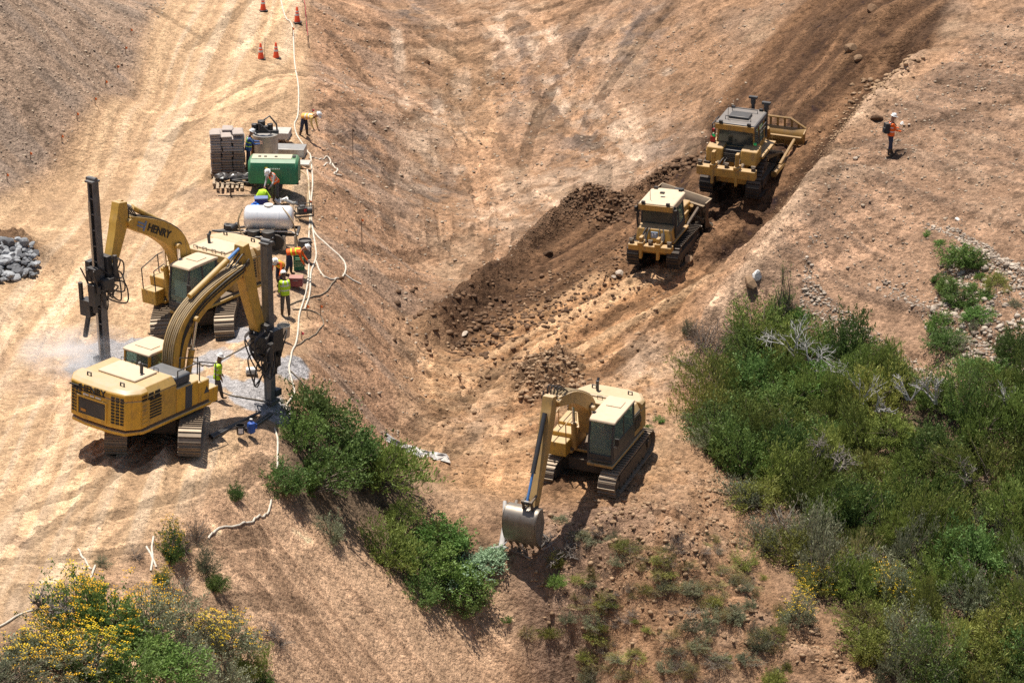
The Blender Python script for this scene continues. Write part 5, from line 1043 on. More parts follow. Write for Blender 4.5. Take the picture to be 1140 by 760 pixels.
# grout mixer
p=box_frame(296,181,0); t=thing('grout_mixer','silver grout mixing tub topped with pumps behind the green compressor','mixer',p,0); m=MB(); m.lathe([(.55,.25),(.56,.3),(.56,1.15),(.60,1.17),(.60,1.22),(.5,1.22),(.48,1.1)],n=28); m.build('tub',GALV,t)
m=MB()
for a in range(4): m.bb(-.5 if a%2 else .42,-.42 if a%2 else .5,-.5 if a<2 else .42,-.42 if a<2 else .5,0,.3)
m.bb(-.62,-.56,-.3,.2,.3,1.0); m.build('leg_frame',mat('orange_rust_steel',(.36,.17,.06),.7),t)
m=MB(); m.box((0,0,1.3),(1.2,.16,.12)); m.cyl((-.15,0,1.36),(-.15,0,1.8),.17,n=14); m.cyl((.22,.1,1.25),(.22,.1,1.62),.13,n=12); m.cyl((-.45,.1,1.2),(-.45,.1,1.62),.15,n=12); m.box((.0,-.15,1.5),(.3,.2,.22)); m.tube([(-.15,0,1.75),(.2,.2,1.95),(.5,.1,1.6),(.55,-.1,1.2)],.04); m.tube([(-.4,.1,1.6),(-.2,-.3,1.75),(.3,-.35,1.3)],.035); m.build('mixer_motor',DRK,t,.015)
# pale slabs and tarps behind
for px,py,w_,d_,h_,lab,mt in ((311,157,1.05,1.0,.42,'tarpaulin-covered pallet behind the grout mixer',CONC),(323,178,1.45,.9,.50,'long grey mould box right of the grout mixer',GALV),(336,188,.8,.7,.16,'small flat grey plate right of the green compressor',CONC)):
    p=box_frame(px,py,0); t=thing('pallet_load',lab,'load',p,R(-6)); m=MB(); pallet(m,w_,d_,.12); m.build('pallet_deck',WOOD,t); m=MB(); m.bb(-w_/2+.03,w_/2-.03,-d_/2+.03,d_/2-.03,.121,h_); 
    for q in range(3): m.bb(-w_/2+.0,-w_/2+.03,-.3+q*.25,-.2+q*.25,.125,h_*.8)
    m.build('cover',mt,t,.05)
# white tank trailer
p=box_frame(300,273,0,.02); t=thing('tank_trailer','white horizontal water tank on a dark trailer frame behind the rear excavator','tank trailer',p,R(-3)); m=MB(); zc,r=1.18,.50
rings=[]
for x,s in ((-1.02,.3),(-1.0,.62),(-.95,.86),(-.85,1),(-.5,1),(-.49,1.02),(-.42,1.02),(-.41,1),(.41,1),(.42,1.02),(.49,1.02),(.5,1),(.85,1),(.95,.86),(1.0,.62),(1.02,.3)): rings.append([Vector((x,math.cos(2*math.pi*k/28)*r*s,zc+math.sin(2*math.pi*k/28)*r*s)) for k in range(28)])
m.loft(rings); tk=m.build('tank',TANKW,t)
m=MB(); m.lathe([(.2,zc+.47),(.2,zc+.56),(.17,zc+.58),(.02,zc+.59)],(0,0,0),20); m.build('manhole',WHT,tk)
m=MB(); m.bb(-1.05,1.25,-.5,-.42,.55,.67); m.bb(-1.05,1.25,.42,.5,.55,.67)
for x in (-.9,-.1,.7,1.2): m.bb(x-.05,x+.05,-.419,.419,.55,.66)
for x in (-.75,.75): m.bb(x-.04,x+.04,-.5,.5,.67,.74)
m.tube([(-1.05,-.45,.6),(-2.25,0,.55)],.05); m.tube([(-1.05,.45,.6),(-2.25,0,.55)],.05); m.tube([(-2.35,0,.56),(-1.05,0,.6)],.045); m.cyl((-2.0,0,0),(-2.0,0,.6),.045); m.build('trailer_frame',BLK,t)
m=MB(); m.bb(-.98,.98,-.53,-.47,.735,.775); m.tube([(.95,-.5,.76),(1.25,-.5,.62)],.03); m.build('white_rail',WHT,t)
for sx in (-1,1): m=MB(); m.cyl((.35,sx*.62-.1,.33),(.35,sx*.62+.1,.33),.33,n=22); m.build('wheel',RUB,t)
m=MB(); m.cyl((-.55,-.62,.42),(-.55,-.62,.85),.26,n=14); m.cyl((.05,-.74,.35),(.05,-.74,.85),.28,n=14); m.box((-.25,-.6,.3),(1.2,.4,.2)); m.cyl((-.6,-.85,.6),(.3,-.95,.6),.06); m.build('pump_motor',DRK,t,.02)
m=MB(); m.bb(.62,.74,-.62,-.5,.0,.6); m.bb(1.1,1.2,-.62,-.52,.0,.6); m.bb(.62,1.2,-.6,-.54,.15,.22); m.build('jack_leg',GALV,t)
m=MB(); m.box((-1.55,.05,.72),(.5,.3,.2)); m.cyl((-1.5,-.1,.7),(-1.25,-.1,.9),.12,n=12); m.box((-1.75,.15,.7),(.25,.25,.24)); m.build('hose_reel',DRK,t,.02)
m=MB(); hose(m,[(-1.05,-.2,1.6),(-1.2,-.4,1.2),(-1.1,-.5,.7),(-.85,-.6,.5)],.035); m.build('tank_hose',TANHOSE,t); m=MB(); hose(m,[(.6,-.2,1.68),(1.0,-.55,1.3),(1.15,-.6,.8),(1.3,-.7,.05)],.03); m.build('tank_hose',TANHOSE,t)
# pump unit beside it
p=box_frame(338,246,0); t=thing('engine_pump','small black engine pump at the right end of the white tank','pump',p,R(15)); m=MB(); m.bb(-.4,.4,-.22,-.17,.02,.08); m.bb(-.4,.4,.17,.22,.02,.08); m.tube([(-.4,-.2,.05),(-.4,-.2,.5),(.4,-.2,.5),(.4,-.2,.05)],.022); m.tube([(-.4,.2,.05),(-.4,.2,.5),(.4,.2,.5),(.4,.2,.05)],.022); m.build('frame',BLK,t); m=MB(); m.box((-.05,0,.26),(.4,.3,.3)); m.cyl((.15,0,.25),(.38,0,.25),.14,n=14); m.box((-.05,0,.45),(.22,.2,.1)); m.build('engine',DRK,t,.02); m=MB(); m.box((.05,-.16,.3),(.12,.05,.1)); m.build('red_switch_box',REDM,t)
# drum, crate, chest, buckets, cooler, jug
def drum(px,py,r,h,mt,lab,nm='drum',cat='drum',lidm=None):
    p=box_frame(px,py,0); t=thing(nm,lab,cat,p); m=MB(); m.lathe([(r*.9,0),(r*.93,h*.02),(r*.96,h*.33),(r*1.0,h*.34),(r*1.0,h*.37),(r*.97,h*.38),(r*.99,h*.66),(r*1.03,h*.67),(r*1.03,h*.70),(r,h*.71),(r*1.0,h*.98),(r*1.05,h),(r*.96,h),(r*.95,h*.9),(r*.02,h*.88)],n=24); m.build('shell',mt,t); m=MB()
    for s in (-1,1): m.tube([(s*r*1.02,-.06,h*.85),(s*r*1.12,0,h*.82),(s*r*1.02,.06,h*.85)],.014,6)
    m.build('handle',BLK,t); return t
drum(340,291,.27,.80,mat('dark_grey_bin_plastic',(.07,.075,.085),.5,0,.2),'dark grey plastic rubbish bin beside the bending orange workers','rubbish_bin','bin')
p=box_frame(333,300,0); t=thing('crate','green ribbed plastic crate stack in front of the grey bin','crate',p,R(5)); m=MB()
for z in (0,.42):
    m.bb(-.2,.2,-.18,.18,z+.0,z+.03); 
    for q in range(5):
        zz=z+.05+q*.07; m.bb(-.2,.2,-.18,-.165,zz,zz+.045); m.bb(-.2,.2,.165,.18,zz,zz+.045); m.bb(-.2,-.185,-.164,.164,zz,zz+.045); m.bb(.185,.2,-.164,.164,zz,zz+.045)
    for sx in (-1,1):
        for sy in (-1,1): m.box((sx*.205,sy*.185,z+.2),(.03,.03,.4))
m.build('crate_body',GRN,t)
p=box_frame(330,321,0); t=thing('tool_chest','purple-red tool chest on the ground at the lime-jacketed worker\'s side','tool chest',p,R(-4)); m=MB(); m.bb(-.27,.27,-.2,.2,0,.3); m.build('chest_body',RDB,t,.02); m=MB(); m.bb(-.28,.28,-.21,.21,.302,.38); m.build('lid',mat('faded_red_lid',(.36,.14,.14),.5,0,.35),t,.02); m=MB(); m.tube([(-.1,-.22,.25),(-.1,-.25,.27),(.1,-.25,.27),(.1,-.22,.25)],.012,6); m.build('handle',BLK,t)
p=box_frame(316,380,0); t=thing('steel_bin','small dented silver steel bin right of the front drill mast','bin',p,R(12)); m=MB(); m.lathe([(.22,0),(.24,.05),(.26,.45),(.27,.47),(.25,.47),(.24,.1),(.02,.06)],n=14); m.build('shell',GALV,t); m=MB(); m.tube([(-.26,0,.44),(-.18,0,.6),(.18,0,.6),(.26,0,.44)],.012,6); m.build('handle',DRK,t)
p=box_frame(280,417,0); t=thing('stone_block','pale rectangular block lying on the slurry left of the front mast','block',p,R(6)); m=MB(); m.bb(-.21,.21,-.15,.15,0,.11); m.build('lower_course',CONC,t,.015); m=MB(); m.bb(-.20,.21,-.14,.15,.112,.2); m.build('upper_course',WHT,t,.02)
p=box_frame(268,489,0); t=thing('bucket','small black bucket with a white label beside the drill rods','bucket',p); m=MB(); m.lathe([(.13,0),(.16,.33),(.175,.34),(.155,.34),(.13,.05),(.01,.04)],n=18); m.build('pail',BLK,t); m=MB(); m.box((.02,-.15,.17),(.17,.03,.2)); m.build('label_sticker',LETW,t); m=MB(); m.tube([(-.16,0,.32),(-.1,0,.46),(.1,0,.46),(.16,0,.32)],.008,5); m.build('handle',BLK,t)
p=box_frame(280,487,0); t=thing('water_jug','blue plastic water jug beside the black bucket','jug',p,R(10)); m=MB(); m.lathe([(.13,0),(.15,.03),(.15,.28),(.13,.36),(.06,.42),(.045,.43),(.045,.48)],n=18); m.build('body',BLUP,t); m=MB(); m.cyl((0,0,.48),(0,0,.52),.055,n=12); m.build('cap',WHT,t); m=MB(); m.tube([(.13,0,.12),(.2,0,.16),(.2,0,.3),(.12,0,.34)],.018,6); m.build('handle',BLUP,t)
p=box_frame(291,231,0); t=thing('cool_box','navy blue cool box with pale lid behind the white tank','cool box',p,R(5)); m=MB(); m.bb(-.28,.28,-.19,.19,0,.33); m.build('body',BLUC2,t,.02); m=MB(); m.bb(-.29,.29,-.2,.2,.332,.40); m.build('lid',mat('blue_grey_lid',(.16,.2,.36),.5),t,.02)
p=box_frame(284,236,0); t=thing('water_jug','bright blue water jug next to the navy cool box','jug',p); m=MB(); m.lathe([(.16,0),(.19,.03),(.19,.30),(.15,.34),(.06,.36)],n=18); m.build('body',mat('bright_blue_plastic',(.02,.16,.62),.4),t); m=MB(); m.cyl((0,0,.36),(0,0,.41),.08,n=12); m.build('cap',BLUP,t)
p=box_frame(293,224,0); m=MB(); rnd=random.Random(4)
rings=[[Vector((math.cos(2*math.pi*k/12)*s*rnd.uniform(.8,1.1)*.30,math.sin(2*math.pi*k/12)*s*rnd.uniform(.8,1.1)*.22,z)) for k in range(12)] for s,z in ((1,.0),(1.05,.12),(.9,.3),(.6,.42),(.15,.47))]; m.loft(rings); o=m.build('work_jacket',LIME,None); o.location=p; tag(o,'crumpled lime work jacket left on gear behind the navy cool box','jacket')
p=box_frame(316,229,0); t=thing('spare_parts_heap','loose heap of silver pump fittings beside the stooping worker','fittings',p); rnd=random.Random(9)
for q in range(9): m=MB(); a=rnd.uniform(0,6.28); x,y=rnd.uniform(-.5,.5),rnd.uniform(-.25,.25); m.cyl((x,y,.08),(x+.25*math.cos(a),y+.25*math.sin(a),.10+rnd.uniform(0,.15)),rnd.uniform(.05,.1),n=12); m.build('fitting',GALV if q%3 else WHT,t)
# cones
def cone(px,py,lab,stick=False):
    p=at(px,py); t=thing('traffic_cone',lab,'cone',p,R(20),'orange traffic cones on the haul road'); m=MB(); m.box((0,0,.02),(.42,.42,.04)); m.build('base',BLK,t,.01); m=MB(); m.lathe([(.16,.04),(.15,.07),(.045,.78),(.03,.80),(.01,.80)],n=18); m.build('body',ORGC,t)
    for a,b in ((.36,.46),(.54,.60)): m=MB(); f=lambda z:.155-.105*(z-.05)/.73+.004; m.lathe([(f(a),a),(f(b),b)],n=18); m.build('collar',SILV,t)
    if stick: m=MB(); m.tube([(.2,.05,0),(.24,.05,1.1)],.012,5); m.build('lath',WOOD,t)
cone(293,12,'orange traffic cone farthest up the haul road, at the top edge'); cone(331,25,'orange traffic cone nearest the white hose and pink flagging'); cone(290.5,66,'orange traffic cone with a thin lath behind it, left of the lower pair',True); cone(307.5,65,'orange traffic cone without a lath, right of the lower pair')
# survey stakes
def stake(px,py,h,c,lab,grp='survey stakes'):
    p=at(px,py); t=thing('survey_stake',lab,'stake',p,0,grp); m=MB(); m.box((0,0,h/2),(.035,.02,h)); m.build('lath',WOOD,t); m=MB(); m.prism([(0,h-.14),(.08,h-.15),(.10,h-.08),(.01,h-.02)],'y',-.012,.012); m.build('ribbon',c,t)
PNK=mat('pink_ribbon',(.8,.10,.14),.6); ORR=mat('orange_ribbon',(.85,.2,.04),.6)
for q,(px,py) in enumerate(((146,40),(140,60),(131,81),(118,98),(106,117),(86,134),(69,159),(34,178),(8,202))): stake(px,py,.38,ORR,'low stake with a red-orange ribbon along the foot of the left cut bank','stakes along the foot of the cut bank')
stake(393,178,1.5,UND,'tall dark stake standing alone on the slope right of the bench'); stake(403,275,1.3,ORR,'tall thin stake on the slope right of the hose loop'); stake(326,41,.5,ORR,'orange-ribboned stake left of the white hose near the top'); stake(345,236,.55,ORR,'orange-ribboned stake right of the white tank'); stake(342,352,.5,ORR,'orange-ribboned stake beside the twin hoses'); stake(357,352,.5,ORR,'orange-ribboned stake right of the twin hoses'); stake(336,378,.35,PNK,'short pink-ribboned stake below the twin hoses'); stake(348,130,.4,PNK,'pink-ribboned stake right of the bent-over worker')
m=MB()
P=[at(x,y) for x,y in ((337,2),(340,18),(341,34),(343,52))]
for a,b in zip(P[:-1],P[1:]): a=a+Vector((0,0,.5)); b=b+Vector((0,0,.5)); n=Vector((0,0,.05)); m.add([a-n,b-n,b+n,a+n],[(0,1,2,3)])
t=thing('flagging_tape','line of pink flagging tape on laths along the upper bench edge','tape',P[0]); o=m.build('ribbon',PNK,None); o.parent=t; o.matrix_parent_inverse=t.matrix_basis.inverted(); s=o.modifiers.new('s','SOLIDIFY'); s.thickness=.01
for q in P: m=MB(); m.box((0,0,.28),(.04,.03,.56)); o=m.build('lath',WOOD,t); o.location=q-P[0]
# hoses
def ground_hose(pts,r,mt,lab,nm='hose',sub=8,group=None):
    W_=[at(*p) for p in pts]; q=smoothline([(w_.x,w_.y) for w_ in W_],sub); z=Hf(q[:,0],q[:,1]); m=MB(); m.tube([(a,b,c+r*.9) for (a,b),c in zip(q,z)],r,7); o=m.build(nm,mt); tag(o,lab,'hose',group); return o
ground_hose([(311,-4),(317,18),(325,28),(327,50),(328,70),(332,95),(332,125),(328,138),(330,150),(337,161),(345,172),(347,188),(348,205),(346,230),(344,262),(344,290),(343,312),(338,335),(333,352),(331,375),(324,398),(322,412),(327,432),(327,440),(320,450),(319,458)],.036,HOSW,'long white lay-flat hose running the whole length of the bench edge')
ground_hose([(342,190),(344,210),(346,240),(349,262),(352,285),(346,305),(345,325),(339,345)],.036,HOSW,'second white hose beside the long one, right of the white tank')
ground_hose([(333,190),(341,196),(344,208),(343,225),(346,250),(344,258)],.04,TANHOSE,'tan hose leaving the green compressor')
ground_hose([(346,250),(352,262),(366,275),(380,288),(385,299),(381,309),(372,312),(362,309),(356,302),(351,290)],.036,HOSW,'white hose thrown in a wide loop over the bench edge')
ground_hose([(384,306),(392,312),(402,317)],.036,HOSW,'short white hose end right of the wide loop')
ground_hose([(322,340),(345,332),(362,326),(374,313)],.03,HOSD,'dark air hose running from the worker to the wide loop')
ground_hose([(326,345),(345,346),(356,351),(360,362),(352,372),(338,380),(330,385)],.028,HOSD,'dark air hose curling right of the twin white hoses')
ground_hose([(344,177),(356,178),(364,175),(368,182),(360,186)],.035,HOSW,'short white hose curl right of the plate')
ground_hose([(370,183),(376,190),(372,194),(380,196)],.035,HOSW,'white hose end lying loose on the slope')
ground_hose([(322,412),(335,425),(345,436),(355,441),(362,438)],.03,HOSD,'dark hose curving down the bench edge above the bushes')
ground_hose([(214,402),(232,408),(252,398),(275,385),(287,376)],.03,HOSD,'black hose arching across the slurry to the front mast')
ground_hose([(236,432),(255,440),(275,444),(298,447)],.03,HOSD,'black hose lying from the walking worker to the mast foot')
ground_hose([(306,478),(309,490),(309,505),(309,524)],.036,HOSW,'white hose dropping between the bushes below the front mast')
ground_hose([(302,557),(300,566),(292,576),(278,582),(262,586),(245,588),(236,594),(232,600)],.036,HOSW,'white hose snaking down the slope left of the green bushes')
ground_hose([(171,598),(169,610),(170,622),(168,636)],.036,HOSW,'white hose crossing the bank left of the yellow-flowered clump')
ground_hose([(163,609),(169,620),(174,632)],.036,HOSW,'short white hose end crossing another below the bench')
ground_hose([(87,612),(93,622),(99,632),(102,634)],.036,HOSW,'short white hose on the bare bank above the flowers')
ground_hose([(106,630),(103,638),(100,646)],.036,HOSW,'white hose stub below the short hose on the bare bank')
ground_hose([(-4,700),(10,692),(24,684),(36,680)],.036,HOSW,'white hose entering at the left edge beside dead branches')
# drill rods
def rods(spec,lab):
    for (a,b) in spec:
        A_=at(*a); B2=at(*b); 
        d=(B2-A_); n_=max(2,int(d.length/.3)); top=max(gz(*(A_+d*k/n_)[:2])-(A_+d*k/n_).z for k in range(n_+1)); m=MB(); m.tube([A_+Vector((0,0,top*.6+.05)),B2+Vector((0,0,top*.6+.05))],.05,10); m.tube([A_+Vector((0,0,top*.6+.05)),A_+d*.04+Vector((0,0,top*.6+.05))],.065,10); o=m.build('drill_rod',DRK); tag(o,lab,'drill rod','drill rods on the ground')
rods((((234,489),(286,464)),((236,492),(290,463))),'dark drill rod lying between the front excavator\'s track and the mast foot')
rods((((274,481),(300,462)),((277,482),(303,463))),'short dark drill rod lying by the blue water jug')
# plastic sheet in the gully
rnd=random.Random(2)
for lab,P in (('long crumpled strip of pale plastic sheet on the valley floor beside the bushes',[(428,487),(436,493),(444,497),(452,500),(460,503),(468,506),(475,508)]),('short pale plastic scrap right of the long strip',[(478,507),(484,508),(490,509),(497,512)])):
    rings=[]
    for k,(px,py) in enumerate(P):
        a=at(px+rnd.uniform(-1,1),py-3.2-rnd.uniform(0,2)); b=at(px+2,py+3.2+rnd.uniform(0,2)); ring=[]
        for j in range(9): q=a.lerp(b,j/8); ring.append(Vector((q.x+rnd.uniform(-.12,.12),q.y+rnd.uniform(-.1,.1),gz(q.x,q.y)+.012+rnd.uniform(-.02,.10))))
        rings.append(ring)
    m=MB(); m.add([v_ for r_ in rings for v_ in r_],[(i*9+j,i*9+j+1,(i+1)*9+j+1,(i+1)*9+j) for i in range(len(P)-1) for j in range(8)]); o=m.build('plastic_sheet',mat('dirty_white_plastic_film',(.42,.44,.46),.45,0,.45,.5,.25),smooth=False); sd_=o.modifiers.new('s','SOLIDIFY'); sd_.thickness=.008; tag(o,lab,'plastic sheet')

# pale drilling dust drifting at the foot of the rear mast
def dust_cloud(px,py,rx,ry,rz_,dens,seed,lab):
    p=at(px,py); m=MB(); m.ball((0,0,0),(1,1,1),20,12); mt=bpy.data.materials.new('airborne_dust'); mt.use_nodes=True; nt=mt.node_tree; nt.nodes.remove(nt.nodes['Principled BSDF']); v=N(nt,'ShaderNodeVolumePrincipled'); v.inputs['Color'].default_value=(.95,.95,.96,1); v.inputs['Anisotropy'].default_value=0
    tc=N(nt,'ShaderNodeTexCoord'); ln_=N(nt,'ShaderNodeVectorMath',operation='LENGTH'); nt.links.new(tc.outputs['Object'],ln_.inputs[0]); r1=N(nt,'ShaderNodeMapRange'); r1.inputs[1].default_value=1; r1.inputs[2].default_value=.1; r1.inputs[3].default_value=0; r1.inputs[4].default_value=1; nt.links.new(ln_.outputs['Value'],r1.inputs[0])
    nz=N(nt,'ShaderNodeTexNoise'); nz.inputs['Scale'].default_value=2.3; nz.inputs['Detail'].default_value=3; mp=N(nt,'ShaderNodeMapping'); mp.inputs['Location'].default_value=(seed,seed,0); nt.links.new(tc.outputs['Object'],mp.inputs[0]); nt.links.new(mp.outputs[0],nz.inputs['Vector']); r2=N(nt,'ShaderNodeMapRange'); r2.inputs[1].default_value=.38; r2.inputs[2].default_value=.7; nt.links.new(nz.outputs['Fac'],r2.inputs[0])
    mu=N(nt,'ShaderNodeMath',operation='MULTIPLY'); nt.links.new(r1.outputs[0],mu.inputs[0]); nt.links.new(r2.outputs[0],mu.inputs[1]); m2=N(nt,'ShaderNodeMath',operation='MULTIPLY'); m2.inputs[1].default_value=dens; nt.links.new(mu.outputs[0],m2.inputs[0]); nt.links.new(m2.outputs[0],v.inputs['Density']); nt.links.new(v.outputs[0],nt.nodes['Material Output'].inputs['Volume'])
    o=m.build('dust_cloud',mt); o.location=(p.x,p.y,p.z+rz_*.45); o.scale=(rx,ry,rz_); tag(o,lab,'dust',None,'stuff')
dust_cloud(92,408,2.8,2.2,1.1,1.7,3.1,'pale drilling dust drifting low at the foot of the rear drill mast')
# ================================================================= vegetation
def leaf_mat(name, col, tip, trans=.3, rnd=.36):
    m=bpy.data.materials.new(name); m.use_nodes=True; nt=m.node_tree; b=nt.nodes['Principled BSDF']; out=nt.nodes['Material Output']; b.inputs['Roughness'].default_value=.6; b.inputs['Specular IOR Level'].default_value=.25
    tc=N(nt,'ShaderNodeTexCoord'); nz=N(nt,'ShaderNodeTexNoise'); nz.inputs['Scale'].default_value=3.2; nz.inputs['Detail'].default_value=5; nt.links.new(tc.outputs['Object'],nz.inputs['Vector'])
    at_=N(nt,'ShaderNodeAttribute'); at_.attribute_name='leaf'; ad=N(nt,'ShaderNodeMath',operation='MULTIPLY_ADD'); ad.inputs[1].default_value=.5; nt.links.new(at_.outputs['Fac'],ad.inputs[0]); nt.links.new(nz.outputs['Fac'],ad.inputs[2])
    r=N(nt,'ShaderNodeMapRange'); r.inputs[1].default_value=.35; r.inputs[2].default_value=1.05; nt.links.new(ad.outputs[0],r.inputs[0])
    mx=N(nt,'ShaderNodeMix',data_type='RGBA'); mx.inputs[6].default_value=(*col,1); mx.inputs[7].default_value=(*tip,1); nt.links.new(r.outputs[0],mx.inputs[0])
    oi=N(nt,'ShaderNodeObjectInfo'); hs=N(nt,'ShaderNodeHueSaturation'); rr=N(nt,'ShaderNodeMapRange'); rr.inputs[3].default_value=1-rnd; rr.inputs[4].default_value=1+rnd; nt.links.new(oi.outputs['Random'],rr.inputs[0]); nt.links.new(rr.outputs[0],hs.inputs['Value'])
    r2=N(nt,'ShaderNodeMapRange'); r2.inputs[3].default_value=.485; r2.inputs[4].default_value=.515; mm=N(nt,'ShaderNodeMath',operation='FRACT'); m3=N(nt,'ShaderNodeMath',operation='MULTIPLY'); m3.inputs[1].default_value=7.31; nt.links.new(oi.outputs['Random'],m3.inputs[0]); nt.links.new(m3.outputs[0],mm.inputs[0]); nt.links.new(mm.outputs[0],r2.inputs[0]); nt.links.new(r2.outputs[0],hs.inputs['Hue'])
    nt.links.new(mx.outputs[2],hs.inputs['Color']); nt.links.new(hs.outputs[0],b.inputs['Base Color'])
    tr=N(nt,'ShaderNodeBsdfTranslucent'); nt.links.new(hs.outputs[0],tr.inputs[0]); ms=N(nt,'ShaderNodeMixShader'); ms.inputs[0].default_value=trans; nt.links.new(b.outputs[0],ms.inputs[1]); nt.links.new(tr.outputs[0],ms.inputs[2]); nt.links.new(ms.outputs[0],out.inputs[0]); return m
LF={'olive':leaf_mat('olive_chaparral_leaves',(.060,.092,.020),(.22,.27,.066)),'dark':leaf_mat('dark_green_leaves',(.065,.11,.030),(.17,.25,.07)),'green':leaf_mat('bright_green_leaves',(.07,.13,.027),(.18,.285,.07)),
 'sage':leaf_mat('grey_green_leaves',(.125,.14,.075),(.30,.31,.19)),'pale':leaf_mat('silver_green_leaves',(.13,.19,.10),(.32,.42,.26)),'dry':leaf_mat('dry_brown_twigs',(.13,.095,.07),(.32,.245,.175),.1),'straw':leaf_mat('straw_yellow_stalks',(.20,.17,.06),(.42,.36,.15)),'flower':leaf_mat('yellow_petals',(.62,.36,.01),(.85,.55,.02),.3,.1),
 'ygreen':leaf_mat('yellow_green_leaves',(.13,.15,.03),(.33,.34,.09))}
BARK=mat('grey_brown_bark',(.14,.11,.085),.9,0,.1,.2,.25); DEAD=mat('bleached_dead_wood',(.40,.38,.36),.85,0,.05,.2,.2); DEADD=mat('grey_dead_wood',(.20,.175,.155),.9,0,.1,.2,.25)

def quads_mesh(name, c, a, b, fac, material):
    n=len(c); V=np.stack([c-a*.0-b, c+a*.55-b*.7, c+a, c+a*.55+b*.7],1).reshape(-1,3); me=bpy.data.meshes.new(name); me.vertices.add(4*n); me.vertices.foreach_set('co',V.astype(np.float32).ravel()); me.loops.add(4*n); me.loops.foreach_set('vertex_index',np.arange(4*n,dtype=np.int32)); me.polygons.add(n); me.polygons.foreach_set('loop_start',(np.arange(n)*4).astype(np.int32)); me.polygons.foreach_set('loop_total',np.full(n,4,np.int32)); me.update(); me.validate()
    at_=me.attributes.new('leaf','FLOAT','POINT'); at_.data.foreach_set('value',np.repeat(fac,4).astype(np.float32)); me.materials.append(material); return me
def unit(v): return v/np.maximum(np.linalg.norm(v,axis=-1,keepdims=True),1e-9)
def bush_parts(kind, seed, nsp=150, nlf=26, ell=(1,1,.95), leaf=(.085,.022), up=.5, fl=0, start=.45, lobes=5, wild=.24):
    r=np.random.RandomState(seed); d=r.normal(size=(nsp,3)); d[:,2]=np.abs(d[:,2])*.95-.12; d=unit(d)
    L=unit(r.normal(size=(lobes,3))*[1,1,.6]+[0,0,.35]); amp=r.uniform(.2,.62,lobes); rad=.52+sum(a*np.maximum(0,d@l)**3 for a,l in zip(amp,L))+r.normal(size=nsp)*wild*.6
    E=np.array(ell); base=r.normal(size=(nsp,3))*[.16,.16,.02]+[0,0,.04]; tip=d*E*rad[:,None]+[0,0,.12]; tip[:,2]=np.maximum(tip[:,2],.03)
    t=start+(1-start)*r.rand(nsp,nlf)**.75; c=base[:,None]*(1-t[...,None])+tip[:,None]*t[...,None]; c=c+r.normal(size=c.shape)*.055*(1.2-t[...,None]*.5)
    sd=np.repeat(unit(tip-base)[:,None],nlf,1); a=unit(sd*.7+np.array([0,0,up])+r.normal(size=c.shape)*.55); w=unit(np.cross(a,r.normal(size=c.shape)))
    s=r.uniform(.6,1.35,size=(nsp,nlf,1)); c=c.reshape(-1,3); a=(a*s*leaf[0]).reshape(-1,3); w=(w*s*leaf[1]).reshape(-1,3); c[:,2]=np.maximum(c[:,2],.02)
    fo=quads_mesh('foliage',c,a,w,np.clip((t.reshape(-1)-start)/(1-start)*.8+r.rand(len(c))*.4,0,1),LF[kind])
    m=MB()
    for i in range(0,nsp,max(1,nsp//34)):
        b,e=base[i],tip[i]; mid=(b+e)/2+r.normal(size=3)*.06; m.tube([tuple(b-[0,0,.08]),tuple(mid),tuple(b+(e-b)*.92)],[.022,.014,.004],4)
    me_s=bpy.data.meshes.new('stems'); me_s.from_pydata([tuple(v) for v in m.v],[],m.f); me_s.materials.append(DEADD if kind=='dry' else BARK)
    mf=None
    if fl:
        k=r.choice(len(c),fl,p=(lambda q:q/q.sum())(np.maximum(c[:,2],.01)**1.5*(t.reshape(-1)**6))); k=np.unique(k); q=c[k]+a[k]*1.3; f1=[];f2=[];cc=[]
        for th in (0,2.1,4.2): cc.append(q+np.c_[np.cos(th)*.016*np.ones(len(k)),np.sin(th)*.016*np.ones(len(k)),.01*np.ones(len(k))]); f1.append(np.c_[np.cos(th)*np.ones(len(k)),np.sin(th)*np.ones(len(k)),r.uniform(.2,.7,len(k))]*.05); f2.append(np.c_[-np.sin(th)*np.ones(len(k)),np.cos(th)*np.ones(len(k)),0*np.ones(len(k))]*.03)
        mf=quads_mesh('flowers',np.vstack(cc),np.vstack(f1),np.vstack(f2),r.rand(3*len(k)),LF['flower'])
    return fo,me_s,mf
VARS={}
def variants(key, n, **kw):
    if key not in VARS: VARS[key]=[bush_parts(seed=hash(key)%9973 if False else sum(map(ord,key))*31+i*7, **kw) for i in range(n)]
    return VARS[key]
BK={'olive':dict(kind='olive',nsp=190,nlf=30,leaf=(.10,.020),up=.9),'dark':dict(kind='dark',nsp=190,nlf=30,leaf=(.085,.026),up=.5),'green':dict(kind='green',nsp=180,nlf=26,leaf=(.085,.034),up=.3),'sage':dict(kind='sage',nsp=160,nlf=24,leaf=(.085,.022),up=.7),
 'pale':dict(kind='pale',nsp=150,nlf=24,leaf=(.10,.04),up=.1),'dry':dict(kind='dry',nsp=120,nlf=16,leaf=(.13,.009),up=.3,start=.3,wild=.25),'straw':dict(kind='straw',nsp=110,nlf=16,leaf=(.16,.010),up=1.0,start=.25,wild=.25),'flower':dict(kind='sage',nsp=190,nlf=26,leaf=(.085,.026),up=.6,fl=190),'greenflower':dict(kind='dark',nsp=200,nlf=28,leaf=(.085,.028),up=.6,fl=190),'ygreen':dict(kind='ygreen',nsp=170,nlf=26,leaf=(.09,.022),up=.8),'sprig':dict(kind='dark',nsp=40,nlf=26,leaf=(.07,.02),up=1.3,ell=(.5,.5,1.6),start=.15),'strawflower':dict(kind='ygreen',nsp=150,nlf=24,leaf=(.10,.018),up=1.0,fl=90)}
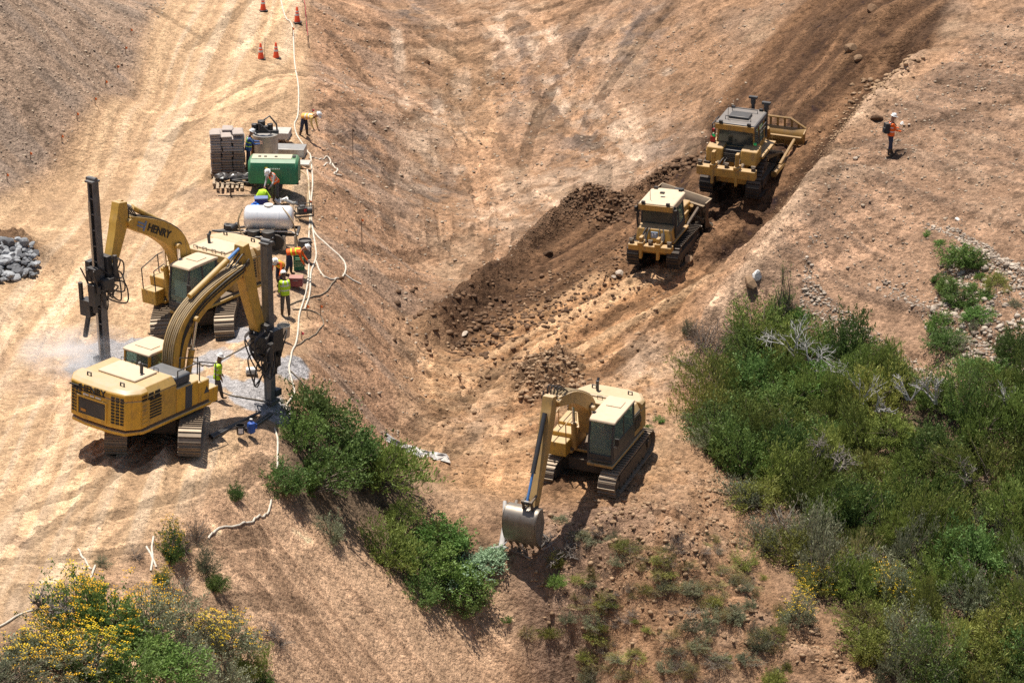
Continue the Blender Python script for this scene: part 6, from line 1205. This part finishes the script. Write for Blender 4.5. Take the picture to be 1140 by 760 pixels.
NV={'olive':5,'dark':4,'green':4,'sage':3,'dry':3,'straw':3,'ygreen':3,'flower':3,'greenflower':2}
vc=[0]
def bush(px,py,kind,rx,h,label,group=None,name='bush',cat='bush',world=None,ry=None,sink=.06):
    if group=='bushes of the left bank and gully': rx*=1.38; h*=1.15
    if group=='bushes of the lower left corner': rx*=1.2
    p=world if world is not None else at(px,py); vs=variants(kind,NV.get(kind,2),**BK[kind]); vc[0]+=1; fo,st,fl=vs[vc[0]%len(vs)]
    t=thing(name,label,cat,(p.x,p.y,p.z-sink),random.uniform(0,6.28),group); t.scale=(rx,ry or rx*random.uniform(.85,1.1),h)
    for nm,me in (('foliage',fo),('stem',st),('flowers',fl)):
        if me is not None: o=link(bpy.data.objects.new(nm,me)); o.parent=t
    return t
# left cluster on the bank below the front mast
for px,py,k,r,h,lab in ((352,470,'dark',1.15,1.3,'tall dark green bush at the top of the cluster below the front mast'),(330,492,'green',.8,.95,'green bush with light leaves where the white hose drops'),(318,545,'dark',.8,.9,'low dark bush at the left end of the cluster, above the snaking hose'),(350,540,'green',1.05,1.15,'broad green bush at the left of the cluster below the mast'),(385,515,'dark',1.3,1.5,'large dark green bush in the middle of the left cluster'),(425,535,'olive',1.35,1.6,'rounded olive bush at the right of the left cluster, by the plastic sheet'),(368,600,'sage',.6,.7,'small grey-green bush at the foot of the left cluster'),(440,580,'olive',.6,.7,'small olive bush right of the left cluster, low on the bank'),(435,628,'olive',1.0,1.2,'olive-brown bush between the dark cluster and the bright gully bush'),(470,635,'green',1.0,1.0,'bright green bush at the left of the gully bottom'),(505,652,'green',1.15,1.15,'bright green bush in the gully bottom left of the bucket'),(520,672,'dark',.75,.75,'small dark bush at the lower tip of the gully greenery'),(530,632,'pale',.95,.6,'silver-leaved flattened bush beside the excavator bucket'),(498,610,'green',.9,.95,'green bush on the upper side of the gully greenery'),(545,620,'pale',.5,.45,'small silver-leaved plant right next to the bucket'),(470,668,'dark',.7,.7,'low dark bush on the left side of the gully tip'),(482,600,'olive',.7,.6,'small olive bush topping the gully greenery')): bush(px,py,k,r,h,lab,'bushes of the left bank and gully')
bush(262,553,'dark',.42,.5,'small solitary green bush on the bare bank left of the cluster')
bush(190,622,'greenflower',.6,.9,'yellow-flowered green bush on the bank edge, right of the crossed hoses'); bush(203,612,'dry',.6,1.0,'tall dry brown bush behind the yellow-flowered one on the bank edge'); bush(218,602,'dry',.55,1.1,'dry upright stalks at the top right of the eroded notch'); bush(228,635,'sage',.45,.8,'thin grey-green bush hanging on the right side of the eroded notch'); bush(240,655,'dark',.45,.6,'small green bush at the lower end of the eroded notch'); bush(205,655,'dry',.5,.5,'low tangle of dry twigs inside the eroded notch')
bush(112,628,'sage',.35,.3,'small grey-green plant beside the short hose ends'); bush(150,620,'dry',.45,.35,'sparse brown twigs on the bank left of the hose crossing'); bush(178,650,'greenflower',.4,.5,'small flowered plant below the crossed hoses')
for px,py,k,r,h,lab in ((95,690,'greenflower',1.1,1.15,'large yellow-flowered bush at the top of the lower left corner'),(125,700,'greenflower',1.15,1.25,'dense green bush thick with yellow flowers, right of the dead branches'),(160,700,'flower',1.0,1.1,'grey-green bush with yellow flowers left of the ash-grey patch'),(188,690,'sage',.9,.9,'grey-green bush without many flowers behind the flowering row'),(245,722,'flower',1.0,1.15,'yellow-topped bush at the right end of the flowering row'),(222,720,'flower',.85,.9,'flowering bush just left of the right-end one'),(30,735,'flower',1.1,1.0,'pale flowering bush at the left edge below the dead branches'),(60,748,'flower',1.1,1.0,'flowering bush in the bottom left, second from the edge'),(5,760,'sage',1.0,.9,'grey-green bush cut by the bottom left corner'),(100,755,'greenflower',1.05,1.0,'flowering green bush on the bottom edge below the dense one'),(140,760,'green',1.0,.95,'leafy green bush on the bottom edge, lower left'),(180,750,'green',1.1,1.05,'bright leafy bush in the middle of the lower left thicket'),(215,762,'sage',1.0,1.0,'grey-green bush on the bottom edge right of the bright one'),(250,765,'sage',.9,.9,'grey bush on the bottom edge near the slope'),(272,750,'olive',.75,.8,'olive bush at the right end of the lower left thicket'),(200,735,'sage',.9,.95,'dull bush between bright one and right flowering bush'),(300,705,'dry',.55,.6,'dark dry twiggy bush alone on the bare slope'),(312,716,'dry',.4,.35,'flattened dry twigs right below the lone dry bush'),(292,762,'dark',.45,.5,'small dark bush on the bottom edge at the slope foot'),(158,725,'green',.8,.8,'low green bush between flowering bushes'),(70,720,'greenflower',.9,.9,'flowering bush just right of the dead branches')): bush(px,py,k,r,h,lab,'bushes of the lower left corner')
# right slope
for px,py,k,r,h,lab in ((1070,292,'green',.95,.75,'round bright green bush highest on the stony slope'),(1085,296,'green',.6,.55,'dark right flank bush of the highest green clump'),(1047,270,'green',.3,.25,'tiny green plant up-slope of the highest green bush'),(1032,262,'green',.22,.2,'tiny green sprig farthest up the stony slope'),(1052,322,'green',.6,.5,'left bush of the middle green clump on the stony slope'),(1070,338,'green',.95,.7,'main bush of the middle green clump on the stony slope'),(1085,352,'green',.75,.55,'lower right bush of the middle green clump'),(1042,312,'green',.35,.35,'small round bush at the upper left of the middle clump'),(1082,322,'green',.3,.3,'small plant right of the middle clump'),(1042,366,'green',.65,.7,'upper bush of the lowest green clump on the stony slope'),(1050,385,'dark',.9,.8,'large bush of the lowest green clump, shading the stones'),(1068,385,'sage',.6,.5,'pale side bush of the lowest green clump'),(1085,365,'sage',.25,.3,'thin grey sprig right of the lowest clump'),(1107,318,'ygreen',.6,.6,'yellow-green bush at the right of the stony slope'),(1092,308,'green',.3,.3,'small green tuft between two clumps on the right'),(1098,330,'green',.5,.3,'low green creeper right of the middle clump'),(1130,340,'sage',.35,.35,'small grey plant near the right edge of the stony slope'),(1128,395,'dark',1.0,1.2,'dark green bush at the right edge above the thicket'),(1085,410,'green',.9,.6,'light green low bush on the thicket\'s upper rim'),(1110,415,'green',.7,.6,'light green bush left of the dark right-edge bush')): bush(px,py,k,r,h,lab,'green bushes on the stony slope')
for px,py,k,r,h,lab in ((870,352,'sprig',1.1,1.2,'tall green upright shrub at the top corner of the thicket'),(858,362,'sprig',.9,.9,'shorter upright shrub left of the tallest one'),(885,355,'green',.6,.7,'pale green shrub right of the tallest upright one'),(878,345,'dry',.6,.8,'brown dry shrub behind the tall upright shrub'),(783,385,'dry',.95,1.1,'grey-brown dry bush left of the thicket, on the spur nose'),(795,398,'dry',.8,.9,'darker dry bush overlapping the spur-nose one'),(773,372,'dry',.6,.8,'thin dry bush at the outer left of the spur nose'),(765,372,'sage',.4,.6,'sparse green stalks at the left foot of the spur nose'),(815,375,'dry',.9,.8,'dry brown bush between spur nose and thicket'),(768,405,'dry',.7,.5,'dry grass heap below the spur-nose bush'),(778,455,'dry',.6,.5,'dry straw tuft at the left edge of the thicket'),(790,495,'sage',.9,.9,'grey-green bush at the left edge of the thicket'),(775,470,'sage',.7,.7,'sage bush at the thicket edge above the clods'),(735,468,'green',.3,.2,'small green weed right of the gully excavator'),(720,474,'green',.22,.15,'tiny weed next to the gully excavator\'s cab'),(830,560,'sage',1.1,1.0,'grey-green bush at the lower left rim of the thicket'),(850,610,'sage',1.0,1.0,'pale bush on the rim above the flowering ones'),(905,655,'strawflower',.9,1.0,'yellow-green bush with flowers below the thicket'),(888,690,'flower',.75,.9,'yellow-flowered bush on the gully side of the thicket'),(980,650,'strawflower',1.1,1.0,'long yellow-flowered bush in the middle of the thicket\'s lower part'),(1000,668,'strawflower',.9,.9,'flowering bush right of the long flowered one'),(958,690,'straw',1.1,.9,'straw-coloured dry bush below the flowered bushes'),(990,705,'straw',1.1,.9,'straw-coloured dry bush right of the other straw bush'),(930,640,'ygreen',1.0,.9,'yellow-green bush on the lower rim of the thicket'),(1015,735,'straw',1.0,.9,'dry bush near the bottom right edge'),(965,735,'ygreen',.8,.7,'yellow-green bush above the bare scar at the bottom'),(800,635,'straw',.7,.4,'pale dry grass patch on the clod slope'),(1040,760,'sage',1.1,1.0,'grey bush on the bottom edge, right')): bush(px,py,k,r,h,lab,'shrubs round the thicket')
# small plants on the clod slope
rnd=random.Random(12)
for q,(px,py,k,r,h,lab) in enumerate(((622,628,'ygreen',.5,.6,'green plant right of the bucket below the arm shadow'),(618,650,'green',.4,.4,'small green plant under the bucket'),(625,580,'sage',.4,.35,'grey tuft between bucket and tracks'),(585,705,'straw',.5,.35,'straw tuft in the gully bottom'),(632,690,'sage',.4,.4,'grey-green tuft right of the gully bottom'),(610,706,'ygreen',.5,.45,'yellow-green tuft in the gully'),(655,757,'sage',.6,.5,'grey bush on the bottom edge, middle'),(735,640,'straw',.6,.45,'dry grass tuft on the clod slope'),(740,655,'sage',.5,.45,'grey tuft below the dry grass tuft'),(770,660,'sage',.5,.4,'grey tuft further right on the clod slope'),(800,740,'dry',.6,.4,'brown tuft near the bottom scar'),(820,690,'sage',.6,.5,'grey tuft left of the flowered bush'),(845,720,'sage',.7,.6,'grey-green tuft by the bottom scar'),(700,690,'dry',.5,.3,'brown twigs in the middle of the clod slope'),(775,720,'sage',.5,.4,'grey tuft low on the clod slope'),(740,745,'sage',.5,.35,'grey tuft near the bottom edge'),(680,600,'sage',.3,.2,'tiny plant on the clod slope top'),(860,760,'ygreen',.7,.6,'yellow-green bush on the bottom edge right of centre'),(790,690,'sage',.55,.45,'dull tuft in the clod slope centre'),(825,630,'ygreen',.6,.5,'yellow-green tuft under the rim'),(565,690,'green',.25,.2,'tiny green plant on the gully floor'),(640,665,'straw',.35,.3,'straw tuft on the gully wall'))): bush(px,py,k,r,h,lab,'small plants on the clod slope',name='shrub',cat='shrub')
for q in range(190):
    px,py=rnd.uniform(640,880),rnd.uniform(590,760)
    if py<560+abs(px-760)*.3 or px>830+ (py-600)*.5: continue
    wk=rnd.choice(('sage','dry','straw','straw','dry','straw','ygreen')); bush(px,py,wk,rnd.uniform(.2,.55),rnd.uniform(.15,.42),{'sage':'grey-green','dry':'dry brown','straw':'straw-coloured','ygreen':'yellow-green'}[wk]+' small weed among the clods of the lower middle slope','weeds among the clods',name='weed',cat='weed')
# thicket
TH=[(800,420),(835,385),(880,362),(940,388),(1000,420),(1050,440),(1100,440),(1160,420),(1160,790),(1030,790),(965,725),(925,660),(870,610),(835,570),(806,520),(790,470)]
THW=PL(TH); rnd=random.Random(21); pts=[]; x0,y0=THW.min(0); x1,y1=THW.max(0)
for _ in range(6000):
    x,y=rnd.uniform(x0,x1),rnd.uniform(y0,y1)
    if not inpoly(np.array([x]),np.array([y]),THW)[0]: continue
    if all((x-a)**2+(y-b)**2>1.08**2 for a,b in pts): pts.append((x,y))
for x,y in pts[:290]:
    z=gz(x,y); px,py=proj((x,y,z)); k=rnd.choices(('olive','dark','green','ygreen'),(7,2.5,1,1.8))[0] if py<600-max(0,900-px)*.8 else rnd.choices(('olive','sage','ygreen','straw','dry'),(3,3,3,2.2,1))[0] if px<1030 else rnd.choices(('olive','dark','sage','ygreen'),(4,2.4,2,3))[0]
    kn={'olive':'olive','dark':'dark green','green':'bright green','sage':'grey-green','ygreen':'yellow-green','straw':'straw-coloured','dry':'dry brown'}[k]
    lab=kn+(' shrub along the upper edge of the thicket, next to the stones' if py<455 else ' shrub in the upper half of the thicket, around the bleached branches' if py<520 else ' shrub in the dense middle of the thicket' if py<610 else ' shrub in the lower right part of the thicket')
    bush(0,0,k,rnd.uniform(.95,1.5),rnd.uniform(1.0,1.95),lab,'shrubs of the dense thicket',name='shrub',cat='shrub',world=Vector((x,y,z)))
# bare branches
def branch(px,py,h,seed,label,mt=DEAD,spread=.7,lift=0,depth=4,name='dead_branch',thick=.05,lean=(0,0)):
    r=random.Random(seed); m=MB(); base=at(px,py)
    def grow(p,d,L,th,k):
        pts=[p]; q=p
        for s in range(3): d=(d+Vector((r.uniform(-1,1),r.uniform(-1,1),r.uniform(-.7,.8)))*.22).normalized(); q=q+d*L/3; pts.append(q)
        m.tube(pts,[th,th*.85,th*.7,th*.5],5)
        if k>0:
            for s in range(r.choice((2,3,3))): i=r.choice((1,2,3,3)); grow(pts[i],(d+Vector((r.uniform(-1,1),r.uniform(-1,1),r.uniform(-.5,.7)))*spread).normalized(),L*r.uniform(.55,.8),th*.58,k-1)
    for s in range(3): grow(Vector((r.uniform(-.15,.15),r.uniform(-.15,.15),0)),Vector((r.uniform(-.8,.8)+lean[0],r.uniform(-.8,.8)+lean[1],1)).normalized(),h*.5,thick,depth)
    o=m.build(name,mt,None); o.location=(base.x,base.y,base.z+lift); tag(o,label,'dead branch','bleached dead branches'); return o
branch(888,412,1.7,3,'bleached pale branching deadwood at the upper left of the thicket',lift=.4,depth=4,spread=.9); branch(905,425,1.4,4,'grey tangle of dead twigs right of the bleached branching one',lift=.5,depth=4,spread=1.0); branch(930,440,1.3,5,'grey dead branches in the middle of the pale deadwood row',lift=.6,depth=4,spread=1.0); branch(955,470,1.3,6,'long pale dead branch leaning to the right',lift=.8,lean=(.8,-.2),depth=3); branch(975,478,1.2,7,'pale forked dead branch at the right of the leaning one',lift=.8,lean=(.5,-.4),depth=3); branch(1012,468,1.3,8,'curved pale dead branch farther right in the thicket',lift=.8,depth=3); branch(1040,470,1.3,9,'pale hooked dead branch at the right end of the row',lift=.8,depth=3); branch(1118,472,1.0,10,'small pale dead branch near the right edge',lift=.7,depth=3)
branch(905,530,1.2,11,'grey dead twigs low in the middle of the thicket',DEADD,lift=.5,spread=1.0); branch(930,540,1.1,12,'dark dead twigs right of the low grey ones',DEADD,lift=.6,spread=1.0); branch(1075,560,1.1,14,'grey dead twigs in the right part of the thicket',DEADD,lift=.6,spread=1.0); branch(955,635,.9,15,'grey dead twigs above the flowering bushes',DEADD,lift=.3,spread=1.0)
branch(55,690,1.0,16,'gnarled grey dead branch left of the flowering bushes',DEADD,spread=1.1,depth=4,thick=.08,lean=(.6,.2)); branch(75,694,.9,17,'twisted dead branch overlapping the gnarled one',DEADD,spread=1.1,depth=4,thick=.07,lean=(-.5,0)); branch(48,678,.8,18,'dead branch stub at the back of the gnarled pair',DEADD,spread=1.2,depth=3,thick=.06)
for q,(px,py,s) in enumerate(((600,610,19),(615,615,20),(630,612,22),(585,620,23),(610,632,24),(640,622,25))): branch(px,py,.75,s,'broken grey brush in the heap under the bucket',DEADD,spread=1.4,depth=3,lean=(1.2*(-1)**q,.4),thick=.04)
def log(a,b,r,lab,mt=DEAD):
    A_=at(*a); B2=at(*b); A_.z+=r; B2.z+=r+.25; m=MB(); mid=A_.lerp(B2,.5)+Vector((.08,0,.05)); m.tube([A_,mid,B2],[r,r*.9,r*.7],9); m.tube([mid,mid+Vector((.3,.1,.25))],[r*.5,r*.25],7); o=m.build('log',mt,None,smooth=True); tag(o,lab,'log')
log((558,612),(562,568),.11,'pale dead tree trunk standing left of the bucket'); log((562,600),(575,566),.08,'thinner grey dead limb crossing behind the bucket top',DEADD); log((545,612),(566,618),.06,'short bleached stick left of the bucket foot')
# ================================================================= stones
ICO=None
def ico():
    bm=bmesh.new(); bmesh.ops.create_icosphere(bm,subdivisions=1,radius=1); v=np.array([q.co[:] for q in bm.verts]); f=np.array([[w_.index for w_ in q.verts] for q in bm.faces]); bm.free(); return v,f
IV,IF=ico()
def scatter(name,label,poly,n,smin,smax,mt,seed,flat=.65,power=4.5,mask=None,wpts=None):
    r=np.random.RandomState(seed)
    if wpts is None:
        W_=PL(poly); x=r.uniform(W_[:,0].min(),W_[:,0].max(),n*4); y=r.uniform(W_[:,1].min(),W_[:,1].max(),n*4); k=inpoly(x,y,W_)
        if mask is not None: k&=r.rand(len(x))<mask(x,y)
        x=x[k][:n]; y=y[k][:n]
    else: x,y=wpts
    n=len(x); z=Hf(x,y); s=smin+(smax-smin)*r.rand(n)**power; V=IV[None]*(1+r.uniform(-.42,.42,(n,len(IV),1)))
    V=V*np.stack([r.uniform(.75,1.3,n),r.uniform(.75,1.3,n),r.uniform(.5,.9,n)*flat/.65],-1)[:,None]; a=r.uniform(0,6.28,n); ca,sa=np.cos(a)[:,None],np.sin(a)[:,None]; V=np.stack([V[...,0]*ca-V[...,1]*sa,V[...,0]*sa+V[...,1]*ca,V[...,2]],-1)*s[:,None,None]+np.stack([x,y,z+s*.08],-1)[:,None]
    F=(IF[None]+(np.arange(n)*len(IV))[:,None,None]).reshape(-1,3); me=bpy.data.meshes.new(name); me.vertices.add(n*len(IV)); me.vertices.foreach_set('co',V.astype(np.float32).ravel()); me.loops.add(F.size); me.loops.foreach_set('vertex_index',F.astype(np.int32).ravel()); me.polygons.add(len(F)); me.polygons.foreach_set('loop_start',(np.arange(len(F))*3).astype(np.int32)); me.polygons.foreach_set('loop_total',np.full(len(F),3,np.int32)); me.update(); me.validate()
    at_=me.attributes.new('leaf','FLOAT','POINT'); at_.data.foreach_set('value',np.repeat(r.rand(n),len(IV)).astype(np.float32)); me.materials.append(mt); o=link(bpy.data.objects.new(name,me)); tag(o,label,'stones',None,'stuff'); return o
def stone_mat(name,a,b):
    m=bpy.data.materials.new(name); m.use_nodes=True; nt=m.node_tree; p=nt.nodes['Principled BSDF']; p.inputs['Roughness'].default_value=.9; p.inputs['Specular IOR Level'].default_value=.15; at_=N(nt,'ShaderNodeAttribute'); at_.attribute_name='leaf'; mx=N(nt,'ShaderNodeMix',data_type='RGBA'); mx.inputs[6].default_value=(*a,1); mx.inputs[7].default_value=(*b,1); nt.links.new(at_.outputs['Fac'],mx.inputs[0])
    tc=N(nt,'ShaderNodeTexCoord'); nz=N(nt,'ShaderNodeTexNoise'); nz.inputs['Scale'].default_value=11; nz.inputs['Detail'].default_value=5; nt.links.new(tc.outputs['Object'],nz.inputs['Vector']); r=N(nt,'ShaderNodeMapRange'); r.inputs[1].default_value=.3; r.inputs[2].default_value=.7; r.inputs[3].default_value=.75; r.inputs[4].default_value=1.2; nt.links.new(nz.outputs['Fac'],r.inputs[0]); mu=N(nt,'ShaderNodeMix',data_type='RGBA',blend_type='MULTIPLY'); mu.inputs[0].default_value=1; nt.links.new(mx.outputs[2],mu.inputs[6]); nt.links.new(r.outputs[0],mu.inputs[7]); nt.links.new(mu.outputs[2],p.inputs['Base Color']); return m
SG=stone_mat('grey_tan_stone',(.22,.17,.13),(.52,.43,.34)); SB=stone_mat('brown_clod',(.20,.125,.073),(.40,.265,.16)); SD=stone_mat('dark_damp_clod',(.085,.05,.03),(.21,.125,.072)); SY=stone_mat('slate_grey_rubble',(.10,.10,.105),(.36,.365,.37)); ST=stone_mat('tan_pebble',(.20,.15,.11),(.46,.36,.26))
scatter('gravel','grey and tan stones covering the slope below the right ridge',[(905,235),(960,225),(1060,250),(1150,300),(1150,440),(1050,440),(960,400),(890,350)],9500,.018,.095,SG,1,mask=lambda x,y:np.clip(.25+1.1*vn((x*.62+y*.40)*1.1,(y*.62-x*.40)*.16,77)+.5*fbm(x*.35,y*.35,7,3),0,1))
scatter('gravel','coarser stones low on the right slope near the green bushes',[(1060,270),(1150,290),(1150,420),(1080,400),(1030,370)],1300,.03,.17,SG,2)
scatter('gravel','thin scatter of pebbles over the right spur',[(1150,0),(1060,60),(960,150),(900,215),(850,300),(960,330),(1150,330)],3800,.015,.075,ST,3)
scatter('gravel','thin scatter of pebbles on the left cut bank',[(0,0),(190,0),(150,108),(62,184),(0,216)],1500,.015,.08,ST,4)
scatter('gravel','thin scatter of pebbles over the valley floor',[(350,0),(880,0),(780,180),(640,240),(480,370),(470,520),(360,470),(345,200)],4600,.018,.09,ST,5)
scatter('dirt_clods','brown clods thrown over the lower middle slope',[(560,575),(640,560),(740,500),(790,520),(840,640),(900,690),(960,760),(640,760),(600,690)],3000,.015,.12,SB,6,mask=lambda x,y:np.clip(.45+.9*fbm(x*.5,y*.5,17,3),0,1))
def along(L,n,w,seed,l0=0,l1=1):
    r=np.random.RandomState(seed); seg=np.linalg.norm(np.diff(L,axis=0),axis=1); cs=np.r_[0,np.cumsum(seg)]; t=r.uniform(l0,l1,n)*cs[-1]; x=np.interp(t,cs,L[:,0]); y=np.interp(t,cs,L[:,1]); return x+r.normal(size=n)*w,y+r.normal(size=n)*w
scatter('dirt_clods','dark damp clods along the windrow beside the pushed path',None,4200,.015,.11,SD,7,wpts=along(L_BERM,3200,.62,7)); scatter('dirt_clods','dark clods along the upper windrow beside the large bulldozer',None,700,.03,.18,SD,8,wpts=along(L_BERM2,700,.5,8)); scatter('dirt_clods','dark clods along the pushed path and its bank',None,2600,.025,.15,SD,9,wpts=along(L_PATH,2600,1.6,9)); scatter('dirt_clods','brown clods along the cut bank right of the bulldozers',None,1200,.025,.16,SB,10,wpts=along(L_BANK,1200,.6,10))
scatter('dirt_clods','loose clods in the dirt piles behind the gully excavator',[(565,415),(600,400),(645,410),(660,435),(620,450),(580,450)],1100,.02,.13,SB,11); scatter('dirt_clods','loose clods over the worked fill',[(472,370),(620,300),(760,290),(740,420),(720,500),(500,545),(462,470)],1500,.015,.10,SB,12)
def boulder(px,py,s,mt,label,group=None,seed=0,fl=.7,lift=.0,rot=None):
    r=np.random.RandomState(seed); bm=bmesh.new(); bmesh.ops.create_icosphere(bm,subdivisions=2,radius=1)
    ax=r.uniform(.7,1.25,3)*[1,1,fl]; pl=[(unit(r.normal(size=3)),r.uniform(.55,.85)) for _ in range(9)]
    for v in bm.verts:
        c=np.array(v.co)
        for n_,d in pl:
            e=c@n_-d
            if e>0: c=c-n_*e
        v.co=Vector(c*ax*s*1.25)
    me=bpy.data.meshes.new('boulder'); bm.to_mesh(me); bm.free(); at_=me.attributes.new('leaf','FLOAT','POINT'); at_.data.foreach_set('value',np.full(len(me.vertices),r.rand(),np.float32)); me.materials.append(mt); o=link(bpy.data.objects.new('boulder',me)); p=at(px,py); o.location=(p.x,p.y,p.z+s*fl*.35+lift); o.rotation_euler=rot or (r.uniform(-.4,.4),r.uniform(-.4,.4),r.uniform(0,6)); tag(o,label,'boulder',group); return o
rnd=random.Random(31)
for q in range(150): px=rnd.uniform(-6,42); t_=rnd.random(); py=268+t_*48+px*.2*(1-2*t_); boulder(px,py,rnd.choice((.6,.7,1,1.2))*rnd.uniform(.06,.21)*(1.25 if px<22 else .8),SY,'slate-grey angular boulder in the heap at the left edge of the road','boulders in the left heap',100+q,lift=rnd.uniform(0,.2))
boulder(842,309,.2,stone_mat('white_rock',(.62,.60,.56),(.75,.72,.68)),'white upright rock at the top of the stony slope','loose rocks',7,1.3); boulder(836,316,.24,SB,'brown leaning slab beside the white upright rock','loose rocks',8,.5,rot=(.5,.3,.4)); boulder(690,305,.22,SG,'pale flat rock left behind the small bulldozer','loose rocks',9,.5); boulder(683,309,.12,SG,'small pale stone beside the flat rock behind the small bulldozer','loose rocks',10,.6); boulder(766,290,.2,SB,'tan rock at the right track of the small bulldozer','loose rocks',13); boulder(1004,138,.09,stone_mat('pale_rock',(.55,.52,.5),(.7,.68,.65)),'white stone right of the man on the ridge','loose rocks',14); boulder(1012,139,.07,SG,'pale stone farther right of the man on the ridge','loose rocks',15); boulder(976,133,.24,SD,'dark stone left of the man\'s head on the ridge','loose rocks',16); boulder(972,12,.3,SD,'dark clod at the top of the pushed path','loose rocks',17); boulder(947,55,.28,SB,'rounded boulder in the middle of the upper path','loose rocks',18); boulder(955,66,.2,SB,'smaller boulder below the rounded one on the upper path','loose rocks',19); boulder(517,372,.13,SG,'white stone at the lower end of the windrow','loose rocks',20,.5); boulder(476,70,.16,SD,'small dark stone alone on the upper valley floor','loose rocks',21); boulder(610,283,.2,SD,'dark clod on the lit side of the windrow','loose rocks',22); boulder(953,177,.12,SG,'small grey stone on the left flank of the ridge','loose rocks',23); boulder(1066,245,.09,stone_mat('cream_rock',(.6,.56,.5),(.7,.66,.6)),'small cream stone in the middle of the stony slope','loose rocks',24)
